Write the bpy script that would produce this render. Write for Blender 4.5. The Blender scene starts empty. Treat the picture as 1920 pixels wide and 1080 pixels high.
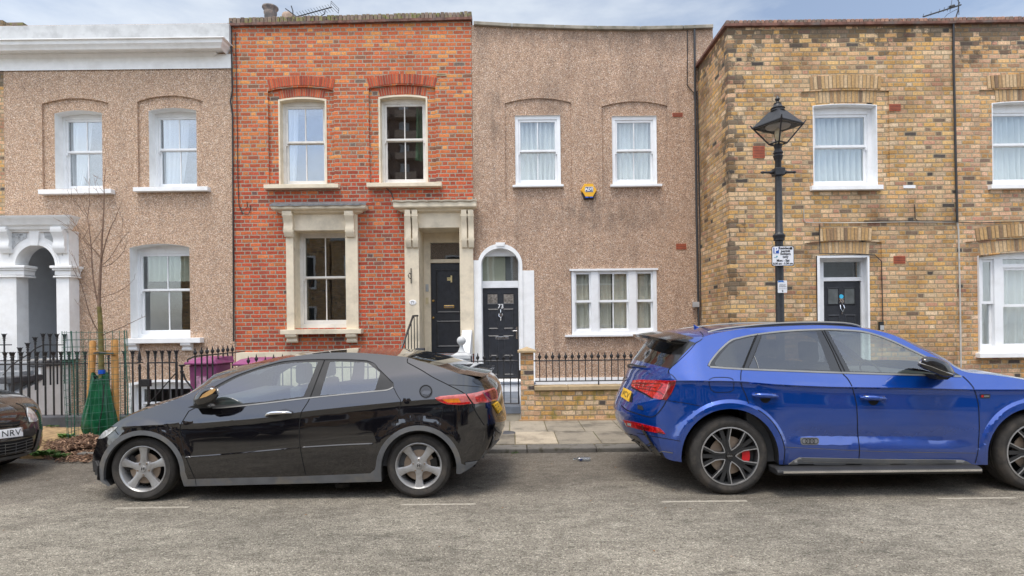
import bpy, bmesh, math, random
from math import sin, cos, pi, radians, atan2, sqrt
from mathutils import Vector, Matrix, noise
from mathutils.geometry import tessellate_polygon, delaunay_2d_cdt
from mathutils.bvhtree import BVHTree
random.seed(7)
SC = bpy.context.scene; C = SC.collection
# ---------------------------------------------------------------- camera
F, H, E = 1089.0, 1.62, 0.0115          # focal length in photo pixels, eye height, roll
cam = bpy.data.cameras.new('camera'); co = bpy.data.objects.new('camera', cam); C.objects.link(co)
cam.sensor_width = 36; cam.lens = F/1920*36; cam.shift_y = 70/1920; cam.clip_end = 3000; cam.clip_start = .05
R_ = Vector((1,0,-E)).normalized(); B_ = Vector((0,-1,0)); U_ = B_.cross(R_)
co.matrix_world = Matrix(((R_.x,U_.x,B_.x,0),(R_.y,U_.y,B_.y,0),(R_.z,U_.z,B_.z,H),(0,0,0,1)))
SC.camera = co
def W(px, py, Y):
    dx, dy = px-960, py-610
    return (dx-E*dy)*Y/F, H-(E*dx+dy)*Y/F
def P(px, py, Y):
    x, z = W(px, py, Y); return Vector((x, Y, z))
# ---------------------------------------------------------------- world and sun
SC.view_settings.view_transform = 'Standard'; SC.view_settings.look = 'None'
SC.view_settings.exposure = 0.80; SC.view_settings.gamma = 1
SUN_EL, SUN_ROT = radians(70), radians(205)
w = bpy.data.worlds.new('World'); SC.world = w; w.use_nodes = True
nt = w.node_tree; N = nt.nodes; L = nt.links; N.clear()
wo = N.new('ShaderNodeOutputWorld'); bg = N.new('ShaderNodeBackground'); L.new(bg.outputs[0], wo.inputs[0])
sky = N.new('ShaderNodeTexSky'); sky.sky_type = 'NISHITA'; sky.sun_disc = False
sky.sun_elevation = SUN_EL; sky.sun_rotation = SUN_ROT; sky.air_density = 1.0; sky.dust_density = 2.5
tc = N.new('ShaderNodeTexCoord'); mp = N.new('ShaderNodeMapping'); mp.inputs['Scale'].default_value = (1, 1, 3.2)
L.new(tc.outputs['Generated'], mp.inputs[0])
cn = N.new('ShaderNodeTexNoise'); cn.inputs['Scale'].default_value = 2.1; cn.inputs['Detail'].default_value = 7; cn.inputs['Roughness'].default_value = .55
L.new(mp.outputs[0], cn.inputs[0])
cr = N.new('ShaderNodeValToRGB'); cr.color_ramp.elements[0].position = .36; cr.color_ramp.elements[1].position = .62
cr.color_ramp.elements[0].color = (.14,.14,.14,1); cr.color_ramp.elements[1].color = (.85,.85,.85,1)
L.new(cn.outputs[0], cr.inputs[0])
cm = N.new('ShaderNodeMixRGB'); cm.inputs[2].default_value = (5.45, 5.75, 6.0, 1)
L.new(cr.outputs[0], cm.inputs[0]); L.new(sky.outputs[0], cm.inputs[1]); 
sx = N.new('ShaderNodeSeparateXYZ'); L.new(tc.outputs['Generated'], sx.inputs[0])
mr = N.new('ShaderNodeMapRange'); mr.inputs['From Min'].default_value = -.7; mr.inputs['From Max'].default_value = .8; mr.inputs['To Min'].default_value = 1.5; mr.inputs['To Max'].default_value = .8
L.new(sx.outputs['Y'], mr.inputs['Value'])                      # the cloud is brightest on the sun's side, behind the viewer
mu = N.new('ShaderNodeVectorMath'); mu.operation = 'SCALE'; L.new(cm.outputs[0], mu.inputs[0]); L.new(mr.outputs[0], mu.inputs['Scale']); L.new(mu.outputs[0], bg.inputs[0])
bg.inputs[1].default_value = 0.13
sl = bpy.data.lights.new('sun', 'SUN'); sl.energy = 1.4; sl.angle = radians(22); sl.color = (1,.94,.86)
so = bpy.data.objects.new('sun', sl); C.objects.link(so)
sd = Vector((sin(SUN_ROT)*cos(SUN_EL), cos(SUN_ROT)*cos(SUN_EL), sin(SUN_EL)))   # towards the sun
so.rotation_euler = sd.to_track_quat('Z', 'Y').to_euler(); so.location = sd*40
# ---------------------------------------------------------------- materials
class G:
    def __init__(s, name):
        s.m = bpy.data.materials.new(name); s.m.use_nodes = True
        s.t = s.m.node_tree; s.n = s.t.nodes; s.l = s.t.links
        s.b = s.n['Principled BSDF']
        s.c = s.n.new('ShaderNodeTexCoord').outputs['Object']
    def set(s, **k):
        for a, v in k.items():
            s.b.inputs[a.replace('_', ' ')].default_value = v
        return s
    def math(s, op, a, b=0.0, c=None):
        n = s.n.new('ShaderNodeMath'); n.operation = op
        for i, v in enumerate((a, b) if c is None else (a, b, c)):
            if isinstance(v, (int, float)): n.inputs[i].default_value = v
            else: s.l.new(v, n.inputs[i])
        return n.outputs[0]
    def noise(s, scale, detail=3, rough=.55, vec=None, out=0, stretch=None):
        v = vec or s.c
        if stretch:
            m = s.n.new('ShaderNodeMapping'); m.inputs['Scale'].default_value = stretch; s.l.new(v, m.inputs[0]); v = m.outputs[0]
        n = s.n.new('ShaderNodeTexNoise'); n.inputs['Scale'].default_value = scale
        n.inputs['Detail'].default_value = detail; n.inputs['Roughness'].default_value = rough
        s.l.new(v, n.inputs[0]); return n.outputs[out]
    def ramp(s, f, pts, const=False):
        n = s.n.new('ShaderNodeValToRGB'); r = n.color_ramp
        if const: r.interpolation = 'CONSTANT'
        while len(r.elements) < len(pts): r.elements.new(.5)
        for e, (p, c) in zip(r.elements, pts):
            e.position = p; e.color = (c, c, c, 1) if isinstance(c, (int, float)) else (*c, 1)
        s.l.new(f, n.inputs[0]); return n.outputs[0]
    def mix(s, f, a, b, mode='MIX'):
        n = s.n.new('ShaderNodeMixRGB'); n.blend_type = mode
        for i, v in enumerate((f, a, b)):
            if isinstance(v, (int, float)): n.inputs[i].default_value = v if i == 0 else (v, v, v, 1)
            elif isinstance(v, tuple): n.inputs[i].default_value = (*v, 1)
            else: s.l.new(v, n.inputs[i])
        return n.outputs[0]
    def bump(s, h, strength=.5, dist=.01):
        n = s.n.new('ShaderNodeBump'); n.inputs['Strength'].default_value = strength; n.inputs['Distance'].default_value = dist
        s.l.new(h, n.inputs['Height']); s.l.new(n.outputs[0], s.b.inputs['Normal'])
    def col(s, v): s.l.new(v, s.b.inputs['Base Color'])
    def rgh(s, v): s.l.new(v, s.b.inputs['Roughness'])
    def sep(s, v):
        n = s.n.new('ShaderNodeSeparateXYZ'); s.l.new(v, n.inputs[0]); return n.outputs
    def comb(s, x, y, z=0.0):
        n = s.n.new('ShaderNodeCombineXYZ')
        for i, v in enumerate((x, y, z)):
            if isinstance(v, (int, float)): n.inputs[i].default_value = v
            else: s.l.new(v, n.inputs[i])
        return n.outputs[0]
def plain(name, col, rough=.6, metal=0, var=.12, vs=6, coat=0, bump=0, bs=40, dirt=None, ds=1.5, da=.5, spec=.5):
    g = G(name); g.set(Roughness=rough, Metallic=metal, Coat_Weight=coat, Coat_Roughness=.06); g.b.inputs['Specular IOR Level'].default_value = spec
    a = tuple(c*(1-var) for c in col); b = tuple(min(1, c*(1+var)) for c in col)
    o = g.ramp(g.noise(vs, 5), [(.35, a), (.65, b)])
    if dirt: o = g.mix(g.math('MULTIPLY', g.ramp(g.noise(ds, 8, .65), [(.5, 0), (.68, 1)]), da), o, dirt)
    g.col(o)
    if bump: g.bump(g.noise(bs, 4), bump, .004)
    return g.m
def brick(name, cols, mortar, course=.084, unit=.350, joint=.018, top=None, stain=(.03,.027,.025), stain_amt=.5, moss=None, rough=.88, bond=True, axis='xy', topz=None, topcol=None, soot=None):
    g = G(name); g.set(Roughness=rough)
    wob = g.n.new('ShaderNodeVectorMath'); wob.operation = 'MULTIPLY_ADD'
    g.l.new(g.noise(9, 2, out=1), wob.inputs[0]); wob.inputs[1].default_value = (.02,.02,.02); g.l.new(g.c, wob.inputs[2])
    wob2 = g.n.new('ShaderNodeVectorMath'); wob2.operation = 'MULTIPLY_ADD'
    g.l.new(g.noise(70, 2, out=1), wob2.inputs[0]); wob2.inputs[1].default_value = (.012,.012,.012); g.l.new(wob.outputs[0], wob2.inputs[2])
    x, y, z = g.sep(wob2.outputs[0])
    hx = g.math('ADD', x, y)
    v = g.math('DIVIDE', z, course); row = g.math('FLOOR', v); fv = g.math('FRACT', v)
    par = g.math('MULTIPLY', g.math('FLOORED_MODULO', row, 2.0), .5)
    jit = g.n.new('ShaderNodeTexWhiteNoise'); jit.noise_dimensions = '1D'; g.l.new(row, jit.inputs['W'])
    u = g.math('ADD', g.math('ADD', g.math('DIVIDE', hx, unit), par), g.math('MULTIPLY', jit.outputs[0], .1))
    ce = g.math('FLOOR', u); fu = g.math('FRACT', u)
    ish = g.math('GREATER_THAN', fu, .667)
    du = g.math('MINIMUM', g.math('MINIMUM', fu, g.math('ABSOLUTE', g.math('SUBTRACT', fu, .667))), g.math('SUBTRACT', 1.0, fu))
    du = g.math('MULTIPLY', du, unit); dv = g.math('MULTIPLY', g.math('MINIMUM', fv, g.math('SUBTRACT', 1.0, fv)), course)
    d = g.math('MINIMUM', du, dv)
    mask = g.ramp(g.math('DIVIDE', d, joint), [(.38, 0), (.62, 1)])
    idv = g.comb(g.math('ADD', ce, g.math('MULTIPLY', ish, .5)), row)
    wn = g.n.new('ShaderNodeTexWhiteNoise'); wn.noise_dimensions = '2D'; g.l.new(idv, wn.inputs[0])
    col = g.ramp(wn.outputs[0], cols, True)
    wn2 = g.n.new('ShaderNodeTexWhiteNoise'); wn2.noise_dimensions = '2D'
    off = g.n.new('ShaderNodeVectorMath'); off.inputs[1].default_value = (13.7, 5.1, 0); g.l.new(idv, off.inputs[0]); g.l.new(off.outputs[0], wn2.inputs[0])
    col = g.mix(1.0, col, g.ramp(wn2.outputs[0], [(0, .78), (1, 1.2)]), 'MULTIPLY')
    col = g.mix(1.0, col, g.ramp(g.noise(30, 6, .8), [(.32, .55), (.5, 1.0), (.68, 1.38)]), 'MULTIPLY')
    if topz:
        f = g.math('MULTIPLY', g.ramp(g.math('ADD', g.math('MULTIPLY', g.math('SUBTRACT', z, topz), .9), g.math('MULTIPLY', g.noise(1.5, 3), .5)), [(.2, 0), (.6, 1)]), .7)
        col = g.mix(f, col, g.mix(1.0, col, topcol, 'MULTIPLY'))
    col = g.mix(mask, g.mix(1.0, mortar, g.ramp(g.noise(20, 3), [(.3, .8), (.7, 1.15)]), 'MULTIPLY'), col)
    st = g.math('MULTIPLY', g.ramp(g.noise(1.1, 9, .7, stretch=(1, 1, .7)), [(.52, 0), (.75, 1)]), stain_amt)
    col = g.mix(st, col, stain)
    if soot:                                                   # black sulphated crust by the corner and under the coping
        x0, z0 = soot
        near = g.math('SUBTRACT', .62, g.math('MULTIPLY', g.math('ABSOLUTE', g.math('SUBTRACT', hx, x0)), 1.1))
        up = g.math('MULTIPLY', g.math('SUBTRACT', z, z0), .9)
        f = g.math('ADD', g.math('MAXIMUM', near, up), g.math('MULTIPLY', g.noise(3.2, 8, .75), 1.6))
        bz = g.math('MULTIPLY', wn2.outputs[0], .5)
        col = g.mix(g.math('MULTIPLY', g.ramp(g.math('SUBTRACT', f, bz), [(.98, 0), (1.2, 1)]), .66), col, (.06,.052,.045))
        col = g.mix(1.0, col, g.ramp(g.noise(1.3, 7, .7), [(.35, (.68,.62,.56)), (.52, (1,1,1)), (.68, (1.12,1.08,1.0))]), 'MULTIPLY')
        chip = g.ramp(g.noise(75, 5, .8), [(.30, 1), (.38, 0)]); col = g.mix(g.math('MULTIPLY', chip, .75), col, (.09,.06,.04))
    if moss:
        mm = g.math('MULTIPLY', g.ramp(g.noise(5, 6, .65), [(.5, 0), (.6, 1)]), .65); col = g.mix(mm, col, moss)
    g.col(col)
    g.bump(g.math('ADD', g.math('MULTIPLY', mask, 1.0), g.math('MULTIPLY', g.noise(55, 4), .5)), .75, .008)
    return g.m
def pebble(name, tint=(1,1,1), dark=.5, smear=False):
    g = G(name); g.set(Roughness=.9)
    v = g.n.new('ShaderNodeTexVoronoi'); v.inputs['Scale'].default_value = 104; g.l.new(g.c, v.inputs['Vector'])
    r = g.sep(v.outputs['Color'])[0]
    c = g.ramp(r, [(0, (.13,.1,.09)), (.1, (.32,.21,.15)), (.28, (.47,.325,.23)), (.5, (.57,.41,.3)), (.7, (.6,.47,.36)), (.8, (.4,.26,.18)), (.9, (.82,.74,.66))], True)
    c = g.mix(1.0, c, tint, 'MULTIPLY')
    c = g.mix(1.0, c, g.ramp(g.noise(7, 5), [(.3, .9), (.7, 1.08)]), 'MULTIPLY')
    st = g.math('MULTIPLY', g.ramp(g.noise(.55, 8, .68, stretch=(1.3, 1, .6)), [(.5, 0), (.78, 1)]), dark)
    sk = g.math('MULTIPLY', g.ramp(g.noise(1.6, 6, .7, stretch=(2.2, 1, .35)), [(.52, 0), (.72, 1)]), dark*.8)
    c = g.mix(sk, c, (.17,.12,.095))
    c = g.mix(st, c, (.1,.075,.06))
    if smear:                                                  # damp streaks left below the upper sills
        x, y, z = g.sep(g.c)
        for cx, cz, wx, wz in ((.35, 3.95, 1.7, .45), (-.75, 5.9, .25, .9), (-2.0, 6.0, .2, .8), (1.0, 7.6, 2.2, .35), (-1.5, 7.75, 2, .2)):
            d = g.math('ADD', g.math('POWER', g.math('ABSOLUTE', g.math('DIVIDE', g.math('SUBTRACT', x, cx), wx)), 2.0), g.math('POWER', g.math('ABSOLUTE', g.math('DIVIDE', g.math('SUBTRACT', z, cz), wz)), 2.0))
            f = g.math('MULTIPLY', g.ramp(d, [(0, 1), (1, 0)]), g.ramp(g.noise(3.4, 6, .7, stretch=(1.8, 1, .7)), [(.38, 0), (.66, .75)]))
            c = g.mix(f, c, (.15,.11,.085))
    g.col(c); g.bump(g.math('SUBTRACT', 1.0, v.outputs['Distance']), .6, .01)
    return g.m
def asphalt():
    g = G('road_asphalt'); g.set(Roughness=.93); g.b.inputs['Specular IOR Level'].default_value = .25
    v = g.n.new('ShaderNodeTexVoronoi'); v.inputs['Scale'].default_value = 120; g.l.new(g.c, v.inputs['Vector'])
    r = g.sep(v.outputs['Color'])[0]
    c = g.ramp(r, [(0, (.14,.125,.1)), (.1, (.25,.225,.18)), (.5, (.32,.29,.235)), (.82, (.39,.355,.29)), (.95, (.54,.49,.4))], True)
    c = g.mix(1.0, c, g.ramp(g.noise(5, 9, .75, stretch=(.8,1.4,1)), [(.34, .66), (.5, .98), (.66, 1.18)]), 'MULTIPLY')
    c = g.mix(1.0, c, g.ramp(g.noise(.55, 7, .68, stretch=(.6,1.3,1)), [(.36, .72), (.52, 1.0), (.66, 1.22)]), 'MULTIPLY')
    c = g.mix(1.0, c, g.ramp(g.noise(24, 5, .85, stretch=(.7,1.2,1)), [(.34, .72), (.5, 1.0), (.64, 1.2)]), 'MULTIPLY')
    x, y, z = g.sep(g.c)
    wear = g.ramp(g.math('ADD', g.math('MULTIPLY', y, .12), g.math('MULTIPLY', g.noise(1.3, 6, .7), .5)), [(.82, 0), (1.05, 1)])
    c = g.mix(g.math('MULTIPLY', wear, .5), c, (.085,.07,.06))
    oil = g.math('MULTIPLY', g.ramp(g.noise(1.7, 7, .72, stretch=(.6, 1.6, 1)), [(.6, 0), (.72, 1)]), .5)
    c = g.mix(g.math('MULTIPLY', oil, g.ramp(y, [(.0, 0), (1, 1)])), c, (.03,.028,.026))
    g.col(c)
    hh = g.math('ADD', g.math('MULTIPLY', g.math('SUBTRACT', 1.0, v.outputs['Distance']), .8), g.noise(14, 8, .8))
    g.bump(hh, .8, .018)
    return g.m
def glassm(name, refl=.25, tint=(.8,.84,.82), rough=0.0):
    g = G(name); t = g.n.new('ShaderNodeBsdfTransparent'); t.inputs[0].default_value = (*tint, 1)
    gl = g.n.new('ShaderNodeBsdfGlossy'); gl.inputs['Roughness'].default_value = rough; gl.inputs[0].default_value = (.95,.97,1,1)
    ge = g.n.new('ShaderNodeNewGeometry'); dt = g.n.new('ShaderNodeVectorMath'); dt.operation = 'DOT_PRODUCT'
    g.l.new(ge.outputs['Normal'], dt.inputs[0]); g.l.new(ge.outputs['Incoming'], dt.inputs[1])
    fz = g.math('POWER', g.math('SUBTRACT', 1.0, g.math('ABSOLUTE', dt.outputs['Value'])), 5.0)   # Schlick, the same from both faces of a thin pane
    bp = g.n.new('ShaderNodeBump'); bp.inputs['Strength'].default_value = .04; bp.inputs['Distance'].default_value = .02
    g.l.new(g.noise(1.6, 2), bp.inputs['Height']); g.l.new(bp.outputs[0], gl.inputs['Normal'])
    f = g.math('MINIMUM', g.math('ADD', g.math('MULTIPLY', fz, .9), refl), 1.0)
    mx = g.n.new('ShaderNodeMixShader'); g.l.new(f, mx.inputs[0]); g.l.new(t.outputs[0], mx.inputs[1]); g.l.new(gl.outputs[0], mx.inputs[2])
    g.l.new(mx.outputs[0], g.n['Material Output'].inputs[0]); return g.m
def cloth(name, col):
    g = G(name); d = g.n.new('ShaderNodeBsdfDiffuse'); t = g.n.new('ShaderNodeBsdfTranslucent'); d.inputs[0].default_value = (*col, 1); t.inputs[0].default_value = (*col, 1)
    mx = g.n.new('ShaderNodeMixShader'); mx.inputs[0].default_value = .2; g.l.new(d.outputs[0], mx.inputs[1]); g.l.new(t.outputs[0], mx.inputs[2])
    g.l.new(mx.outputs[0], g.n['Material Output'].inputs[0]); return g.m
def flags():
    g = G('york_stone_paving'); g.set(Roughness=.85)
    wn = g.n.new('ShaderNodeTexWhiteNoise'); wn.noise_dimensions = '1D'
    at = g.n.new('ShaderNodeAttribute'); at.attribute_name = 'rnd'; g.l.new(at.outputs['Fac'], wn.inputs['W'])
    c = g.ramp(at.outputs['Fac'], [(0, (.2,.175,.135)), (.4, (.28,.245,.19)), (.7, (.35,.305,.235)), (1, (.5,.41,.29))])
    c = g.mix(1.0, c, g.ramp(g.noise(2.4, 8, .68), [(.36, .5), (.5, .95), (.7, 1.2)]), 'MULTIPLY')
    c = g.mix(1.0, c, g.ramp(g.noise(60, 3), [(.3, .85), (.7, 1.12)]), 'MULTIPLY')
    g.col(c); g.bump(g.noise(30, 6), .4, .006); return g.m
def rndmat(name, pts, rough=.85, nz=25, bump=.4, moss=None, moss_t=(.5,.58)):
    g = G(name); g.set(Roughness=rough)
    at = g.n.new('ShaderNodeAttribute'); at.attribute_name = 'rnd'
    c = g.ramp(at.outputs['Fac'], pts)
    c = g.mix(1.0, c, g.ramp(g.noise(nz, 5, .7), [(.3, .7), (.7, 1.2)]), 'MULTIPLY')
    if moss: c = g.mix(g.math('MULTIPLY', g.ramp(g.noise(9, 6, .65), [(moss_t[0], 0), (moss_t[1], 1)]), .9), c, moss)
    g.col(c); g.bump(g.noise(nz*1.5, 4), bump, .006); return g.m
def paint(name, col, metal, rough=.22, flake=0.0, dirt=.35):
    g = G(name); g.set(Metallic=metal, Roughness=rough, Coat_Weight=1.0, Coat_Roughness=.035, Coat_IOR=1.8); g.b.inputs['Specular IOR Level'].default_value = .25
    x, y, z = g.sep(g.c)
    c = g.mix(1.0, col, g.ramp(g.noise(600, 1), [(.3, 1-flake), (.7, 1+flake)]), 'MULTIPLY')
    low = g.math('MULTIPLY', g.ramp(g.math('ADD', z, g.math('MULTIPLY', g.noise(3, 6, .7), .5)), [(.45, 1), (.95, 0)]), dirt)
    sp = g.math('MULTIPLY', g.ramp(g.noise(11, 6, .75), [(.55, 0), (.7, 1)]), .25*dirt*2)
    g.col(g.mix(g.math('MAXIMUM', low, sp), c, (.12,.1,.08)))
    g.rgh(g.math('ADD', rough, g.math('MULTIPLY', low, .5)))
    g.l.new(g.math('ADD', .03, g.math('MULTIPLY', low, .6)), g.b.inputs['Coat Roughness'])
    return g.m
M = {}
M['red'] = brick('red_brick', [(0,(.52,.1,.036)),(.2,(.46,.075,.03)),(.42,(.56,.125,.042)),(.6,(.42,.07,.032)),(.78,(.38,.075,.04)),(.88,(.6,.17,.055)),(.965,(.26,.08,.05)),(.99,(.15,.07,.06))], (.36,.31,.235), joint=.02, topz=4.9, topcol=(1.15,1.75,1.5), stain_amt=.35)
STOCK = [(0,(.56,.32,.11)),(.16,(.6,.38,.16)),(.3,(.58,.36,.2)),(.42,(.62,.42,.24)),(.56,(.6,.37,.22)),(.68,(.54,.31,.13)),(.78,(.42,.25,.13)),(.85,(.64,.47,.3)),(.92,(.46,.24,.15)),(.962,(.22,.15,.1)),(.984,(.08,.065,.055))]
M['stock'] = brick('yellow_stock_brick', STOCK, (.37,.29,.18), course=.0822, unit=.345, joint=.022, stain_amt=.6, soot=(-2.1, 6.3))
M['stock2'] = brick('pink_yellow_stock_brick', [(p,(c[0]*1.0,c[1]*.97,c[2]*1.03)) for p,c in STOCK], (.4,.32,.21), course=.0822, unit=.345, joint=.022, stain_amt=.45, soot=(-30, 6.15))
M['stockm'] = brick('mossy_stock_brick', STOCK, (.3,.23,.15), course=.08, unit=.345, stain_amt=.45, stain=(.1,.07,.03), moss=(.2,.17,.03))
M['far'] = brick('opposite_brick', STOCK, (.3,.25,.18), stain_amt=.4)
M['peb'] = pebble('pebbledash', (1.1,1.05,.98), .25)
M['peb2'] = pebble('pebbledash_stained', (.99,.93,.87), .6, True)
M['asph'] = asphalt(); M['flag'] = flags()
M['white'] = plain('white_paint', (.86,.86,.85), .5, var=.04, bump=.15, dirt=(.66,.64,.6), ds=2.2, da=.4)
M['upvc'] = plain('white_window_frame', (.82,.83,.84), .35, var=.02, dirt=(.5,.48,.44), ds=5, da=.2)
M['offw'] = plain('off_white_frame', (.74,.71,.66), .45, var=.04, dirt=(.4,.36,.3), ds=4, da=.3)
M['cream'] = plain('cream_masonry_paint', (.74,.64,.48), .6, var=.06, bump=.2, dirt=(.3,.25,.18), ds=2, da=.4)
M['greyw'] = plain('weathered_white_render', (.52,.53,.53), .7, var=.06, bump=.3, dirt=(.25,.25,.25), ds=2.5, da=.45)
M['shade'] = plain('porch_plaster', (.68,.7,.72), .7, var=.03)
M['black'] = plain('black_ironwork', (.022,.022,.024), .42, var=.3, vs=25, bump=.3, bs=90)
M['door'] = plain('dark_grey_door', (.022,.024,.03), .42, var=.2, vs=12, bump=.35, bs=30)
M['kerb'] = plain('granite_kerb', (.2,.185,.165), .9, var=.25, vs=9, bump=.8, bs=25, dirt=(.06,.055,.04), ds=4, da=.7)
M['kerbs'] = rndmat('granite_kerb_stones', [(0,(.15,.14,.125)),(1,(.24,.225,.2))], nz=9, bump=.9, moss=(.06,.055,.035), moss_t=(.5,.64))
M['conc'] = plain('concrete', (.36,.32,.25), .9, var=.15, vs=5, bump=.5, dirt=(.16,.14,.09), ds=4, da=.6)
M['slate'] = plain('grey_painted_step', (.13,.15,.18), .6, var=.2, bump=.3, dirt=(.25,.22,.18), ds=3, da=.4)
M['dgrey'] = plain('dark_grey_masonry_paint', (.06,.062,.07), .6, var=.25, bump=.5, dirt=(.14,.13,.12), ds=5, da=.4)
M['lead'] = plain('lead_flashing', (.12,.125,.13), .5, var=.3, vs=15, bump=.4)
M['sand'] = plain('sandstone_coping', (.42,.31,.18), .85, var=.12, bump=.4, dirt=(.16,.13,.07), ds=4, da=.5)
M['glass'] = glassm('window_glass', .10, (.93,.95,.94)); M['glassr'] = glassm('bright_window_glass', .2, (.92,.94,.95))
M['curt'] = cloth('sheer_curtain', (.86,.88,.89)); M['curtd'] = cloth('beige_curtain', (.82,.77,.67)); M['blind'] = cloth('roller_blind', (.62,.66,.58)); M['curtg'] = cloth('green_curtain', (.1,.22,.12))
M['room'] = plain('dim_room', (.09,.085,.08), .9); M['rooml'] = plain('pale_room', (.2,.2,.2), .9)
M['brass'] = plain('brass', (.75,.52,.2), .25, 1); M['chrome'] = plain('chrome', (.75,.75,.76), .15, 1)
M['terra'] = plain('terracotta', (.42,.1,.045), .8, var=.2, bump=.3); M['tile'] = plain('tile_creasing', (.16,.075,.055), .85, var=.4, vs=8, bump=.4, dirt=(.13,.12,.11), ds=3, da=.8)
M['soil'] = plain('worn_gravel_soil', (.3,.2,.1), .95, var=.35, vs=14, bump=.9, bs=60, dirt=(.14,.13,.03), ds=1.6, da=.6)
M['basement'] = plain('yard_ground', (.22,.2,.17), .9, var=.25, bump=.5)
M['yellow'] = plain('yellow_plastic', (.8,.42,.01), .4, var=.03); M['blue'] = plain('blue_plastic', (.01,.09,.5), .35)
M['navy'] = plain('navy_print', (.01,.03,.13), .4); M['ink'] = plain('black_print', (.015,.015,.015), .5); M['signw'] = plain('sign_white', (.8,.8,.8), .35, var=.02)
M['grpl'] = plain('grey_plastic', (.4,.41,.42), .5); M['wood'] = plain('sawn_timber', (.48,.24,.07), .75, var=.2, vs=18, bump=.4)
M['pink'] = plain('faded_magenta_bin', (.24,.05,.15), .6, var=.3, vs=3, dirt=(.24,.16,.2), ds=4, da=.7)
M['bark'] = plain('young_bark', (.16,.13,.04), .85, var=.35, vs=14, bump=.6); M['twig'] = plain('twig', (.2,.125,.085), .85, var=.3, vs=20)
M['wire'] = plain('green_wire', (.03,.12,.085), .5); M['bag'] = plain('green_water_bag', (.008,.085,.035), .25, var=.35, vs=8, bump=.5, bs=9)
M['mulch'] = rndmat('bark_mulch', [(0,(.06,.03,.018)),(.5,(.16,.085,.05)),(1,(.38,.24,.15))], nz=20)
M['weed'] = plain('weed_leaf', (.07,.16,.02), .7, var=.4)
M['marking'] = None
g = G('worn_road_paint'); g.set(Roughness=.85); g.col(g.mix(g.ramp(g.noise(26, 7, .75), [(.34, 0), (.54, 1)]), (.47,.44,.37), (.29,.26,.21))); M['marking'] = g.m
M['pipe'] = plain('black_pipe', (.03,.03,.032), .4); M['pipew'] = plain('pale_pipe', (.5,.48,.44), .5)
M['moss'] = rndmat('mossy_coping_brick', [(0,(.1,.07,.055)),(.5,(.2,.145,.11)),(1,(.28,.21,.16))], moss=(.2,.2,.06), moss_t=(.5,.6))
M['orange'] = rndmat('orange_coping_brick', [(0,(.16,.11,.09)),(.5,(.32,.17,.12)),(1,(.42,.24,.16))], moss=(.16,.14,.11), moss_t=(.48,.6))
M['vred'] = rndmat('red_arch_brick', [(0,(.28,.05,.03)),(.5,(.44,.07,.03)),(1,(.64,.14,.05))], nz=40)
M['vstock'] = rndmat('stock_arch_brick', [(0,(.2,.13,.08)),(.15,(.36,.22,.11)),(.4,(.5,.31,.13)),(.7,(.54,.36,.19)),(1,(.6,.43,.25))], nz=30, bump=.8)
M['mort'] = plain('mortar', (.3,.24,.16), .9, var=.15)
M['ccop'] = plain('concrete_coping', (.3,.27,.22), .9, var=.25, vs=4, bump=.5, dirt=(.08,.08,.04), ds=3, da=.7)
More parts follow.
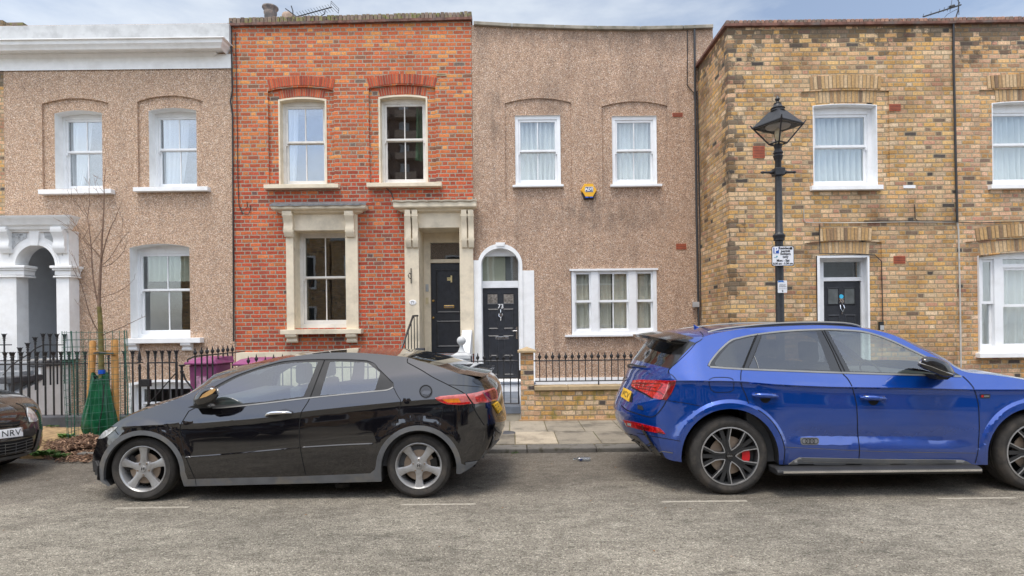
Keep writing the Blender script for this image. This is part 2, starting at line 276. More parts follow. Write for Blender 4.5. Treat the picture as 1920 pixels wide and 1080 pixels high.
# ---------------------------------------------------------------- mesh helpers
def wloc(o):
    v = Vector((0,0,0))
    while o: v = v + o.location; o = o.parent
    return v
class MB:
    def __init__(s): s.v = []; s.f = []; s.r = []
    def add(s, vs, fs, r=None):
        n = len(s.v); s.v += [Vector(v) for v in vs]; s.f += [tuple(i+n for i in f) for f in fs]
        s.r += [random.random() if r is None else r]*len(fs); return s
    def box(s, x0, x1, y0, y1, z0, z1, r=None):
        if x0 > x1: x0, x1 = x1, x0
        if y0 > y1: y0, y1 = y1, y0
        if z0 > z1: z0, z1 = z1, z0
        return s.add([(x0,y0,z0),(x1,y0,z0),(x1,y1,z0),(x0,y1,z0),(x0,y0,z1),(x1,y0,z1),(x1,y1,z1),(x0,y1,z1)],
              [(0,3,2,1),(4,5,6,7),(0,1,5,4),(1,2,6,5),(2,3,7,6),(3,0,4,7)], r)
    def pbox(s, px0, px1, py0, py1, y0, y1, yref=None):      # front face traced at depth y0
        yr = yref or y0; pm = (px0+px1)/2; qm = (py0+py1)/2
        x0 = W(px0, qm, yr)[0]; x1 = W(px1, qm, yr)[0]; z0 = W(pm, py1, yr)[1]; z1 = W(pm, py0, yr)[1]
        return s.box(x0, x1, y0, y1, z0, z1)
    def poly(s, pts, r=None): return s.add(pts, [tuple(range(len(pts)))], r)
    def prism(s, pts, d, r=None):                             # polygon points (3D) extruded by vector d
        d = Vector(d); n = len(pts); a = [Vector(p) for p in pts]; b = [p+d for p in a]
        fs = [tuple(range(n))[::-1], tuple(range(n, 2*n))]+[(i, (i+1) % n, n+(i+1) % n, n+i) for i in range(n)]
        return s.add(a+b, fs, r)
    def tess(s, loops, flip=False):
        tri = tessellate_polygon([[Vector(p) for p in l] for l in loops]); vs = [p for l in loops for p in l]
        return s.add(vs, [tuple(t) for t in tri])
    def strip(s, a, b, close=True):
        n = len(a); m = n if close else n-1
        return s.add(list(a)+list(b), [(i, (i+1) % n, n+(i+1) % n, n+i) for i in range(m)])
    def tube(s, pts, r, k=6, cap=True):
        pts = [Vector(p) for p in pts]; rs = r if isinstance(r, (list, tuple)) else [r]*len(pts)
        vs = []; fs = []; up = Vector((.13,.31,.94))
        for i, p in enumerate(pts):
            t = (pts[min(i+1, len(pts)-1)]-pts[max(i-1, 0)]).normalized()
            if abs(t.dot(up)) > .95: up = Vector((1,.1,0)).normalized()
            a = t.cross(up).normalized(); b = t.cross(a)
            vs += [p+(a*cos(2*pi*j/k)+b*sin(2*pi*j/k))*rs[i] for j in range(k)]
        for i in range(len(pts)-1):
            fs += [(i*k+j, i*k+(j+1) % k, (i+1)*k+(j+1) % k, (i+1)*k+j) for j in range(k)]
        if cap: fs += [tuple(range(k))[::-1], tuple((len(pts)-1)*k+j for j in range(k))]
        return s.add(vs, fs)
    def lathe(s, prof, c, k=24, axis='z', a0=0, a1=2*pi):     # prof = [(r, h)]
        c = Vector(c); full = abs(a1-a0-2*pi) < 1e-6; m = k if full else k+1; vs = []
        for r, h in prof:
            for j in range(m):
                a = a0+(a1-a0)*j/k
                if axis == 'z': vs.append(c+Vector((r*cos(a), r*sin(a), h)))
                elif axis == 'y': vs.append(c+Vector((r*cos(a), h, r*sin(a))))
                else: vs.append(c+Vector((h, r*cos(a), r*sin(a))))
        fs = []
        for i in range(len(prof)-1):
            for j in range(k):
                q = (j+1) % m; fs.append((i*m+j, i*m+q, (i+1)*m+q, (i+1)*m+j))
        return s.add(vs, fs)
    def build(s, name, mat, parent=None, smooth=None, bevel=0, rnd=False, normals=True):
        off = wloc(parent) if parent else Vector((0,0,0))
        me = bpy.data.meshes.new(name); me.from_pydata([v-off for v in s.v], [], s.f)
        if rnd:
            at = me.attributes.new('rnd', 'FLOAT', 'FACE'); at.data.foreach_set('value', s.r)
        if normals or smooth:
            bm = bmesh.new(); bm.from_mesh(me)
            if smooth: bmesh.ops.remove_doubles(bm, verts=bm.verts, dist=1e-4)
            if normals: bmesh.ops.recalc_face_normals(bm, faces=bm.faces)
            if smooth:
                for f in bm.faces: f.smooth = True
                for e in bm.edges:
                    if len(e.link_faces) == 2 and e.calc_face_angle(0) > radians(smooth): e.smooth = False
            bm.to_mesh(me); bm.free()
        me.materials.append(mat)
        o = bpy.data.objects.new(name, me); C.objects.link(o)
        if parent: o.parent = parent
        if bevel:
            b = o.modifiers.new('bevel', 'BEVEL'); b.width = bevel; b.segments = 2; b.limit_method = 'ANGLE'; b.angle_limit = radians(40)
        return o
def tag(o, label=None, cat=None, group=None, kind=None):
    for k, v in (('label', label), ('category', cat), ('group', group), ('kind', kind)):
        if v: o[k] = v
    return o
def thing(name, loc, label, cat, group=None):
    o = bpy.data.objects.new(name, None); C.objects.link(o); o.location = loc; o.empty_display_size = .2
    return tag(o, label, cat, group)
def dup(src, parent, delta):
    c = src.copy(); C.objects.link(c); c.parent = parent; c.location = src.location+Vector(delta)
    return c
def text(s, name, loc, size, mat, parent, ry=0.0, align='CENTER', ext=.001, rot=None, bold=0, sx=1):
    cu = bpy.data.curves.new(name, 'FONT'); cu.body = s; cu.size = size; cu.align_x = align; cu.align_y = 'CENTER'; cu.extrude = ext; cu.offset = bold
    to = bpy.data.objects.new(name+'_c', cu); C.objects.link(to)
    dg = bpy.context.evaluated_depsgraph_get(); me = bpy.data.meshes.new_from_object(to.evaluated_get(dg)); bpy.data.objects.remove(to)
    me.materials.clear(); me.materials.append(mat)
    m = Matrix.Translation(Vector(loc)-(wloc(parent) if parent else Vector((0,0,0)))) @ ((rot or Matrix.Rotation(pi/2, 4, 'X'))) @ Matrix.Diagonal((sx,1,1,1))
    me.transform(m); o = bpy.data.objects.new(name, me); C.objects.link(o); o.parent = parent; return o
def catmull(pts, step=4.0, close=False):
    out = []; n = len(pts); rng = range(n if close else n-1)
    for i in rng:
        p0 = pts[(i-1) % n] if close or i > 0 else pts[i]; p1 = pts[i]; p2 = pts[(i+1) % n]
        p3 = pts[(i+2) % n] if close or i+2 < n else p2
        d = sqrt((p2[0]-p1[0])**2+(p2[1]-p1[1])**2); k = max(1, int(round(d/step)))
        for j in range(k):
            t = j/k; out.append(tuple(.5*(2*p1[a]+(p2[a]-p0[a])*t+(2*p0[a]-5*p1[a]+4*p2[a]-p3[a])*t*t+(3*p1[a]-p0[a]-3*p2[a]+p3[a])*t**3) for a in (0, 1)))
    if not close: out.append(tuple(pts[-1]))
    return out
def lin(pts, step=4.0, close=True):
    out = []; n = len(pts)
    for i in range(n if close else n-1):
        p, q = pts[i], pts[(i+1) % n]; d = sqrt((q[0]-p[0])**2+(q[1]-p[1])**2); k = max(1, int(round(d/step)))
        out += [(p[0]+(q[0]-p[0])*j/k, p[1]+(q[1]-p[1])*j/k) for j in range(k)]
    if not close: out.append(pts[-1])
    return out
def inside(p, poly):
    x, y = p; c = False; n = len(poly); j = n-1
    for i in range(n):
        xi, yi = poly[i]; xj, yj = poly[j]
        if (yi > y) != (yj > y) and x < (xj-xi)*(y-yi)/(yj-yi)+xi: c = not c
        j = i
    return c
def interp(pts, x):
    if x <= pts[0][0]: return pts[0][1]
    for (a, va), (b, vb) in zip(pts, pts[1:]):
        if x <= b: return va+(vb-va)*(x-a)/(b-a)
    return pts[-1][1]
M['curtf'] = cloth('cream_blind', (.62,.6,.48))
# ================================================================ setting
YF, Y4, YW, YK = 12.3, 10.63, 9.45, 7.36       # facades, projecting house, garden wall line, kerb
def structure(mb, name, m, **k): return tag(mb.build(name, m, **k), kind='structure')
structure(MB().box(-400, 400, -400, 600, -1.4, -1.1), 'ground', M['basement'])
structure(MB().box(-120, 120, -40, YK, -1.0, 0), 'road', M['asph'])
mb = MB()                                                     # kerb stones
x = -30.0
while x < 30:
    l = random.uniform(.85, 1.05)
    if not (-6.45 < x < -5.75):
        dz = random.uniform(-.006, .006); dy = random.uniform(-.008, .008)
        mb.box(x+.004, x+l-.004, YK+dy, YK+.25, -.4, .062+dz)
    x += l
structure(mb, 'kerb', M['kerbs'], rnd=True, bevel=.015)
mb = MB(); mj = MB()                                          # paving slabs: rows parallel to the kerb
mj.box(-5.75, 40, YK+.25, YW+.02, -.4, .052)
xs = [W(p, 835, 7.75)[0] for p in (966, 1046)]; sw = xs[1]-xs[0]
rowy = [YK+.255, 8.47, YW]
for ri in range(2):
    x = xs[0]-sw*8+(.06 if ri else 0)
    while x < 22:
        ww = sw*random.choice((1, 1, 1.25)) if x > xs[1]+1.4 else sw*(1 if ri == 0 else .97)
        mb.box(x+.006, x+ww-.006, rowy[ri]+.006, rowy[ri+1]-.006, .0, .064+random.uniform(-.003, .004), random.choice((.1,.25,.3,.45,.55)) if not (ri == 0 and abs(x-xs[0]) < .05) else .82); x += ww
structure(mb, 'pavement', M['flag'], rnd=True, bevel=.006)
structure(mj, 'pavement_bedding', plain('paving_joint_sand', (.17,.14,.08), .95, var=.4, vs=20, bump=.5, dirt=(.1,.13,.02), ds=3, da=.8))
# worn soil verge round the tree
mb = MB(); n = 60; vs = []; fs = []
for i in range(n+1):
    for j in range(24):
        x = -13+i*(7.25/n); y = YK+.2+(YW-YK-.2)*j/23
        z = .055+.02*noise.noise(Vector((x*2, y*2, 0)))+.008*noise.noise(Vector((x*11, y*11, 3)))
        vs.append((x, y, z))
for i in range(n):
    for j in range(23): a = i*24+j; fs.append((a, a+24, a+25, a+1))
mb.add(vs, fs); mb.box(-13.02, -5.74, YK+.22, YW, -.4, .03)
structure(mb, 'verge', M['soil'], smooth=60)
# parking bay marks
for a, b, py in ((217, 354, 943.5), (752, 892, 936.5), (1241, 1400, 932), (1758, 1905, 926)):
    Yk = 5.27; xa = W(a, py, Yk)[0]; xb = W(b, py, Yk)[0]
    structure(MB().box(xa, xb, Yk-.022, Yk+.022, .001, .004), 'road_marking', M['marking'])
# ================================================================ facade helpers
def rng(px0, px1, pyt, pyb, Y):
    qm = (pyt+pyb)/2; pm = (px0+px1)/2
    return W(px0, qm, Y)[0], W(px1, qm, Y)[0], W(pm, pyt, Y)[1], W(pm, pyb, Y)[1]
def aloop(X0, X1, Zb, Ze, Za, Y, n=12, rnd=False):
    pts = [(X0, Y, Zb), (X1, Y, Zb)]
    for i in range(n+1):
        t = 1-2*i/n; x = (X0+X1)/2+(X1-X0)/2*(t if not rnd else cos(pi*i/n))
        z = Ze+(Za-Ze)*((1-t*t) if not rnd else sin(pi*i/n)); pts.append((x, Y, z))
    return pts
def ploop(px0, px1, pye, pya, pyb, Y, n=12, rnd=False):
    X0, X1, Ze, Zb = rng(px0, px1, pye, pyb, Y); Za = W((px0+px1)/2, pya, Y)[1]
    return aloop(X0, X1, Zb, Ze, Za, Y, n, rnd)
def shiftY(loop, Y): return [(p[0], Y, p[2]) for p in loop]
def curtain(h, x0, x1, z0, z1, y, mat, amp=.04, fq=9, name='curtain', lean=0.0):
    mb = MB(); n = max(10, int((x1-x0)*60)); m = 8; vs = []; fs = []; ph = random.random()*9
    for j in range(m+1):
        t = j/m
        for i in range(n+1):
            u = i/n; x = x0+(x1-x0)*u+lean*(1-t)**2*(u-.2)
            vs.append((x, y+amp*sin(u*fq*2*pi*(x1-x0)+ph+.6*sin(u*7+t*2)+ph)+amp*.4*sin(u*31+t), z0+(z1-z0)*t))
    for j in range(m):
        for i in range(n): a = j*(n+1)+i; fs.append((a, a+1, a+n+2, a+n+1))
    mb.add(vs, fs); return mb.build(name, mat, h, smooth=80)
def window(h, px0, px1, pye, pya, pyb, Y, rev, meet, bars=1, fm='upvc', gm='glass', rm='white', curt=None, room='room', sill=None, silld=.1, band=0, side=.055, stile=.045, top=.07, bot=.05, label=None, rd=.0):
    loop = ploop(px0, px1, pye, pya, pyb, Y); X0, X1, Ze, Zb = rng(px0, px1, pye, pyb, Y); Za = max(p[2] for p in loop)
    yb = Y+rev; f = MB(); g = MB(); Zm = W((px0+px1)/2, meet, yb)[1]
    Zt = Za+.0
    f.box(X0-.02, X0+side, yb, yb+.12, Zb, Zt); f.box(X1-side, X1+.02, yb, yb+.12, Zb, Zt)
    f.box(X0+side, X1-side, yb, yb+.12, Ze-top+.02, Zt+.02); f.box(X0+side, X1-side, yb-.005, yb+.12, Zb, Zb+bot)
    a, b = X0+side, X1-side; zt = Ze-top+.02; zb = Zb+bot
    for (z0, z1, y0, rb, rt) in ((Zm-.005, zt, yb+.02, .045, .05), (zb, Zm+.03, yb+.062, .08, .045)):
        f.box(a, a+stile, y0, y0+.04, z0, z1); f.box(b-stile, b, y0, y0+.04, z0, z1)
        f.box(a+stile, b-stile, y0-.002, y0+.04, z0, z0+rb); f.box(a+stile, b-stile, y0-.002, y0+.04, z1-rt, z1)
        for k in range(bars):
            xm = a+(b-a)*(k+1)/(bars+1); f.box(xm-.011, xm+.011, y0+.004, y0+.034, z0+rb, z1-rt)
        g.box(a+stile-.005, b-stile+.005, y0+.017, y0+.021, z0+rb-.005, z1-rt+.005)
    for xh in (a, b-.03): f.box(xh, xh+.03, yb+.015, yb+.075, Zm-.06, Zm+.0)      # sash horns
    wn = f.build('window', M[fm], h, bevel=.004)
    if label: wn['label'] = label
    g.build('pane', M[gm], wn)
    if rev > .03:
        rv = MB(); lp = shiftY(loop, Y+rd); rv.strip(lp, shiftY(lp, yb+.01))
        if band:
            ex = [(p[0]+(band if p[0] > (X0+X1)/2 else -band)*(1 if i < 2 or p[2] <= Ze+.001 else abs(p[0]-(X0+X1)/2)/(X1-X0)*2), p[1], p[2]+(band if i > 1 else 0)) for i, p in enumerate(lp)]
            q = Y+rd-.012; rv.strip(shiftY(ex, q), shiftY(lp, q)); rv.strip(shiftY(ex, q), shiftY(ex, q+.012)); rv.strip(shiftY(lp, q), shiftY(lp, q+.012))
        rv.build('reveal', M[rm], wn)
    r = MB(); y0 = yb+.18; y1 = yb+1.7; e = .35
    r.add([(X0-e,y0,Zb-.5),(X1+e,y0,Zb-.5),(X1+e,y0,Za+.3),(X0-e,y0,Za+.3),(X0-e,y1,Zb-.5),(X1+e,y1,Zb-.5),(X1+e,y1,Za+.3),(X0-e,y1,Za+.3)], [(4,5,6,7),(0,4,7,3),(1,2,6,5),(0,1,5,4),(3,7,6,2)])
    r.build('interior', M[room], wn)
    for c in (curt or []):
        u0, u1, v0, v1, mt = c[:5]; lean = c[5] if len(c) > 5 else 0
        curtain(wn, X0+(X1-X0)*u0, X0+(X1-X0)*u1, Zb+(Za-Zb)*v0, Zb+(Za-Zb)*v1, yb+.135+random.random()*.015, M[mt], lean=lean, name='curtain')
    if sill:
        sx0, sx1, st, sb = rng(sill[0], sill[1], sill[2], sill[3], Y-silld)
        MB().box(sx0, sx1, Y-silld, Y+rev+.02, sb, st).build('sill', M[sill[4]], wn, bevel=.006)
    return wn
def voussoirs(px0, px1, pye, pya, thick, Y, n, mat, house, mort='mort', proud=.006, fan=.35, name='arch'):
    """fan of bricks over an opening; lower edge through (px0,pye) - apex pya"""
    X0, X1, Ze, _ = rng(px0, px1, pye, pye+1, Y); Za = W((px0+px1)/2, pya, Y)[1]; T = thick*Y/F
    Wd = (X1-X0)/2; cx = (X0+X1)/2; s = max(Za-Ze, .02)
    Rr = max((Wd*Wd+s*s)/(2*s), Wd/fan*.9); zc = Za-Rr; A = math.asin(min(1, Wd/Rr))
    def pt(a, r, y): return (cx+r*sin(a), y, zc+r*cos(a))
    mb = MB(); g = .13
    for i in range(n):
        a0 = -A+2*A*(i+g)/n; a1 = -A+2*A*(i+1-g)/n; q = random.uniform(-.003, .003)
        mb.prism([pt(a0, Rr, Y-proud+q), pt(a1, Rr, Y-proud+q), pt(a1, Rr+T, Y-proud+q), pt(a0, Rr+T, Y-proud+q)], (0, proud+.01, 0))
    o = mb.build(name, M[mat], house, rnd=True)
    mm = MB(); K = 14
    lo = [pt(-A+2*A*i/K, Rr+.002, Y-.003) for i in range(K+1)]; hi = [pt(-A+2*A*i/K, Rr+T-.002, Y-.003) for i in range(K+1)]
    mm.strip(lo, hi, close=False); mm.build('arch_joint', M[mort], o)
    return o
def wallmesh(outer, holes, recess, Y, depth=.05, mb=None):
    """outer loop; holes cut right through; recess = [(loop,[holes in it])] set back by depth"""
    mb = mb or MB(); mb.tess([outer]+holes+[r[0] for r in recess])
    for lp, hs in recess:
        b = shiftY(lp, Y+depth); mb.tess([b]+[shiftY(q, Y+depth) for q in hs]); mb.strip(lp, b)
    return mb
def scroll_profile(h, d):                                     # side outline of a console bracket (y outwards negative, z down)
    pts = []
    for i in range(24):
        t = i/23; y = d*(1-.62*t)+d*.13*sin(t*2*pi*1.5+.4); pts.append((-y, -h*t))
    return [(0, 0)]+pts+[(0, -h)]
def bracket(h, px0, px1, pyt, pyb, Y, d, mat, name='bracket', par=None):
    x0, x1, zt, zb = rng(px0, px1, pyt, pyb, Y-d*.7); pr = scroll_profile(zt-zb, d)
    mb = MB(); mb.prism([(x0, Y+y, zt+z) for y, z in pr], (x1-x0, 0, 0))
    for f, r in ((.16, d*.26), (.8, d*.2)):
        yy = Y-d*(1-.62*f)*.86; mb.lathe([(0, 0), (r, 0), (r, x1-x0+.02), (0, x1-x0+.02)], (x0-.01, yy, zt-(zt-zb)*f), 14, axis='x')
    return mb.build(name, M[mat], par or h, smooth=35)
def moulding(mb, x0, x1, prof, Y, ends=True):                 # prof [(y_out,z)] swept along x with returned ends
    n = len(prof); vs = []; 
    for y, z in prof: vs += [(x0-(y if ends else 0), Y-y, z), (x1+(y if ends else 0), Y-y, z)]
    fs = [(2*i, 2*i+1, 2*i+3, 2*i+2) for i in range(n-1)]; mb.add(vs, fs)
    for sx, k in ((x0, 0), (x1, 1)):
        v2 = [vs[2*i+k] for i in range(n)]; v3 = [(vs[2*i+k][0], Y+.02, vs[2*i+k][2]) for i in range(n)]
        mb.strip(v2, v3, close=False)
    return mb
def bulk(house, X0, X1, Y, Zt, wm, cop=.3, depth=8.5):        # top of the parapet, flat roof, back and party walls
    mb = MB(); mb.box(X0+.01, X1-.01, Y+.29, Y+.31, Zt-1.2, Zt-.02); mb.build('parapet_back', wm, house)
    MB().box(X0, X1, Y+.3, Y+depth, Zt-1.25, Zt-.9).build('roof', M['lead'], house)
    MB().box(X0+.01, X1-.01, Y+depth-.2, Y+depth, -1, Zt-.4).build('rear_wall', wm, house)
def flat_loop(pts, Y): return [tuple(P(a, b, Y)) for a, b in pts]
# ================================================================ house 1: pebbledash with white cornice and porch
Z0 = -1.09
def base(px, Y): return (W(px, 700, Y)[0], Y, Z0)
h1 = thing('terraced_house', (-7.2, YF, 0), 'pebbledashed terraced house with deep white cornice and white arched porch behind the young tree', 'house', 'terraced houses facing the street')
rA = ploop(79, 204, 194, 184, 354, YF); hA = ploop(100, 189, 211, 205.5, 353, YF)
rB = ploop(258, 380, 190, 179, 350, YF); hB = ploop(277, 366.5, 206, 201, 349, YF)
hL = ploop(244, 356, 464, 457, 636, YF)
x0, x1 = W(9.5, 400, YF)[0], W(438, 400, YF)[0]; zt = W(220, 46, YF)[1]
hB1 = ploop(247, 372, 722, 716, 798, YF)
porch_hole = [(x0+.0, YF, .9)]
outer = [(x0, YF, Z0), (x1, YF, Z0), (x1, YF, zt), (x0, YF, zt)]
pX0, pX1 = W(28, 560, YF)[0], W(107, 560, YF)[0]; zps = W(68, 499, YF)[1]; zpa = W(68, 459, YF)[1]
zfl = W(66, 712, YF)[1]+.32
hP = aloop(pX0, pX1, zfl, zps, zpa, YF, 16, True)
mb = wallmesh(outer, [hL, hP, hB1], [(rA, [hA]), (rB, [hB])], YF, .045); mb.build('wall', M['peb'], h1, normals=False)
bulk(h1, x0, x1, YF, zt, M['stock'])
cw = [(0, .52, 0, 1, 'curt', -.25)]
window(h1, 100, 189, 211, 205.5, 353, YF, .27, 286, curt=[(.05, .55, 0, 1, 'curt', -.3)], gm='glassr', sill=(71, 208, 354.5, 363, 'white'), silld=.13, room='rooml', rd=0.045)
window(h1, 277, 366.5, 206, 201, 349, YF, .27, 281.5, curt=[(.05, .62, 0, 1, 'curt', -.2)], gm='glassr', sill=(249, 389, 350, 358, 'white'), silld=.13, room='rooml', rd=0.045)
wL = window(h1, 244, 356, 464, 457, 636, YF, .26, 545, gm='glass', curt=[(.1, 1, .62, 1.02, 'blind')], sill=(232, 375, 634, 643.5, 'white'), silld=.16, top=.12, bot=.11)
MB().box(wloc(wL).x-3, 0, 0, 0, 0, 0) if 0 else None
for a, b in ((240, 256), (341, 358)): bracket(h1, a, b, 643, 658, YF, .14, 'white', 'sill_bracket')
window(h1, 247, 372, 722, 716, 798, YF, .16, 757, fm='upvc', gm='glass', side=.1, band=.05)
# cornice
mb = MB(); zc = W(220, 131.5, YF)[1]; z1 = W(220, 105, YF)[1]; z2 = W(220, 93, YF-.3)[1]; z3 = W(220, 73, YF-.35)[1]; z4 = W(220, 47, YF-.1)[1]
xe = W(437, 100, YF)[0]; xs_ = x0-2.5
prof = [(.03, zc), (.03, z1-.05), (.1, z1), (.1, z1+.03), (.26, z1+.06), (.28, z2), (.3, z2+.01), (.32, z2+.06), (.36, z2+.1), (.37, z2+.17), (.41, z3-.02), (.41, z3), (.12, z3+.03)]
moulding(mb, xs_, xe-.41, prof, YF); 
mb.add([(xe-.41+.03, YF-.03, zc), (xe, YF-.03, zc), (xe, YF-.03, z1), (xe-.38, YF-.03, z1)], [(0,1,2,3)])
mb.build('cornice', M['white'], h1, smooth=30)
MB().box(xs_, xe-.02, YF-.12, YF+.3, z3+.0, z4).build('parapet', M['greyw'], h1, bevel=.01)
# porch
Yp = YF-.28; mb = MB()
X0, X1, zt_, zb_ = rng(-60, 130, 432, 700, Yp); zsp = W(68, 499, Yp)[1]
ax0, ax1 = W(31, 560, Yp)[0], W(106, 560, Yp)[0]; zap = W(68, 459.5, Yp)[1]
zfl = 1.02
arc = aloop(ax0, ax1, zfl, zsp, zap, Yp, 20, True)
mb.tess([[(X0, Yp, zfl), (X1, Yp, zfl), (X1, Yp, zt_), (X0, Yp, zt_)], arc[::-1]]) if 0 else None
lp = [(X0, Yp, zfl), (ax0, Yp, zfl)]+arc[2:][::-1]+[(ax1, Yp, zfl), (X1, Yp, zfl), (X1, Yp, zt_), (X0, Yp, zt_)]
mb.tess([lp]); mb.strip(arc[1:]+[arc[0]], shiftY(arc[1:]+[arc[0]], YF+.02), close=False); mb.box(X1-.01, X1, Yp+.003, YF, zfl, zt_)
pch = mb.build('porch', M['white'], h1, normals=False, smooth=40)
mb = MB()                                                      # archivolt ring
r1 = (ax1-ax0)/2; cxp = (ax0+ax1)/2
def ring(r, y): return [(cxp-r*cos(pi*i/28), y, zsp+r*sin(pi*i/28)*(zap-zsp)/r1) for i in range(29)]
for ra, rb, yy in ((r1, r1+.05, Yp-.03), (r1+.05, r1+.09, Yp-.018)):
    a, b = ring(ra, yy), ring(rb, yy); mb.strip(a, b, close=False); mb.strip(b, ring(rb, Yp+.002), close=False); mb.strip(a, ring(ra, Yp+.002), close=False)
mb.build('archivolt', M['white'], pch, smooth=40)
mb = MB()
for a, b in ((-60, 45), (99, 133)):                            # imposts
    xa, xb, za, zb = rng(a, b, 498, 520, Yp-.05)
    xb = min(xb, W(b, 505, Yp)[0]+.06)
    for (o, u, v) in ((.09, 0, .22), (.06, .22, .4), (.03, .4, .8), (.05, .86, 1)):
        mb.box(max(xa, -12)-o+.05, xb+o-.05, Yp-o, YF-.02, za-(za-zb)*v, za-(za-zb)*u)
mb.build('impost', M['white'], pch, bevel=.008)
mb = MB(); xa, xb, za, zb = rng(-60, 129, 404, 432, Yp-.25)
xb = W(128, 420, Yp)[0]
moulding(mb, -13, xb-.02, [(.04, zb), (.05, zb+.03), (.1, zb+.05), (.12, zb+.1), (.17, zb+.13), (.22, za-.06), (.25, za-.03), (.26, za), (0, za+.03)], Yp)
mb.build('porch_cornice', M['white'], pch, smooth=35)
for a, b in ((-6, 15), (98, 119)): bracket(h1, a, b, 426, 474, Yp, .16, 'white', 'porch_bracket', pch)
mb = MB()                                                      # keystone and raised spandrel panels
zk0 = zap-.02; zk1 = W(68, 431, Yp)[1]
mb.prism([(cxp-.075, Yp-.05, zk0), (cxp+.075, Yp-.05, zk0), (cxp+.11, Yp-.05, zk1), (cxp-.11, Yp-.05, zk1)], (0, .06, 0))
mb.build('keystone', M['white'], pch, bevel=.01)
for sgn in (-1, 1):
    mb = MB(); pts = [(cxp+sgn*(r1+.17)*cos(pi*i/28), Yp-.012, zsp+(r1+.17)*sin(pi*i/28)*(zap-zsp)/r1) for i in range(3, 12)]
    pts += [(cxp+sgn*.17, Yp-.012, zk1-.05), (cxp+sgn*(r1+.17), Yp-.012, zk1-.05)]
    mb.prism(pts, (0, .02, 0))
    for q in range(140):
        x = random.uniform(.19, r1+.15); z = random.uniform(0, zk1-.07-zsp)+zsp
        if ((x/(r1+.19))**2+((z-zsp)/((zap-zsp)*(1+.19/r1)))**2) > 1: mb.box(cxp+sgn*x-.012, cxp+sgn*x+.012, Yp-.022, Yp-.01, z-.008, z+.008)
    mb.build('spandrel_panel', M['greyw'], pch)
mb = MB(); a, b = pX0-.05, pX1+.45; y0, y1 = YF+.03, YF+1.9; zt2 = zpa+.02   # passage behind the arch
mb.add([(a,y0,zfl),(b,y0,zfl),(b,y0,zt2),(a,y0,zt2),(a,y1,zfl),(b,y1,zfl),(b,y1,zt2),(a,y1,zt2)], [(4,5,6,7),(0,4,7,3),(1,2,6,5),(0,1,5,4),(3,7,6,2)])
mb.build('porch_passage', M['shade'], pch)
# steps, stringer and dark plinth of the porch
st = MB(); sx0, sx1 = -12.5, W(122, 700, YF)[0]-.02
lv = [1.0, .84, .66, .48, .3, .14]; yy = YF-.28
st.box(sx0, sx1, YF-.75, YF+.02, .0, 1.0)
ys = YF-.75
for k in range(1, 6): st.box(sx0, sx1, ys-.3, ys-.001, 0, lv[k]); ys -= .3
st.build('porch_steps', M['greyw'] if 0 else plain('grey_painted_steps', (.26,.27,.28), .8, var=.15, bump=.3), h1, bevel=.012)
mb = MB()
for k in range(5): mb.box(sx0, sx1, YF-.75-.3*k-.012, YF-.75-.3*k-.0, lv[k]-.04, lv[k]+.006) if 0 else None
sw = MB(); lip = MB(); xs2 = sx1+.003
sw.prism([(xs2, YF-.0, -1.0), (xs2, YF-.0, .9), (xs2, YF-.78, .9), (xs2, YF-.78, .62), (xs2, YF-1.5, .4), (xs2, YF-2.3, .12), (xs2, YF-2.3, -1.0)], (.14, 0, 0))
sw.build('stringer_wall', M['white'], h1)
for a, b, c in ((0, .82, .9), (.8, 1.5, .64), (1.45, 2.3, .38)):
    lip.box(xs2-.06, xs2+.2, YF-b, YF-a-.003, c, c+.12)
lip.build('stringer_coping', M['dgrey'], h1, bevel=.02)
# ================================================================ house 0 (sliver of yellow brick on the far left)
h0 = thing('terraced_house', (-12.5, YF, 0), 'sliver of yellow brick house at the far left edge above the white porch', 'house', 'terraced houses facing the street')
z0t = W(4, 135, YF)[1]
MB().box(-16, x0-.003, YF+.0, YF+.3, Z0, z0t+1.1).build('wall', M['stock'], h0)
MB().box(-16, x0, YF+.3, YF+8, z0t-.4, z0t).build('roof', M['lead'], h0)
mb = MB(); a = P(5, 50, YF+3); b = P(46, 50, YF+3); mb.box(a.x-.6, b.x-.1, YF+3, YF+3.8, z0t, P(20, 49, YF+3).z); mb.build('chimney', M['stockm'], h0)
mb = MB(); mb.box(a.x-.65, b.x, YF+2.95, YF+3.85, P(20, 49, YF+3).z, P(20, 44, YF+3).z); mb.build('chimney_cap', M['moss'], h0, rnd=True)
# ================================================================ house 2: red brick
h2 = thing('terraced_house', (W(660, 600, YF)[0], YF, 0), 'red brick terraced house with cream stone dressings and front door 71', 'house', 'terraced houses facing the street')
x0, x1 = W(438.5, 400, YF)[0], W(887.5, 400, YF)[0]
ztl, ztr = W(438, 49, YF)[1], W(886, 37, YF)[1]
rA = ploop(503, 626.5, 170, 163, 346, YF); hA = ploop(524, 608.5, 188, 184, 345, YF)
rB = ploop(692, 817, 165, 159, 343, YF); hB = ploop(712.5, 798.5, 183.5, 179.5, 342, YF)
hL = ploop(553, 650, 433, 433, 615, YF); hD = ploop(787, 863, 428, 428, 664, YF)
hB2 = ploop(470, 560, 716, 712, 800, YF)
outer = [(x0, YF, Z0), (x1, YF, Z0), (x1, YF, ztr), (x0, YF, ztl)]
zpl = W(600, 657, YF)[1]
wallmesh(outer, [hL, hD, hB2], [(rA, [hA]), (rB, [hB])], YF, .05).build('wall', M['red'], h2, normals=False)
bulk(h2, x0, x1, YF, ztr, M['red'])
window(h2, 524, 608.5, 188, 184, 345, YF, .2, 268, fm='offw', gm='glassr', rm='cream', band=.035, curt=[(.07, .3, 0, .95, 'curt', -.1)], sill=(494, 634, 345, 352.5, 'cream'), silld=.15, room='rooml', rd=0.05)
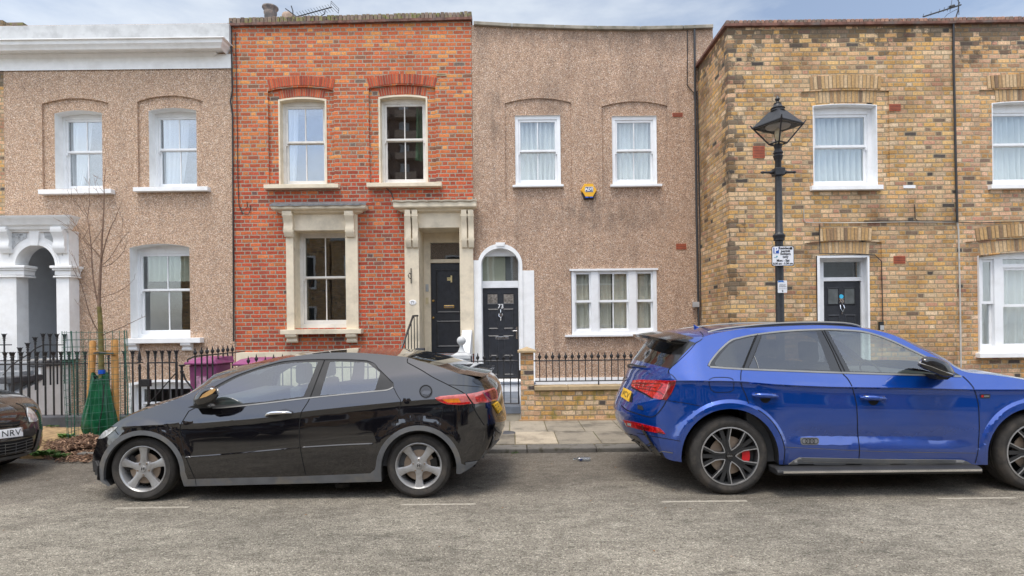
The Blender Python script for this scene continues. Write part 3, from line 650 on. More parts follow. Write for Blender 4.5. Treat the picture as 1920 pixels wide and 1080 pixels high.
window(h2, 712.5, 798.5, 183.5, 179.5, 342, YF, .2, 263, fm='offw', gm='glassr', rm='cream', band=.035, curt=[(.75, .98, .3, 1, 'curtg', .2)], sill=(687, 828, 342, 349.5, 'cream'), silld=.15, rd=0.05)
window(h2, 553, 650, 433, 433, 615, YF, .3, 521.5, fm='offw', rm='cream', curt=None, side=.07, bot=.09)
window(h2, 470, 560, 716, 712, 800, YF, .15, 757, fm='upvc', gm='glass')
for a, b, c, d in ((503, 627, 167, 160), (690, 818, 164, 156.5)): voussoirs(a+2, b-2, c, d, 17.5, YF, 27, 'vred', h2, fan=.45, proud=.012)
for a, b, c, d in ((521, 611, 185, 180.5), (709, 801, 180.5, 176)): voussoirs(a+3, b-3, c, d, 14.5, YF+.05, 19, 'vred', h2, fan=.4)
mb = MB(); n = 62                                              # brick-on-edge mossy coping over a tile course
for i in range(n):
    a = x0-.05+(x1-x0+.07)*i/n; b = a+(x1-x0+.07)/n-.008; t = i/n; zb = ztl+(ztr-ztl)*t+.03
    mb.box(a, b, YF-.03+random.uniform(-.006,.006), YF+.3, zb, zb+.13+random.uniform(-.008,.012))
mb.build('coping', M['moss'], h2, rnd=True, bevel=.008)
mb = MB(); n = 20
for i in range(n):
    a = x0-.06+(x1-x0+.08)*i/n; t = i/n; zb = ztl+(ztr-ztl)*t; mb.box(a, a+(x1-x0+.08)/n-.004, YF-.075, YF+.3, zb-.025+random.uniform(-.003,.003), zb+.028)
mb.build('tile_course', M['tile'], h2)
zq = .0
mb = MB(); mb.box(x0+.02, W(757, 660, YF)[0], YF-.03, YF-.002, Z0, W(600, 658.5, YF)[1]); mb.build('plinth', M['cream'], h2, bevel=.008)
# cream window surround
def surround(house, L_, R_, top, bot, hole, d=.07, name='window_surround', Yq=YF):
    mb = MB(); X0, X1, zt, zb = rng(L_, R_, top, bot, Yq-d); hx0, hx1, hzt, hzb = hole
    o = [(X0, Yq-d, zb), (hx0, Yq-d, zb), (hx0, Yq-d, hzt), (hx1, Yq-d, hzt), (hx1, Yq-d, zb), (X1, Yq-d, zb), (X1, Yq-d, zt), (X0, Yq-d, zt)]
    mb.prism(o[::-1], (0, d-.002, 0)); return mb.build(name, M['cream'], house, bevel=.006)
X0, X1, zt, zb = rng(553, 650, 433, 615, YF)
sr = surround(h2, 536.5, 671, 396, 622, (X0, X1, zt, zb-.02))
def entab(house, L_, R_, top, mid, bot, Yq, out, par, mat='cream', cap='lead', capname='lead_cap'):
    xa, xb, za, zb = rng(L_, R_, top, bot, Yq-out); zm = W((L_+R_)/2, mid, Yq-out)[1]; mb = MB()
    xa2, xb2 = xa+out, xb-out
    moulding(mb, xa2, xb2, [(0, zb-.03), (out*.45, zb), (out*.5, zb+.02), (out*.92, zb+.05), (out, zb+.07), (out, zm), (0, zm+.04)], Yq)
    mb.build('entablature', M[mat], par, smooth=30)
    mb = MB(); nseg = 24; vs = []
    for i in range(nseg+1):
        x = xa-.02+(xb-xa+.04)*i/nseg; q = .008*sin(i*1.7)+.006*sin(i*3.1)
        vs += [(x, Yq-out-.03+q, zm-.01+q), (x, Yq-out-.025+q, zm+.025+q), (x, Yq+.0, za+.03)]
    fs = []
    for i in range(nseg): fs += [(3*i, 3*i+3, 3*i+4, 3*i+1), (3*i+1, 3*i+4, 3*i+5, 3*i+2)]
    mb.add(vs, fs); mb.build(capname, M[cap], par)
entab(h2, 508, 685, 377, 385, 396, YF-.07, .2, sr)
for a, b in ((531, 548), (647, 663)): bracket(h2, a, b, 396, 443, YF-.07, .15, 'cream', 'console_bracket', sr)
mb = MB(); mb.pbox(525, 677, 617.5, 626.5, YF-.2, YF+.3); mb.build('window_sill', M['cream'], sr, bevel=.008)
for a, b in ((537, 556), (650, 668)): bracket(h2, a, b, 627, 643, YF-.03, .15, 'cream', 'sill_bracket', sr)
# door 71
X0, X1, zt, zb = rng(787, 863, 428, 664, YF)
sd_ = surround(h2, 759, 888, 394, 664, (X0, X1, zt, zb-.3), name='door_surround')
entab(h2, 737, 893, 374, 377, 393, YF-.07, .2, sd_, cap='conc', capname='weathered_cap')
for a, b in ((760, 770), (773, 783), (865, 875), (878, 888)): bracket(h2, a, b, 394, 463, YF-.07, .15, 'cream', 'console_bracket', sd_)
yd = YF+.6; mb = MB(); x0d, x1d = X0-.0, X1; zf = W(836, 662, yd)[1]
mb.add([(x0d,YF-.0,zf),(x0d,yd+.1,zf),(x0d,yd+.1,zt),(x0d,YF,zt),(x1d,YF,zf),(x1d,yd+.1,zf),(x1d,yd+.1,zt),(x1d,YF,zt)], [(0,1,2,3),(4,7,6,5),(3,2,6,7)])
mb.build('door_recess', M['cream'], sd_)
mb = MB(); zd = W(836, 493, yd)[1]; zt2 = W(836, 486, yd)[1]; zt3 = W(836, 455, yd)[1]; dx0 = W(808, 560, yd)[0]; dx1 = dx0+(x1d-dx0)
mb.box(x0d, dx0, yd-.02, yd+.1, zf, zt); mb.box(dx0, x1d, yd-.02, yd+.1, zd, zt2); mb.box(dx0, x1d, yd-.02, yd+.1, zt3, zt)
dr = mb.build('front_door', M['cream'], h2, bevel=.006)
dr['label'] = 'near-black front door 71 with two tall panels'
MB().box(dx0, x1d, yd+.03, yd+.035, zt2, zt3).build('transom_glass', M['glass'], dr)
MB().box(dx0-.1, x1d+.1, yd+.5, yd+.52, zt2-.2, zt3+.2).build('transom_interior', M['room'], dr)
mb = MB(); mb.box(dx0+.004, x1d-.004, yd+.02, yd+.07, zf+.01, zd-.004)
def panel(mb, a, b, c, d, y, r=.025, raised=True):             # moulded frame of a door panel on plane y
    o = [(a,y,c),(b,y,c),(b,y,d),(a,y,d)]; i1 = [(a+r,y-.014,c+r),(b-r,y-.014,c+r),(b-r,y-.014,d-r),(a+r,y-.014,d-r)]; i2 = [(a+2*r,y-.0015,c+2*r),(b-2*r,y-.0015,c+2*r),(b-2*r,y-.0015,d-2*r),(a+2*r,y-.0015,d-2*r)]
    o = [(q[0], y-.001, q[2]) for q in o]
    mb.strip(o, i1); mb.strip(i1, i2); mb.poly(i2)
hh = zd-zf
panel(mb, dx0+.12, x1d-.03, zf+hh*.32+hh*.35, zd-.14, yd+.02) if 0 else None
for a, b in ((.06, .36), (.44, .93)): panel(mb, dx0+.11, x1d-.04, zf+hh*a, zf+hh*b, yd+.02)
mb.build('door_leaf', M['door'], dr, normals=False)
mb = MB()
xl = W(842, 575, yd)[0]; zl = W(842, 575, yd)[1]; mb.box(xl-.115, xl+.115, yd-.0, yd+.02, zl-.032, zl+.032); mb.build('letterbox', M['brass'], dr, bevel=.006)
mb = MB(); mb.box(xl-.085, xl+.085, yd-.008, yd, zl-.014, zl+.014); mb.build('letterbox_flap', M['chrome'], dr)
for py in (564, 596):
    a = P(812.5, py, yd); MB().lathe([(0,-.03),(.022,-.028),(.024,-.006),(.03,.0),(.0,.001)], (a.x, yd+.018, a.z), 14, 'y').build('lock', M['brass'], dr, smooth=40)
a = P(842, 523, yd); b = P(848, 523, yd)
MB().box(a.x-.045, a.x+.03, yd+.012, yd+.02, a.z-.035, a.z+.035).box(a.x+.032, a.x+.065, yd+.012, yd+.02, a.z-.075, a.z+.075).build('number_tile', plain('cream_tile', (.75,.62,.3), .5), dr)
text('71', 'number_digits', (a.x-.008, yd+.01, a.z), .06, M['ink'], dr)
for z in (.045, 0, -.045): text('B', 'number_digits', (a.x+.048, yd+.01, a.z+z), .03, M['ink'], dr) if 0 else None
a = P(774, 567, YF-.07); mb = MB(); mb.lathe([(0,-.012),(.06,-.012),(.068,0),(0,0)], (0, 0, 0), 20, 'y'); mb.v = [Vector((v.x*1.15+a.x, v.y+YF-.071, v.z*.8+a.z)) for v in mb.v]
pl_ = mb.build('oval_number_plate', M['signw'], h2, smooth=40); text('71', 'number_digits', (a.x, YF-.085, a.z), .075, M['ink'], pl_)
a = P(771, 517, YF-.07); mb = MB(); mb.box(a.x-.008, a.x+.008, YF-.09, YF-.07, a.z-.16, a.z+.16); mb.tube([(a.x, YF-.09, a.z+.02), (a.x-.02, YF-.16, a.z+.05), (a.x-.04, YF-.2, a.z-.0), (a.x-.03, YF-.17, a.z-.05), (a.x-.01, YF-.1, a.z-.06)], .009); mb.build('plant_bracket', M['black'], h2)
a = P(801, 540, yd-.02); MB().box(a.x-.03, a.x+.03, yd-.05, yd-.02, a.z-.08, a.z+.08).build('entry_buzzer', M['grpl'], dr, bevel=.004)
a = P(801, 564, yd-.02); MB().box(a.x-.03, a.x+.03, yd-.05, yd-.02, a.z-.07, a.z+.07).build('entry_buzzer', plain('cream_box', (.6,.5,.3), .5), dr, bevel=.004)
# steps, flank walls of door 71
mb = MB(); sx0, sx1 = W(757, 640, YF)[0], W(883, 640, YF)[0]
mb.box(sx0, sx1, YF-.9, YF+.6, -1, zf-.0); zz = zf; ys = YF-.9
for k in range(5): zz -= .17; mb.box(sx0, sx1, ys-.28, ys-.001, -1, zz); ys -= .28
mb.build('front_steps', M['slate'], h2, bevel=.012)
mb = MB(); xr = W(868, 650, YF-.1)[0]; xr2 = W(893, 650, YF-.9)[0]
za = W(880, 619, YF-.1)[1]
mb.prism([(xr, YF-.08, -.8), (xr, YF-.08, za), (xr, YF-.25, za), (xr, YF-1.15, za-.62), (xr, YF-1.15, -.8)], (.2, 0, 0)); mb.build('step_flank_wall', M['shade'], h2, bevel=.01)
# pier with ball finial
pr = thing('gate_pier', (W(864, 700, 10.9)[0], 10.9, .1), 'white painted pier with a ball finial beside door 71', 'pier')
Yq = 10.75; a = W(864, 668, Yq); mb = MB(); zt = W(864, 657, Yq)[1]; hw = .155
mb.box(a[0]-hw, a[0]+hw, Yq, Yq+.31, -.9, zt-.16)
mb.box(a[0]-hw-.025, a[0]+hw+.025, Yq-.025, Yq+.335, zt-.158, zt-.09)
c4 = [(a[0]-hw-.01, Yq-.01), (a[0]+hw+.01, Yq-.01), (a[0]+hw+.01, Yq+.32), (a[0]-hw-.01, Yq+.32)]
mb.add([(x, y, zt-.088) for x, y in c4]+[(a[0]+(x-a[0])*.5, Yq+.155+(y-Yq-.155)*.5, zt-.045) for x, y in c4], [(0,1,5,4),(1,2,6,5),(2,3,7,6),(3,0,4,7),(4,5,6,7)])
mb.build('pier_shaft', M['greyw'], pr, bevel=.008)
rb = .085; zb = W(864, 639, Yq+.15)[1]
MB().lathe([(.075,-.21),(.05,-.17),(.035,-.12),(.032,-.08)]+[(rb*cos(-pi/2+.4+(pi-.4)*i/12), rb*sin(-pi/2+.4+(pi-.4)*i/12)) for i in range(13)], (a[0], Yq+.155, zb), 22).build('ball_finial', M['greyw'], pr, smooth=50)
# ================================================================ house 3: pebbledash, door 73
h3 = thing('terraced_house', (W(1110, 600, YF)[0], YF, 0), 'plain pebbledashed terraced house with a triple ground-floor window and arched front door 73', 'house', 'terraced houses facing the street')
x0, x1 = W(888, 400, YF)[0], W(1337, 100, YF)[0]
topp = [(888, 47), (960, 51), (1040, 54), (1120, 56), (1200, 56.5), (1280, 55), (1336, 53)]
rA = ploop(947, 1072, 193, 184, 376, YF); hA = ploop(966, 1051, 216, 216, 347, YF)
rB = ploop(1129, 1252, 199, 190, 376, YF); hB = ploop(1148, 1231.5, 217, 217, 346, YF)
hT = ploop(1071, 1231.5, 505, 505, 628, YF); 
zsp3 = W(938, 497, YF)[1]; dX0, dX1 = W(903.5, 600, YF)[0], W(974.5, 600, YF)[0]; zap3 = W(938, 466, YF)[1]; zd3 = W(938, 711, YF)[1]
hD = aloop(dX0, dX1, zd3, zsp3, zap3, YF, 20, True)
outer = [(x0, YF, Z0), (x1, YF, Z0)]+[(W(a, b, YF)[0], YF, W(a, b, YF)[1]) for a, b in topp[::-1]]
outer[2] = (x1, YF, outer[2][2]); outer[-1] = (x0, YF, outer[-1][2])
wallmesh(outer, [hT, hD], [(rA, [hA]), (rB, [hB])], YF, .03).build('wall', M['peb2'], h3, normals=False)
bulk(h3, x0, x1, YF, W(1100, 58, YF)[1], M['stock'])
mb = MB()
for (a, b), (c, d) in zip(topp, topp[1:]):
    p, q = P(a, b, YF), P(c, d, YF); m = .004
    mb.prism([(p.x+m, YF-.07, p.z-.02), (q.x-m, YF-.07, q.z-.02), (q.x-m, YF-.07, q.z+.055), (p.x+m, YF-.07, p.z+.055)], (0, .4, 0))
mb.build('coping', M['ccop'], h3, bevel=.01)
for (a, b, t, bt, m_, s) in ((966, 1051, 216, 347, 284, (961, 1057, 346, 350, 'upvc')), (1148, 1231.5, 217, 346, 283, (1145, 1242, 345, 349.5, 'upvc'))):
    window(h3, a, b, t, t, bt, YF, .035, m_, curt=[(0, .52, 0, 1, 'curt', .12), (.5, 1, 0, 1, 'curt', -.1)], sill=s, silld=.06, side=.07, top=.1, gm='glass', room='rooml')
# hood line over the recesses comes from the geometry; triple window
X0, X1, zt, zb = rng(1072, 1231, 505, 628, YF)
def px2x(p, Y=YF): return W(p, 566, Y)[0]
f = MB(); gl = MB(); yb = YF-.01
sp = [(1072, 1078), (1108.5, 1122), (1179, 1193), (1224.5, 1231.5)]
for a, b in sp: f.box(px2x(a), px2x(b), yb, yb+.13, zb, zt)
zm = W(1150, 565, YF)[1]
for (_, a), (b, _) in zip(sp, sp[1:]):
    A, B = px2x(a), px2x(b); f.box(A, B, yb+.003, yb+.13, zb, zb+.09); f.box(A, B, yb+.003, yb+.13, zt-.05, zt)
    for (z0, z1, y0) in ((zm-.02, zt-.05, yb+.03), (zb+.09, zm+.03, yb+.07)):
        f.box(A, A+.035, y0, y0+.04, z0, z1); f.box(B-.035, B, y0, y0+.04, z0, z1); f.box(A+.035, B-.035, y0, y0+.038, z0, z0+.05); f.box(A+.035, B-.035, y0, y0+.038, z1-.045, z1)
        if B-A > .6: f.box((A+B)/2-.011, (A+B)/2+.011, y0+.004, y0+.03, z0+.05, z1-.045)
        gl.box(A+.03, B-.03, y0+.015, y0+.019, z0+.045, z1-.04)
tw = f.build('window', M['upvc'], h3, bevel=.004); tw['label'] = 'wide white three-part window with beige curtains'
gl.build('pane', M['glass'], tw)
MB().pbox(1068, 1234, 503.5, 507, YF-.05, YF).build('window_head', M['upvc'], tw); MB().pbox(1060, 1247, 627, 631, YF-.09, YF+.05).build('sill', M['upvc'], tw, bevel=.004)
r = MB(); y0, y1 = yb+.16, yb+1.8; r.add([(X0-.4,y0,zb-.4),(X1+.4,y0,zb-.4),(X1+.4,y0,zt+.3),(X0-.4,y0,zt+.3),(X0-.4,y1,zb-.4),(X1+.4,y1,zb-.4),(X1+.4,y1,zt+.3),(X0-.4,y1,zt+.3)], [(4,5,6,7),(0,4,7,3),(1,2,6,5),(0,1,5,4),(3,7,6,2)]); r.build('interior', M['room'], tw)
for a, b, m_ in ((1075, 1112, 'curtd'), (1120, 1148, 'curtd'), (1150, 1182, 'curtd'), (1190, 1226, 'curtd')): curtain(tw, px2x(a), px2x(b), zb, zt, yb+.15, M[m_], amp=.022, fq=7)
# arched door 73
sr3 = MB(); aX0, aX1 = W(897, 600, YF-.05)[0], W(980.5, 600, YF-.05)[0]; zaa = W(938, 457, YF-.05)[1]; zbt = .3
ro = aloop(aX0, aX1, zbt, zsp3, zaa, YF-.05, 20, True); ri = aloop(dX0, dX1, zbt, zsp3, zap3, YF-.05, 20, True)
sr3.strip(ro[1:]+[ro[0]], ri[1:]+[ri[0]], close=False); sr3.strip(ro[1:]+[ro[0]], shiftY(ro[1:]+[ro[0]], YF), close=False)
sr3.strip(ri[1:]+[ri[0]], shiftY(ri[1:]+[ri[0]], YF+.2), close=False)
ds = sr3.build('door_surround', M['white'], h3, smooth=40)
xk = W(938, 457, YF)[0]; MB().prism([(xk-.08, YF-.07, zaa-.05), (xk+.08, YF-.07, zaa-.05), (xk+.1, YF-.07, zaa+.025), (xk-.1, YF-.07, zaa+.025)], (0, .07, 0)).build('keystone', M['white'], ds)
mb = MB(); mb.pbox(979.5, 1002.5, 507, 712, YF-.02, YF-.001); mb.pbox(888.5, 898, 488, 712, YF-.02, YF-.001); mb.build('painted_side_panel', M['white'], ds)
yd = YF+.14; X0, X1 = dX0, dX1; mb = MB(); zA, zB, zC, zT = [W(938, q, yd)[1] for q in (709, 540, 527, 480.5)]
fx0, fx1 = W(905.5, 600, yd)[0], W(972.5, 600, yd)[0]
mb.box(X0-.05, fx0, yd-.03, yd+.08, zA, zap3+.1); mb.box(fx1, X1+.05, yd-.03, yd+.08, zA, zap3+.1); mb.box(fx0, fx1, yd-.03, yd+.08, zB, zC); mb.box(fx0, fx1, yd-.02, yd+.08, zT, zap3+.1)
dr = mb.build('front_door', M['upvc'], h3, bevel=.005); dr['label'] = 'dark grey six-panel front door 73 under an arched fanlight'
fg = MB().box(fx0, fx1, yd+.02, yd+.025, zC, zT); fg.build('fanlight_glass', M['glass'], dr); MB().box(fx0-.1, fx0+(fx1-fx0)*.64, yd+.09, yd+.1, zC-.1, zT+.1).build('fanlight_blind', M['curtf'], dr); MB().box(fx0+(fx1-fx0)*.64, fx1+.1, yd+.12, yd+.13, zC-.1, zT+.1).build('fanlight_interior', M['rooml'], dr)
mb = MB(); yl = yd+.0; mb.box(fx0+.005, fx1-.005, yl, yl+.05, zA+.005, zB-.005)
dw, dh = fx1-fx0, zB-zA
for u0, u1 in ((.14, .44), (.56, .86)):
    for v0, v1 in ((.03, .2), (.24, .475), (.54, .77)): panel(mb, fx0+dw*u0, fx0+dw*u1, zA+dh*v0, zA+dh*v1, yl, .018)
leaf = mb.build('door_leaf', M['door'], dr, normals=False)
for u0, u1 in ((.14, .41), (.59, .86)):
    mb = MB(); a, b, c, d = fx0+dw*u0, fx0+dw*u1, zA+dh*.83, zA+dh*.93; mb.strip([(a-.02,yl-.012,c-.02),(b+.02,yl-.012,c-.02),(b+.02,yl-.012,d+.02),(a-.02,yl-.012,d+.02)], [(a,yl-.004,c),(b,yl-.004,c),(b,yl-.004,d),(a,yl-.004,d)]); mb.build('light_frame', M['door'], dr)
    MB().box(a, b, yl-.004, yl-.001, c, d).build('door_light', plain('obscure_glass', (.2,.18,.16), .15, var=.4, vs=20, bump=.5), dr)
text('73', 'number_digits', (fx0+dw*.5, yl-.004, zA+dh*.795), .13, M['signw'], dr, bold=.002)
mb = MB(); kx, kz = fx0+dw*.5, zA+dh*.7; mb.tube([(kx, yl-.02, kz+.12), (kx, yl-.03, kz+.05)], .008); mb.lathe([(.012,-.03),(.035,-.03),(.035,-.018),(.012,-.018),(.012,-.03)], (kx, yl, kz), 16, 'y'); mb.tube([(kx, yl-.02, kz-.04), (kx, yl-.02, kz-.12)], .008); mb.tube([(kx-.035, yl-.02, kz+.03), (kx-.04, yl-.03, kz-.02), (kx, yl-.035, kz-.06), (kx+.04, yl-.03, kz-.02), (kx+.035, yl-.02, kz+.03)], .007); mb.build('knocker', M['chrome'], dr, smooth=50)
kx, kz = fx0+dw*.53, zA+dh*.445; MB().box(kx-.14, kx+.14, yl-.012, yl, kz-.03, kz+.03).build('letterbox', M['chrome'], dr, bevel=.004)
kx, kz = fx1-.045, zA+dh*.5; MB().box(kx-.018, kx+.018, yl-.012, yl, kz-.13, kz+.13).tube([(kx, yl-.01, kz+.04), (kx, yl-.05, kz+.04), (kx-.1, yl-.05, kz+.04)], .012).build('door_handle', M['chrome'], dr)
a = P(975.5, 588, yd-.03); MB().box(a.x-.015, a.x+.015, yd-.06, yd-.03, a.z-.08, a.z+.06).build('doorbell', M['ink'], dr, bevel=.004)
# steps of 73
mb = MB(); cxs = (dX0+dX1)/2; sx0, sx1 = W(893, 740, YW+.1)[0], W(976, 740, YW)[0]
zs0 = .285
mb.box(sx0-.3, sx1, YW+.003, 11.6, -1, zs0); mb.box(aX0-.02, W(1002, 700, YF)[0], 11.9, YF+.13, -1, zd3-.002); mb.box(aX0-.02, W(1002, 700, YF)[0], 11.603, 11.897, -1, zs0+.16)
mb.build('front_steps', M['white'], h3, bevel=.01)
mb = MB(); mb.box(sx0-.3, sx1, YW-.02, 9.95, zs0+.002, zs0+.02); mb.box(sx0-.3, sx1, 9.954, 11.6, zs0+.002, zs0+.014); mb.box(sx0-.3, sx1, YW-.024, YW-.001, zs0-.1, zs0+.02); mb.box(aX0, W(1002, 700, YF)[0], 11.58, 11.89, zs0+.162, zs0+.185); mb.build('step_tread', M['slate'], h3, bevel=.006)
mb = MB(); mb.box(sx0-.3, sx1, YW-.005, YW+.002, .03, zs0-.1); mb.build('step_base', M['conc'], h3)
mb = MB(); mb.pbox(1003, 1338, 707, 760, YF-.03, YF-.001); mb.build('plinth', M['white'], h3)
for (a, b, c, d) in ((1261, 1280, 211.5, 218.5), (1268, 1287, 457, 467.5)):
    mb = MB(); xa, xb, za, zb_ = rng(a, b, c, d, YF-.012); mb.box(xa, xb, YF-.012, YF+.0, za, zb_)
    nx, nz = 9, 3; ab = mb.build('air_brick', M['terra'], h3); k = MB()
    for i in range(nx):
        for j in range(nz):
            cx_, cz_ = xa+(xb-xa)*(i+.75)/(nx+.5), zb_+(za-zb_)*(j+.75)/(nz+.5); k.box(cx_-.006, cx_+.006, YF-.014, YF-.0115, cz_-.009, cz_+.009)
    k.build('vent_holes', M['ink'], ab)
# ================================================================ house 4 (nearer, yellow brick) and its neighbour
h4 = thing('terraced_house', (W(1580, 600, Y4)[0], Y4, 0), 'yellow brick house standing forward with dark front door 75, behind the lamp post', 'house', 'terraced houses facing the street')
xc = W(1366, 300, Y4)[0]; xd = W(1792, 400, Y4)[0]; zt4 = W(1580, 49.5, Y4)[1]
def win4(px0, px1, t, ap, b): return ploop(px0, px1, t, ap, b, Y4)
r4 = ploop(1503.5, 1668, 171, 169, 350, Y4); h4a = ploop(1527, 1645, 198, 195, 348, Y4)
r4d = ploop(1510, 1655, 455, 452, 760, Y4); h4d = ploop(1533, 1631, 480, 478, 740, Y4)
outer = [(xc, Y4, Z0), (xd, Y4, Z0), (xd, Y4, zt4), (xc, Y4, zt4)]
mb = wallmesh(outer, [], [(r4, [h4a]), (r4d, [h4d])], Y4, .03)
xw = xc
mb.add([(xc, Y4, Z0), (xc, YF+8, Z0), (xc, YF+8, zt4), (xc, Y4, zt4)], [(0, 1, 2, 3)])
mb.build('wall', M['stock'], h4, normals=False)
bulk(h4, xc+.02, xd, Y4, zt4, M['stock'])
wd4 = dict(fm='upvc', gm='glass', rm='upvc', room='rooml', side=.07, stile=.05, band=.012)
window(h4, 1527, 1645, 198, 195, 348, Y4, .17, 275.5, bars=0, curt=[(0, .5, 0, 1, 'curt', .05), (.5, 1, 0, 1, 'curt')], sill=(1523, 1657, 347, 355.5, 'white'), silld=.09, top=.12, bot=.06, **wd4, rd=0.03)
voussoirs(1519, 1651, 168, 165, 24, Y4, 19, 'vstock', h4, fan=.33, proud=.012); voussoirs(1529, 1643, 194, 192, 23, Y4+.03, 17, 'vstock', h4, fan=.3)
voussoirs(1537, 1633, 452, 450, 23, Y4, 15, 'vstock', h4, fan=.3, proud=.012); voussoirs(1541, 1629, 476, 475, 22, Y4+.03, 14, 'vstock', h4, fan=.25)
def edge_coping(house, xa, xb, Y, z, axis='x', mat='orange'):
    n = int(abs(xb-xa)/.078); mb = MB()
    for i in range(n):
        a = xa+(xb-xa)*i/n; b = a+(xb-xa)/n*.86; q = random.uniform(-.006, .006)
        if axis == 'x': mb.box(a, b, Y-.02+q, Y+.25, z+.05, z+.13+q)
        else: mb.box(Y-.02+q, Y+.2, a, b, z+.05, z+.13+q)
    mb.build('coping', M[mat], house, rnd=True, bevel=.01)
edge_coping(h4, xc-.02, xd, Y4, zt4); edge_coping(h4, Y4+.26, YF+.3, xc, zt4, 'y')
mb = MB(); mb.box(xc-.07, xd-.002, Y4-.07, Y4+.27, zt4+.0, zt4+.048); mb.box(xc-.07, xc+.24, Y4+.272, YF+1, zt4+.0, zt4+.048); mb.build('tile_course', M['tile'], h4)
# door 75
X0, X1, zt, zb = rng(1533, 1631, 479, 740, Y4); yd = Y4+.2; mb = MB()
def zz_(py): return W(1580, py, yd)[1]
dx0, dx1 = W(1543.5, 600, yd)[0], W(1613.5, 600, yd)[0]
mb.box(X0, dx0, yd-.03, yd+.1, zb, zt+.05); mb.box(dx1, X1+.0, yd-.03, yd+.1, zb, zt+.05); mb.box(dx0, dx1, yd-.03, yd+.1, zz_(527), zz_(520)); mb.box(dx0, dx1, yd-.03, yd+.1, zz_(491), zt+.05)
mb.strip(aloop(X0, X1, zb, zt, zt+.02, Y4-.004), aloop(X0, X1, zb, zt, zt+.02, yd))
mb.box(X0-.0, X0+.05, Y4-.01, Y4+.03, zb, zt); mb.box(X1-.035, X1+.0, Y4-.01, Y4+.03, zb, zt); mb.box(X0+.05, X1-.035, Y4-.01, Y4+.03, zt-.04, zt)
dr = mb.build('front_door', M['upvc'], h4); dr['label'] = 'near-black front door 75 with two small glazed squares'
MB().box(dx0, dx1, yd+.02, yd+.024, zz_(520), zz_(491)).build('transom_glass', M['glass'], dr); MB().box(dx0-.1, dx1+.1, yd+.3, yd+.32, zz_(530), zz_(480)).build('transom_interior', plain('grey_room', (.16,.17,.17), .8), dr)
mb = MB(); dw = dx1-dx0; zT = zz_(527)-.004; zBt = zb; mb.box(dx0+.004, dx1-.004, yd, yd+.05, zBt, zT)
for a, b in ((.12, .44), (.56, .88)): panel(mb, dx0+dw*a, dx0+dw*b, zT-1.35, zT-.62, yd, .02)
mb.build('door_leaf', M['door'], dr, normals=False)
for a, b in ((.13, .4), (.57, .84)):
    MB().box(dx0+dw*a, dx0+dw*b, yd-.006, yd-.002, zT-.42, zT-.14).build('door_light', plain('obscure_grey_glass', (.12,.13,.13), .12, var=.2), dr)
    mb = MB(); c = dx0+dw*a-.02; d = dx0+dw*b+.02; mb.strip([(c,yd-.0,zT-.45),(d,yd-.0,zT-.45),(d,yd-.0,zT-.11),(c,yd-.0,zT-.11)], [(c+.02,yd-.015,zT-.43),(d-.02,yd-.015,zT-.43),(d-.02,yd-.015,zT-.13),(c+.02,yd-.015,zT-.13)]); mb.build('light_frame', M['door'], dr)
xm = dx0+dw*.49; a = zz_(556); MB().lathe([(0,-.008),(.038,-.008),(.04,0),(0,0)], (xm, yd-.001, a), 18, 'y').build('round_sticker', plain('cyan_sticker', (.05,.45,.7), .4), dr, smooth=40)
text('75', 'number_digits', (xm+.005, yd-.006, zz_(564)), .1, plain('bronze', (.5,.4,.32), .35, .8), dr, bold=.002)
kz = zz_(578); mb = MB(); mb.tube([(xm, yd-.02, kz+.14), (xm, yd-.03, kz+.07)], .012); mb.tube([(xm-.03, yd-.02, kz+.06), (xm-.038, yd-.04, kz), (xm, yd-.045, kz-.07), (xm+.038, yd-.04, kz), (xm+.03, yd-.02, kz+.06)], .009); mb.tube([(xm, yd-.02, kz-.07), (xm, yd-.02, kz-.11)], .009); mb.build('knocker', M['chrome'], dr, smooth=50)
a = P(1651, 611, Y4); MB().box(a.x-.045, a.x+.04, Y4-.04, Y4-.0, a.z-.08, a.z+.08).build('doorbell', M['ink'], h4, bevel=.006); MB().box(a.x-.03, a.x+.035, Y4-.045, Y4-.04, a.z-.075, a.z+.01).build('doorbell_button', M['grpl'], h4)
for (a, b, c, d) in ((1412, 1434, 274, 296), (1668, 1689, 195, 207.5), (1676, 1697.5, 480, 494)):
    mb = MB(); xa, xb, za, zb_ = rng(a, b, c, d, Y4-.012); mb.box(xa, xb, Y4-.012, Y4, za, zb_)
    ab = mb.build('air_brick', M['terra'], h4); k = MB(); nx = 9; nz = max(3, int((za-zb_)/.03))
    for i in range(nx):
        for j in range(nz):
            cx_, cz_ = xa+(xb-xa)*(i+.75)/(nx+.5), zb_+(za-zb_)*(j+.75)/(nz+.5); k.box(cx_-.006, cx_+.006, Y4-.0145, Y4-.0115, cz_-.007, cz_+.007)
    k.build('vent_holes', M['ink'], ab)
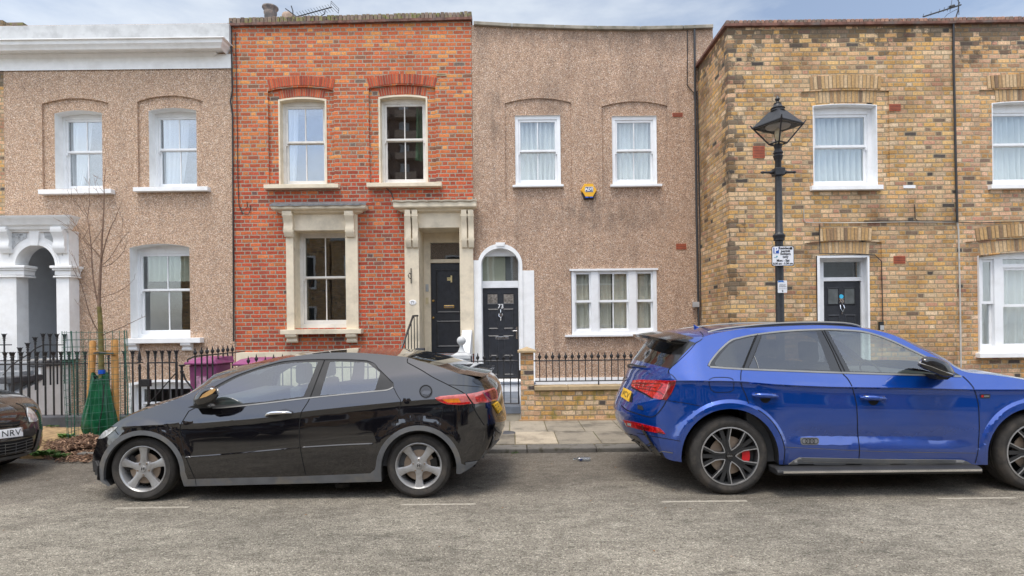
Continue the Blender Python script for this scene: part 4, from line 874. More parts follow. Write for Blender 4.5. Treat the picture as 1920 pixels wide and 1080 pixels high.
# neighbour 77
h5 = thing('terraced_house', (W(1900, 600, Y4)[0], Y4, 0), 'pinkish yellow brick house with wide white ground-floor window beyond the drainpipe', 'house', 'terraced houses facing the street')
xe5 = W(2500, 400, Y4)[0]
r5 = ploop(1837, 2010, 168, 166, 348, Y4); h5a = ploop(1863.5, 1986, 193, 190, 345, Y4)
r5l = ploop(1812, 2080, 452, 446, 700, Y4); h5l = ploop(1835.5, 2056, 482, 472, 661, Y4)
outer = [(xd+.002, Y4, Z0), (xe5, Y4, Z0), (xe5, Y4, zt4+.02), (xd+.002, Y4, zt4+.02)]
wallmesh(outer, [], [(r5, [h5a]), (r5l, [h5l])], Y4, .03).build('wall', M['stock2'], h5, normals=False)
bulk(h5, xd, xe5, Y4, zt4, M['stock2'])
window(h5, 1863.5, 1986, 193, 190, 345, Y4, .17, 272, bars=0, curt=[(0, .5, 0, 1, 'curt', .05), (.5, 1, 0, 1, 'curt')], sill=(1859.5, 1990, 345, 353, 'white'), silld=.09, top=.14, bot=.06, **wd4, rd=0.03)
voussoirs(1851, 1995, 166, 163, 24, Y4, 21, 'vstock', h5, fan=.33, proud=.012); voussoirs(1866, 1984, 190, 188, 22, Y4+.03, 17, 'vstock', h5, fan=.3)
voussoirs(1830, 2062, 450, 442, 23, Y4, 32, 'vstock', h5, fan=.4, proud=.012); voussoirs(1838, 2054, 477, 468, 21, Y4+.03, 30, 'vstock', h5, fan=.35)
edge_coping(h5, xd, xe5, Y4, zt4+.01); MB().box(xd+.002, xe5, Y4-.07, Y4+.27, zt4+.01, zt4+.055).build('tile_course', M['tile'], h5)
X0, X1, zt, zb = rng(1835.5, 2056, 478, 661, Y4); f = MB(); gl = MB(); yb = Y4+.1
def q5(p): return W(p, 566, yb)[0]
sp = [(1836, 1841), (1865, 1881), (2010, 2026), (2050, 2056)]
for a, b in sp: f.box(q5(a), q5(b), yb, yb+.16, zb, zt+.08)
zm = W(1850, 568, yb)[1]
for i, ((_, a), (b, _)) in enumerate(zip(sp, sp[1:])):
    A, B = q5(a), q5(b); zh = .14 if i != 1 else .13; f.box(A, B, yb+.003, yb+.14, zb, zb+.11); f.box(A, B, yb+.003, yb+.14, zt-.06, zt+.08)
    tp = zt-.06
    if i == 1: f.box(A, B, yb+.01, yb+.14, zt-.22, zt-.15); gl.box(A, B, yb+.05, yb+.054, zt-.15, zt-.06); tp = zt-.22
    zmm = zm-(.06 if i == 1 else 0)
    for (z0, z1, y0) in ((zmm-.02, tp, yb+.03), (zb+.11, zmm+.03, yb+.075)):
        f.box(A, A+.045, y0, y0+.04, z0, z1); f.box(B-.045, B, y0, y0+.04, z0, z1); f.box(A+.045, B-.045, y0, y0+.038, z0, z0+.05); f.box(A+.045, B-.045, y0, y0+.038, z1-.045, z1)
        gl.box(A+.04, B-.04, y0+.015, y0+.019, z0+.045, z1-.04)
tw = f.build('window', M['upvc'], h5, bevel=.004); tw['label'] = 'wide white bay-like sash window with grey-white curtains'; gl.build('pane', M['glass'], tw)
lp = aloop(X0, X1, zb, zt, zt+.06, Y4-.01); MB().strip(lp, shiftY(lp, yb+.01)).build('reveal', M['upvc'], tw)
MB().pbox(1838, 2060, 661, 670, Y4-.08, Y4+.1).build('sill', M['white'], tw, bevel=.006)
r = MB(); y0, y1 = yb+.2, yb+1.8; r.add([(X0-.4,y0,zb-.4),(X1+.4,y0,zb-.4),(X1+.4,y0,zt+.3),(X0-.4,y0,zt+.3),(X0-.4,y1,zb-.4),(X1+.4,y1,zb-.4),(X1+.4,y1,zt+.3),(X0-.4,y1,zt+.3)], [(4,5,6,7),(0,4,7,3),(1,2,6,5),(0,1,5,4),(3,7,6,2)]); r.build('interior', M['room'], tw)
for a, b in ((1838, 1875), (1878, 1945), (1947, 2020), (2022, 2052)): curtain(tw, q5(a), q5(b), zb, zt+.05, yb+.17, M['curt'], amp=.025, fq=6)
# ================================================================ street objects
IR = M['black']
def tulip(mb, x, y, z, s=1.0):                                # flared leaf-shaped finial
    mb.lathe([(.011*s, 0), (.02*s, .008*s), (.011*s, .018*s), (.02*s, .05*s), (.013*s, .07*s), (.03*s, .085*s), (.012*s, .1*s)], (x, y, z), 8)
    for k in range(6):
        a = k*pi/3; mb.tube([(x, y, z+.085*s), (x+.014*s*cos(a), y+.014*s*sin(a), z+.12*s), (x+.024*s*cos(a), y+.024*s*sin(a), z+.15*s), (x+.045*s*cos(a), y+.045*s*sin(a), z+.162*s)], [.012*s, .013*s, .011*s, .003*s], 4)
def spear(mb, x, y, z, s=1.0):
    mb.lathe([(.008*s, 0), (.012*s, .01*s), (.007*s, .03*s), (.026*s, .06*s), (.03*s, .078*s), (.008*s, .105*s), (.013*s, .115*s), (.001, .165*s)], (x, y, z), 8)
    for k in range(4):
        a = k*pi/2; mb.tube([(x+.006*cos(a), y+.006*sin(a), z+.03*s), (x+.026*s*cos(a), y+.026*s*sin(a), z+.055*s), (x+.03*s*cos(a), y+.03*s*sin(a), z+.08*s), (x, y, z+.115*s)], .005*s, 4)
def railing(name, bars, zb, zr, rails, label, cat='railing', fin='tulip', r=.011, s=1.0, extra=None, group=None):
    """bars = [(x, y, top)] ; rails = [polyline]"""
    x, y, z = bars[0]; t = thing(name, (x, y, zb if not callable(zb) else zb(0)), label, cat, group)
    mr = MB()
    for q in rails: mr.tube(q, .011, 6)
    if extra: extra(mr)
    mr.build('rail', IR, t, smooth=50)
    src = {}
    for i, (x, y, top) in enumerate(bars):
        z0 = zb(i) if callable(zb) else zb; key = round(top-z0, 3)
        if key not in src:
            mb = MB(); mb.tube([(x, y, z0), (x, y, top)], r, 6); (tulip if fin == 'tulip' else spear)(mb, x, y, top-.01, s)
            src[key] = (mb.build('bar', IR, t, smooth=50), (x, y, z0))
        else: o, p = src[key]; dup(o, t, (x-p[0], y-p[1], z0-p[2]))
    return t
# --- front railings of the left house on a low dark plinth
YL = 9.55
pl = thing('railing_plinth', (-6.7, YL, 0), 'low dark grey stone plinth under the black railings of the left house', 'wall')
mb = MB(); xa, xb = -11, W(262, 780, YL)[0]; mb.box(xa, xb, YL-.1, YL+.12, -.9, .225); mb.box(W(345, 780, YL)[0], W(752, 780, YL)[0], YL-.1, YL+.12, -.9, .225); mb.build('plinth_course', M['dgrey'], pl, bevel=.02)
zt = W(130, 677, YL)[1]; zr = W(130, 682, YL)[1]
xs = [W(p, 700, YL)[0] for p in (-35, -20, -5, 9.9, 24.6, 40, 55, 70, 85, 100.6, 115, 130, 145, 160, 175, 189, 204, 219, 234, 249)]
railing('iron_railing', [(x, YL, zt) for x in xs], .225, zr, [[(xs[0]-.3, YL, zr), (W(262, 682, YL)[0], YL, zr)]], 'black railing with leaf-shaped heads along the pavement behind the tree guard', fin='tulip', s=1.05, group=None, r=.014)
# --- gate of the left house
gx0, gx1 = W(278, 700, YL)[0], W(331, 700, YL)[0]
t = thing('iron_gate', (gx0, YL, .1), 'black iron area gate with leaf heads and a diagonal brace beside the spiked post', 'gate')
f = MB(); f.box(gx0-.016, gx0+.016, YL-.012, YL+.012, .1, zr+.01); f.box(gx1-.016, gx1+.016, YL-.012, YL+.012, .1, zr+.01); f.tube([(gx0, YL, zr), (gx1, YL, zr)], .012); f.tube([(gx0, YL, .35), (gx1, YL, .35)], .012); f.tube([(gx0-.08, YL-.015, .3), (gx1, YL-.015, zr-.17)], .009); f.build('gate_frame', IR, t)
a = P(271, 718, YL-.03); MB().box(a.x-.07, a.x+.09, YL-.04, YL+.02, a.z-.06, a.z+.06).build('lock_box', IR, t, bevel=.005)
for p in (278, 291.5, 304.5, 318, 331):
    x = W(p, 700, YL)[0]; mb = MB(); mb.tube([(x, YL, .2), (x, YL, zt)], .012, 6); tulip(mb, x, YL, zt-.01, 1.05); mb.build('bar', IR, t, smooth=50)
x = W(262, 700, YL)[0]; t = thing('gate_post', (x, YL, .1), 'tall black iron gate post with a spear-shaped head left of the gate', 'post')
zp = W(262, 652, YL)[1]
mb = MB(); mb.lathe([(.02,0),(.02,zr-.1),(.028,zr-.1),(.028,zr-.07),(.018,zr-.06),(.018,zr-.02)], (x, YL, 0), 10); mb.build('shaft', IR, t, smooth=40)
mb = MB(); mb.lathe([(.05,0),(.05,.012),(.02,.02),(.018,.045),(.04,.055),(.04,.065),(.025,.07),(.028,.09),(.012,.19),(0,.24)], (x, YL, zr), 12); mb.build('spear_head', IR, t, smooth=40)
x = W(341, 700, YL)[0]; t = thing('gate_post', (x, YL, .1), 'black iron hinge post with a flat capital and curved stay between gate and bins', 'post')
mb = MB(); z1 = W(341, 690, YL)[1]; mb.lathe([(.02,0),(.02,z1-.08),(.03,z1-.07),(.03,z1-.05),(.018,z1-.04),(.022,z1+.02),(.05,z1+.04),(.05,z1+.055),(0,z1+.055)], (x, YL, 0), 10); mb.build('shaft', IR, t, smooth=40)
cv = [(344, 700), (348, 712), (356, 722), (362, 732), (366, 742), (368, 760)]
mb = MB(); mb.tube([tuple(P(a, b, YL)) for a, b in catmull(cv, 4)], .016, 6); mb.build('stay', IR, t, smooth=50)
# --- party railing running back from the pavement between houses 1 and 2
xp = W(366, 700, YL)[0]; pxs = [366, 378, 388.5, 398.5, 409, 418.5, 427, 436]
ys = [xp*F/(p-960-E*60) for p in pxs]
ztp = W(366, 668, YL)[1]; bars = [(xp, y, ztp) for y in ys]
railing('iron_railing', bars, -.2, ztp, [[(xp, ys[0]-.02, ztp), (xp, ys[-1]+.5, ztp)], [(xp-.12, YL, ztp-.05), (xp, YL, ztp)], [(xp-.12, YL-.0, ztp-.05), (xp-.12, YL, ztp-.1)]], 'black railing with fleur heads running back beside the magenta bin', fin='spear', s=1.0, r=.013)
# --- railing before the red brick house, mostly behind the black car
bars = [(W(p, 700, YL)[0], YL, W(p, 683 if k != 'b' else 679, YL)[1]) for p, k in ((466, 'a'), (481, 'b'), (498, 'a'), (513.5, 'b'), (530, 'b'), (546, 'b'), (562, 'b'), (578, 'b'), (594, 'b'), (610, 'b'), (626, 'b'), (642, 'b'), (658, 'b'), (674, 'b'), (690, 'b'), (706, 'b'), (722, 'b'), (738, 'b'))]
railing('iron_railing', bars, .225, 1, [[(W(452, 690, YL)[0], YL, bars[1][2]-.1), (bars[-1][0], YL, bars[1][2]-.1)]], 'black railing before the red brick house, mostly hidden by the black car', fin='spear', s=.9)
# --- stair railing of the left house
xr = W(119, 640, YF-.35)[0]
def yat(p): return xr*F/(p-960-E*40)
bars = []; rl = []
for p, py in ((121, 650), (107, 650), (94, 650), (81, 650), (66, 657), (52, 668), (37.5, 677), (22, 687)):
    y = yat(p); bars.append((xr, y, W(p, py-8, y)[1])); 
zbs = [b[2]-.85 for b in bars]
zbf = lambda i: zbs[i]
railing('stair_railing', bars, zbf, 1, [[(b[0], b[1], b[2]-.05) for b in bars]+[(xr, yat(5), bars[-1][2]-.22)]], 'black handrail with leaf heads stepping down beside the porch steps', fin='tulip', s=1.15, r=.015)
bars = [(x, YF-.45, W(8, 642, YF-.45)[1]) for x in [W(p, 640, YF-.45)[0] for p in (8, -8, -24)]]
railing('stair_railing', bars, 1.0, 1, [[(bars[0][0]+.15, YF-.45, bars[0][2]-.05), (bars[-1][0], YF-.45, bars[0][2]-.05)]], 'short black railing on the porch landing at the left edge', fin='tulip', s=1.15, r=.015)
# --- handrail of door 71
xh = W(780, 600, YF-.2)[0]; t = thing('stair_handrail', (xh, YF-1, .3), 'black handrail sloping down beside the steps of door 71', 'handrail')
a = [P(783, 592, YF-.15), P(774.5, 592.5, YF-.55), P(752, 656, YF-1.1)]
mb = MB(); mb.tube(a, .022, 6); mb.build('handrail', IR, t, smooth=50)
for p in (754, 760, 765.5, 771, 776.5, 782):
    u = (p-752)/30; y = YF-1.1+u*.95; top = interp([(752, 655), (774.5, 593), (783, 592)], p); q = P(p, top, y); MB().tube([(q.x, q.y, -.2), (q.x, q.y, q.z)], .011, 6).build('bar', IR, t)
a = P(790, 657, YF-.2); MB().box(a.x-.1, a.x+.07, YF-.35, YF-.15, a.z-.04, a.z+.05).build('foot_scraper', M['dgrey'], t)
# --- garden wall, pier, coping and railing of house 3
t = thing('garden_wall', (W(1100, 780, YW)[0], YW, 0), 'low mossy yellow brick garden wall with sandstone coping before house 73', 'wall')
xa, xb = W(1002, 760, YW)[0], W(1338, 760, YW)[0]; zc = W(1100, 731, YW)[1]
MB().box(xa-.02, xb, YW, YW+.215, -.3, zc).build('brickwork', M['stockm'], t)
zc2 = W(1100, 723.5, YW-.03)[1]; n = 4; mb = MB(); jx = [xa-.0, W(1065, 727, YW)[0], W(1165, 727, YW)[0], W(1250, 727, YW)[0], xb]
for a, b in zip(jx, jx[1:]): mb.prism([(a+.003, YW-.04, zc+.001), (b-.003, YW-.04, zc+.001), (b-.003, YW-.04, zc2), (a+.003, YW-.04, zc2)], (0, .3, 0))
mb.build('coping', M['sand'], t, bevel=.008)
MB().box(xa-.25, xb, YW-.03, YW, -.2, .085).build('footing', plain('render_fillet', (.42,.27,.15), .9, var=.2, bump=.5), t)
t = thing('brick_pier', (W(989, 780, YW)[0], YW, 0), 'slim yellow brick gate pier with pyramidal stone cap beside gate 73', 'pier')
xa, xb = W(976.5, 720, YW)[0], W(1001, 720, YW)[0]; zt = W(989, 661.5, YW)[1]
MB().box(xa, xb, YW-.004, YW+.225, -.3, zt).build('pier_shaft', M['stock2'], t)
mb = MB(); o = .045; z1 = W(989, 657.5, YW)[1]; z2 = W(989, 650, YW+.1)[1]; xm, ym = (xa+xb)/2, YW+.11
q = [(xa-o, YW-o), (xb+o, YW-o), (xb+o, YW+.225+o), (xa-o, YW+.225+o)]
mb.add([(x, y, zt+.001) for x, y in q]+[(x, y, z1) for x, y in q]+[(xm, ym, z2)], [(0,3,2,1),(0,1,5,4),(1,2,6,5),(2,3,7,6),(3,0,4,7),(4,5,8),(5,6,8),(6,7,8),(7,4,8)]); mb.build('pier_cap', M['sand'], t, bevel=.006)
zr = W(1100, 675.5, YW+.1)[1]; zb = W(1100, 714, YW+.1)[1]; zf = W(1100, 661, YW+.1)[1]-.165
yr = YW+.1; bars = [(W(p, 700, yr)[0], yr, zr+.012) for p in [1012+12.25*i for i in range(26)]]
def ex(mr):
    mr.tube([(bars[0][0]-.08, yr, zb), (bars[-1][0]+.1, yr, zb)], .01, 6)
    for i in (9, 19): mr.tube([(bars[i][0], yr, zc2-.02), (bars[i][0], yr, zb)], .012, 6)
railing('wall_railing', bars, zb, zr, [[(bars[0][0]-.1, yr, zr), (bars[-1][0]+.1, yr, zr)]], 'thin black railing with round spear heads on the low brick wall', fin='spear', s=.88, r=.0085, extra=ex)
# --- gate 73
t = thing('iron_gate', (W(884, 700, YW)[0], YW, .3), 'thin black garden gate with spear heads before door 73', 'gate')
yg = YW+.06; zr = W(925, 677, yg)[1]; zb = W(925, 757, yg)[1]; f = MB()
for p in (884, 972): x = W(p, 700, yg)[0]; f.box(x-.011, x+.011, yg-.011, yg+.011, zb-.01, W(p, 668, yg)[1])
f.tube([(W(884, 700, yg)[0], yg, zr), (W(972, 700, yg)[0], yg, zr)], .01); f.tube([(W(884, 700, yg)[0], yg, zb), (W(972, 700, yg)[0], yg, zb)], .01); f.build('gate_frame', IR, t)
x = W(974, 700, yg)[0]; z = W(974, 700, yg)[1]; MB().box(x-.03, x+.02, yg-.02, yg+.03, z-.09, z+.05).build('latch', IR, t)
for p in (896, 908.5, 920.5, 932.5, 944.5, 957):
    x = W(p, 700, yg)[0]; mb = MB(); mb.tube([(x, yg, zb), (x, yg, zr)], .0085, 6); spear(mb, x, yg, zr-.005, .88); mb.build('bar', IR, t, smooth=50)
# --- wheelie bins
def bin_(px0, px1, pyt, Y, label, split):
    X0, X1 = W(px0, 690, Y)[0], W(px1, 690, Y)[0]; zt = W((px0+px1)/2, pyt, Y)[1]; t = thing('wheelie_bin', ((X0+X1)/2, Y+.3, -.2), label, 'wheelie bin', 'magenta wheelie bins behind the railings')
    d = .62; zl = zt-.12; mb = MB(); a = .05
    mb.add([(X0+a,Y+a,zl-1.0),(X1-a,Y+a,zl-1.0),(X1-a,Y+d-a,zl-1.0),(X0+a,Y+d-a,zl-1.0),(X0+.02,Y+.02,zl),(X1-.02,Y+.02,zl),(X1-.02,Y+d-.02,zl),(X0+.02,Y+d-.02,zl)], [(0,3,2,1),(4,5,6,7),(0,1,5,4),(1,2,6,5),(2,3,7,6),(3,0,4,7)])
    mb.build('bin_body', M['pink'] if split else plain('grey_bin', (.1,.105,.12), .5), t, bevel=.03)
    mb = MB(); mb.add([(X0-.03,Y-.04,zl+.002),(X1+.03,Y-.04,zl+.002),(X1+.03,Y+d,zl+.002),(X0-.03,Y+d,zl+.002),(X0-.03,Y-.04,zl+.04),(X1+.03,Y-.04,zl+.04),(X1+.0,Y+d,zt),(X0+.0,Y+d,zt),(X0+.06,Y+.1,zt-.01),(X1-.06,Y+.1,zt-.01)], [(0,3,2,1),(0,1,5,4),(1,2,6,9,5),(2,3,7,6),(3,0,4,8,7),(4,5,9,8),(8,9,6,7)])
    mb.build('lid', M['pink'], t, bevel=.012)
    mb = MB(); mb.tube([(X0+.05, Y+d+.04, zl), (X1-.05, Y+d+.04, zl)], .016); mb.build('handle', M['dgrey'], t)
    if split: MB().box(X0+.14, X0+.34, Y+.018, Y+.035, zl-.4, zl-.2).build('label_panel', plain('worn_label', (.42,.22,.33), .7, var=.4, vs=20), t)
bin_(350, 405, 671, 10.15, 'faded magenta wheelie bin behind the fleur-headed railing', True)
bin_(440, 505, 673, 10.3, 'grey wheelie bin with magenta lid, right-hand one before the cream plinth', False)
# --- boundary between houses 1 and 2: cream block
# ================================================================ young tree, guard, stakes, bag
YT = 8.45; tr = thing('young_tree', (W(189, 820, YT)[0], YT, .06), 'bare young street tree with a slim mossy trunk inside a green wire guard', 'tree')
def tp(px, py, dy=0.0): return tuple(P(px, py, YT+dy))
mb = MB(); mb.tube([tp(192, 816), tp(192, 760), tp(191, 715), tp(190, 680), tp(189.5, 640), tp(188, 605), tp(186, 575)], [.045, .04, .04, .036, .034, .031, .029], 10); mb.build('trunk', M['bark'], tr, smooth=60)
mb = MB(); br = []
def branch(pts, r0, r1, dy=0.0, tw=True, wob=.02):
    n = len(pts); P3 = []
    cc = catmull(pts, 12)
    for i, (a, b) in enumerate(cc):
        u = i/(len(cc)-1); x, y, z = P(a, b, YT+dy*u); P3.append((x+random.uniform(-.004,.004), y, z+random.uniform(-.004,.004)))
    mb.tube(P3, [.82*(r0+(r1-r0)*i/(len(P3)-1)) for i in range(len(P3))], 5); br.append((P3, r0, r1))
branch([(186,575),(186.6,545),(189,500),(190,480),(192,440),(194.5,394),(195.4,372),(194.5,341),(199,314)], .027, .004, .05)
branch([(185,572),(179,548),(174,514),(171,464),(167,430),(164.5,408),(167.5,385),(167,335)], .016, .003, .25)
branch([(189.5,487),(198,455),(206,430),(216,412),(223,392),(228,376)], .013, .003, -.2)
branch([(190,498),(205,485),(222,458),(236,440),(243,432)], .009, .003, .2); branch([(190,501),(207,496),(225,480),(236,463),(238,450)], .008, .003, -.1)
branch([(174,505),(163,490),(152,455),(150,450),(141,428),(137,412),(127,400)], .009, .002, .3); branch([(150,452),(160,440),(170,420),(175,409)], .006, .002, .2)
branch([(164,408),(153,395),(143,380),(134,372),(126,356)], .007, .002, -.2); branch([(164,405),(158,390),(150,370),(139,352)], .006, .002, .1)
branch([(188,485),(178,470),(165,455),(150,430),(135,415),(119,398)], .007, .002, -.3); branch([(188,480),(170,462),(150,445),(128,425),(108,412)], .006, .002, -.2)
branch([(184,555),(168,540),(155,525),(145,500),(137,480),(134,470)], .009, .002, .2); branch([(189,628),(175,605),(165,578),(158,550),(148,525),(138,505),(134,490)], .011, .002, -.3)
branch([(186,560),(205,553),(225,545),(243,533),(252,523),(254,513)], .007, .002, .3); branch([(187,566),(205,566),(222,557),(234,545)], .005, .002, -.2)
branch([(189,630),(205,622),(222,617),(240,608),(257,600),(275,592)], .009, .003, -.3); branch([(188,636),(178,634),(168,622),(163,612)], .005, .002, .1)
branch([(222,395),(215,380),(207,375),(201,386)], .004, .002, .1); branch([(171,460),(185,440),(195,420),(199,398)], .006, .002, -.2); branch([(223,392),(235,425),(243,432)], .004, .002, -.1)
branch([(172,470),(158,450),(146,430),(130,402)], .005, .002, .2); branch([(168,590),(155,582),(146,570),(139,560)], .004, .002, .1); branch([(195,385),(188,372),(182,358),(176,330)], .004, .0015, .1)
branch([(196,345),(190,335),(183,333),(176,328)], .004, .0015, .1); branch([(228,380),(230,420),(226,450),(229,470)], .003, .0015, .2)
for P3, r0, r1 in list(br):
    for q in range(2, len(P3)-1):
        if random.random() < .75:
            p = Vector(P3[q]); d = (Vector(P3[q+1])-p).normalized(); s = random.choice((-1, 1)); l = random.uniform(.03, .16)
            e = p+d*l*.7+Vector((s*l*.6, random.uniform(-.1, .1), .3*l)); mb.tube([p, (p+e)/2+Vector((s*.004, 0, -.004)), e], [.0028, .0022, .0012], 4)
mb.build('branches', M['twig'], tr)
z = P(191, 697, YT); MB().lathe([(.044,-.03),(.046,-.03),(.046,.03),(.044,.03)], tuple(z), 12).build('blue_tie', M['blue'], tr)
# guard
t = thing('tree_guard', (W(185, 820, YT)[0], YT, .06), 'cylinder of green wire mesh around the young tree', 'tree guard')
R = .385; cx = W(183.5, 730, YT)[0]; zt = W(185, 620, YT)[1]; z0 = .06; mb = MB()
def gr(a, z): q = .018*sin(3*a+z*2)+.012*sin(5*a+1); return (cx+(R+q)*cos(a)+(1-z/zt)*.03, YT+(R+q)*sin(a), z)
for k in range(26): a = 2*pi*k/26; mb.tube([gr(a, z0), gr(a, z0+(zt-z0)*.5), gr(a, zt)], .0027 if k % 13 else .009, 4)
nz = 15
for j in range(nz+1):
    z = z0+(zt-z0-.02)*j/nz+random.uniform(-.005, .005); mb.tube([gr(2*pi*k/26, z) for k in range(27)], .0025, 4)
    if j == 8: mb.tube([gr(2*pi*k/26, z+.04) for k in range(27)], .003, 4)
mb.build('wire_mesh', M['wire'], t)
for i, (pa, pb, yy, lb) in enumerate((((174, 640), (165, 812), YT+.1, 'pale pointed timber stake left of the young trunk, leaning out at the foot'), ((215, 637), (217, 800), YT+.1, 'upright timber stake right of the young trunk'))):
    a = P(*pa, yy); b = P(*pb, yy); s = thing('tree_stake', (b.x, yy, .05), lb, 'stake', 'timber stakes supporting the tree'); mb = MB(); mb.tube([(b.x, yy, -.1), (a.x, yy, a.z-.02), (a.x, yy, a.z+.01)], [.047, .045, .03], 12); mb.build('post', M['wood'], s, smooth=40)
a, b = P(172, 662, YT+.04), P(219, 664, YT+.04); t = thing('cross_batten', (a.x, YT, 1), 'short timber crosspiece fixed between the two tree stakes', 'batten'); MB().box(a.x, b.x, YT+.045, YT+.06, a.z-.03, a.z+.035).build('batten', M['wood'], t, bevel=.004)
MB().tube([(a.x+.04, YT+.03, a.z), (P(190,662,YT).x, YT-.05, a.z+.01), (b.x-.04, YT+.03, a.z-.01)], .012).build('rubber_tie', IR, t)
# watering bag: draped cone with folds, slit along the front
t = thing('watering_bag', (W(187, 815, YT)[0], YT, .06), 'green plastic watering bag zipped round the foot of the young tree', 'watering bag')
mb = MB(); K = 64; rows = 18; vs = []; fs = []
for j in range(rows+1):
    u = j/rows; py = 826-u*122; cxx = 187.5; c = P(cxx, py, YT)
    w_ = interp([(0, .09), (.06, .17), (.2, .21), (.4, .192), (.6, .155), (.8, .122), (1, .09)], u)
    for k in range(K):
        a = 2*pi*k/K; fold = .014*sin(7*a+u*3)*(1-.4*u)+.008*sin(13*a-u*5); notch = -.05*math.exp(-((a-1.5*pi+.15)/.12)**2)*(1-.3*u)
        top = (.05*cos(2*a) if j == rows else 0); r = w_+fold+notch
        vs.append((c.x+r*cos(a)*1.12, YT+r*sin(a)*.75, max(.05, c.z+top)))
for j in range(rows): fs += [(j*K+k, j*K+(k+1) % K, (j+1)*K+(k+1) % K, (j+1)*K+k) for k in range(K)]
mb.add(vs, fs); mb.build('bag_skin', M['bag'], t, smooth=70)
mb = MB(); mb.tube([tuple(P(a, b, YT-.16)) for a, b in catmull([(184, 808), (187, 790), (192, 765), (194, 740), (195, 720)], 6)], .008, 6); mb.build('zip', IR, t)
mb = MB(); mb.tube([tuple(P(a, b, YT-.1)) for a, b in ((176, 716), (178, 705), (184, 712))]+[tuple(P(208, 712, YT-.1))], .006, 5); mb.build('strap', IR, t)
# mulch heap and weeds
t = MB(); 
for i in range(2600):
    u = random.random(); a = random.gauss(0, 1); b = random.gauss(0, 1)
    px = 150+a*32; Y = 7.75+b*.33
    if Y < 7.05 or Y > 8.3 or px < 78 or px > 240: continue
    x = W(px, 840, Y)[0]; hgt = .15*math.exp(-((px-165)/38)**2-((Y-7.85)/.38)**2); z = (.06 if Y > 7.5 else .02)+hgt*random.uniform(.6, 1)
    l, w2 = random.uniform(.012, .04), random.uniform(.004, .01); q = random.uniform(0, pi); tl = random.uniform(-.5, .5); c, s = cos(q), sin(q)
    pts = [(-l, -w2), (l, -w2), (l, w2), (-l, w2)]; t.prism([(x+p*c-r*s, Y+p*s+r*c, z+p*tl) for p, r in pts], (0, 0, .004))
tag(t.build('bark_mulch', M['mulch'], rnd=True), 'heap of shredded brown bark at the foot of the tree', 'mulch', kind='stuff')
mb = MB(); vs = []; fs = []; n = 24
for i in range(n+1):
    for j in range(n+1):
        px = 85+150*i/n; Y = 7.1+1.2*j/n; hgt = .12*math.exp(-((px-165)/36)**2-((Y-7.85)/.36)**2); vs.append((W(px, 840, Y)[0], Y, (.055 if Y > 7.5 else .0)-.01+hgt+.01*noise.noise(Vector((px*.1, Y*5, 0)))))
for i in range(n):
    for j in range(n): a = i*(n+1)+j; fs.append((a, a+n+1, a+n+2, a+1))
structure(mb.add(vs, fs), 'soil_mound', plain('dark_soil', (.09,.05,.03), .95, var=.4, vs=30, bump=.8), smooth=60)
def weed(px, py, Y, n, s, z0, label):
    mb = MB(); c = P(px, py, Y)
    for i in range(n):
        a = random.uniform(0, 2*pi); r = random.uniform(.2, 1)*s; l = random.uniform(.5, 1)*s; x, y = c.x+r*cos(a)*1.3, Y+r*sin(a)*.6; z = z0+random.uniform(0, .4)*s; b = random.uniform(0, 2*pi)
        mb.add([(x, y, z), (x+l*.3*cos(b+.6), y+l*.3*sin(b+.6), z+l*.25), (x+l*.8*cos(b), y+l*.8*sin(b), z+l*.4), (x+l*.3*cos(b-.6), y+l*.3*sin(b-.6), z+l*.25)], [(0, 1, 2, 3)])
    tag(mb.build('weed', M['weed']), label, 'weed', 'weeds along the kerb and wall foot')
weed(82, 854, 7.35, 120, .11, .03, 'low green weed tuft at the kerb below the left car bumper')
weed(113, 861, 7.3, 90, .08, .02, 'small bright weed at the front edge of the bark heap')
weed(95, 791, 9.4, 40, .05, .06, 'grass tuft at the foot of the dark plinth, left one'); weed(108, 791, 9.4, 25, .04, .06, 'tiny grass tuft at the plinth foot, right one')
weed(124, 828, 8.4, 90, .1, .06, 'patch of green moss on the worn verge beside the tree guard'); weed(965, 848, 7.33, 22, .035, .0, 'tiny weed in the gutter behind the black car'); weed(16, 707, 11.2, 40, .1, .5, 'green weed growing on the porch steps')
# ================================================================ lamp post
YP = 8.25; t = thing('street_lamp', (W(1464, 780, YP)[0], YP, .06), 'black Victorian street lamp post with a four-sided glass lantern', 'street lamp')
cx = W(1459, 300, YP)[0]; zz = lambda py: W(1460, py, YP)[1]
prof = [(.14, .06), (.14, .5), (.1, .55), (.1, .7), (.06, .8), (.055, zz(460)), (.055, zz(452)), (.075, zz(451)), (.075, zz(446)), (.085, zz(444)), (.085, zz(441)), (.068, zz(439)), (.052, zz(436)), (.045, zz(340)), (.042, zz(302)), (.055, zz(299)), (.062, zz(295)), (.07, zz(293)), (.055, zz(290)), (.07, zz(287)), (.055, zz(283)), (.045, zz(280)), (.06, zz(273)), (.065, zz(271))]
MB().lathe(prof, (cx, YP, 0), 20).build('post', IR, t, smooth=35)
za = zz(323); mb = MB(); mb.box(cx-.07, cx+.07, YP-.07, YP+.07, za-.055, za+.055)
mb.build('arm_boss', IR, t, bevel=.01)
for s in (-1, 1):
    mb = MB(); mb.lathe([(.03, .05), (.022, .08), (.03, .1), (.018, .13), (.014, .2), (.02, .215), (.02, .23), (.01, .25)], (cx, YP, za), 12, 'x')
    if s < 0: mb.v = [Vector((2*cx-v.x, v.y, v.z)) for v in mb.v]
    mb.build('ladder_arm', IR, t, smooth=40)
zb, zt = zz(272), zz(237); hb, ht = .085, .235
ang = radians(28)
def lq(h, z): return [(cx+h*sqrt(2)*cos(ang+pi/4+k*pi/2)*.98, YP+h*sqrt(2)*sin(ang+pi/4+k*pi/2), z) for k in range(4)]
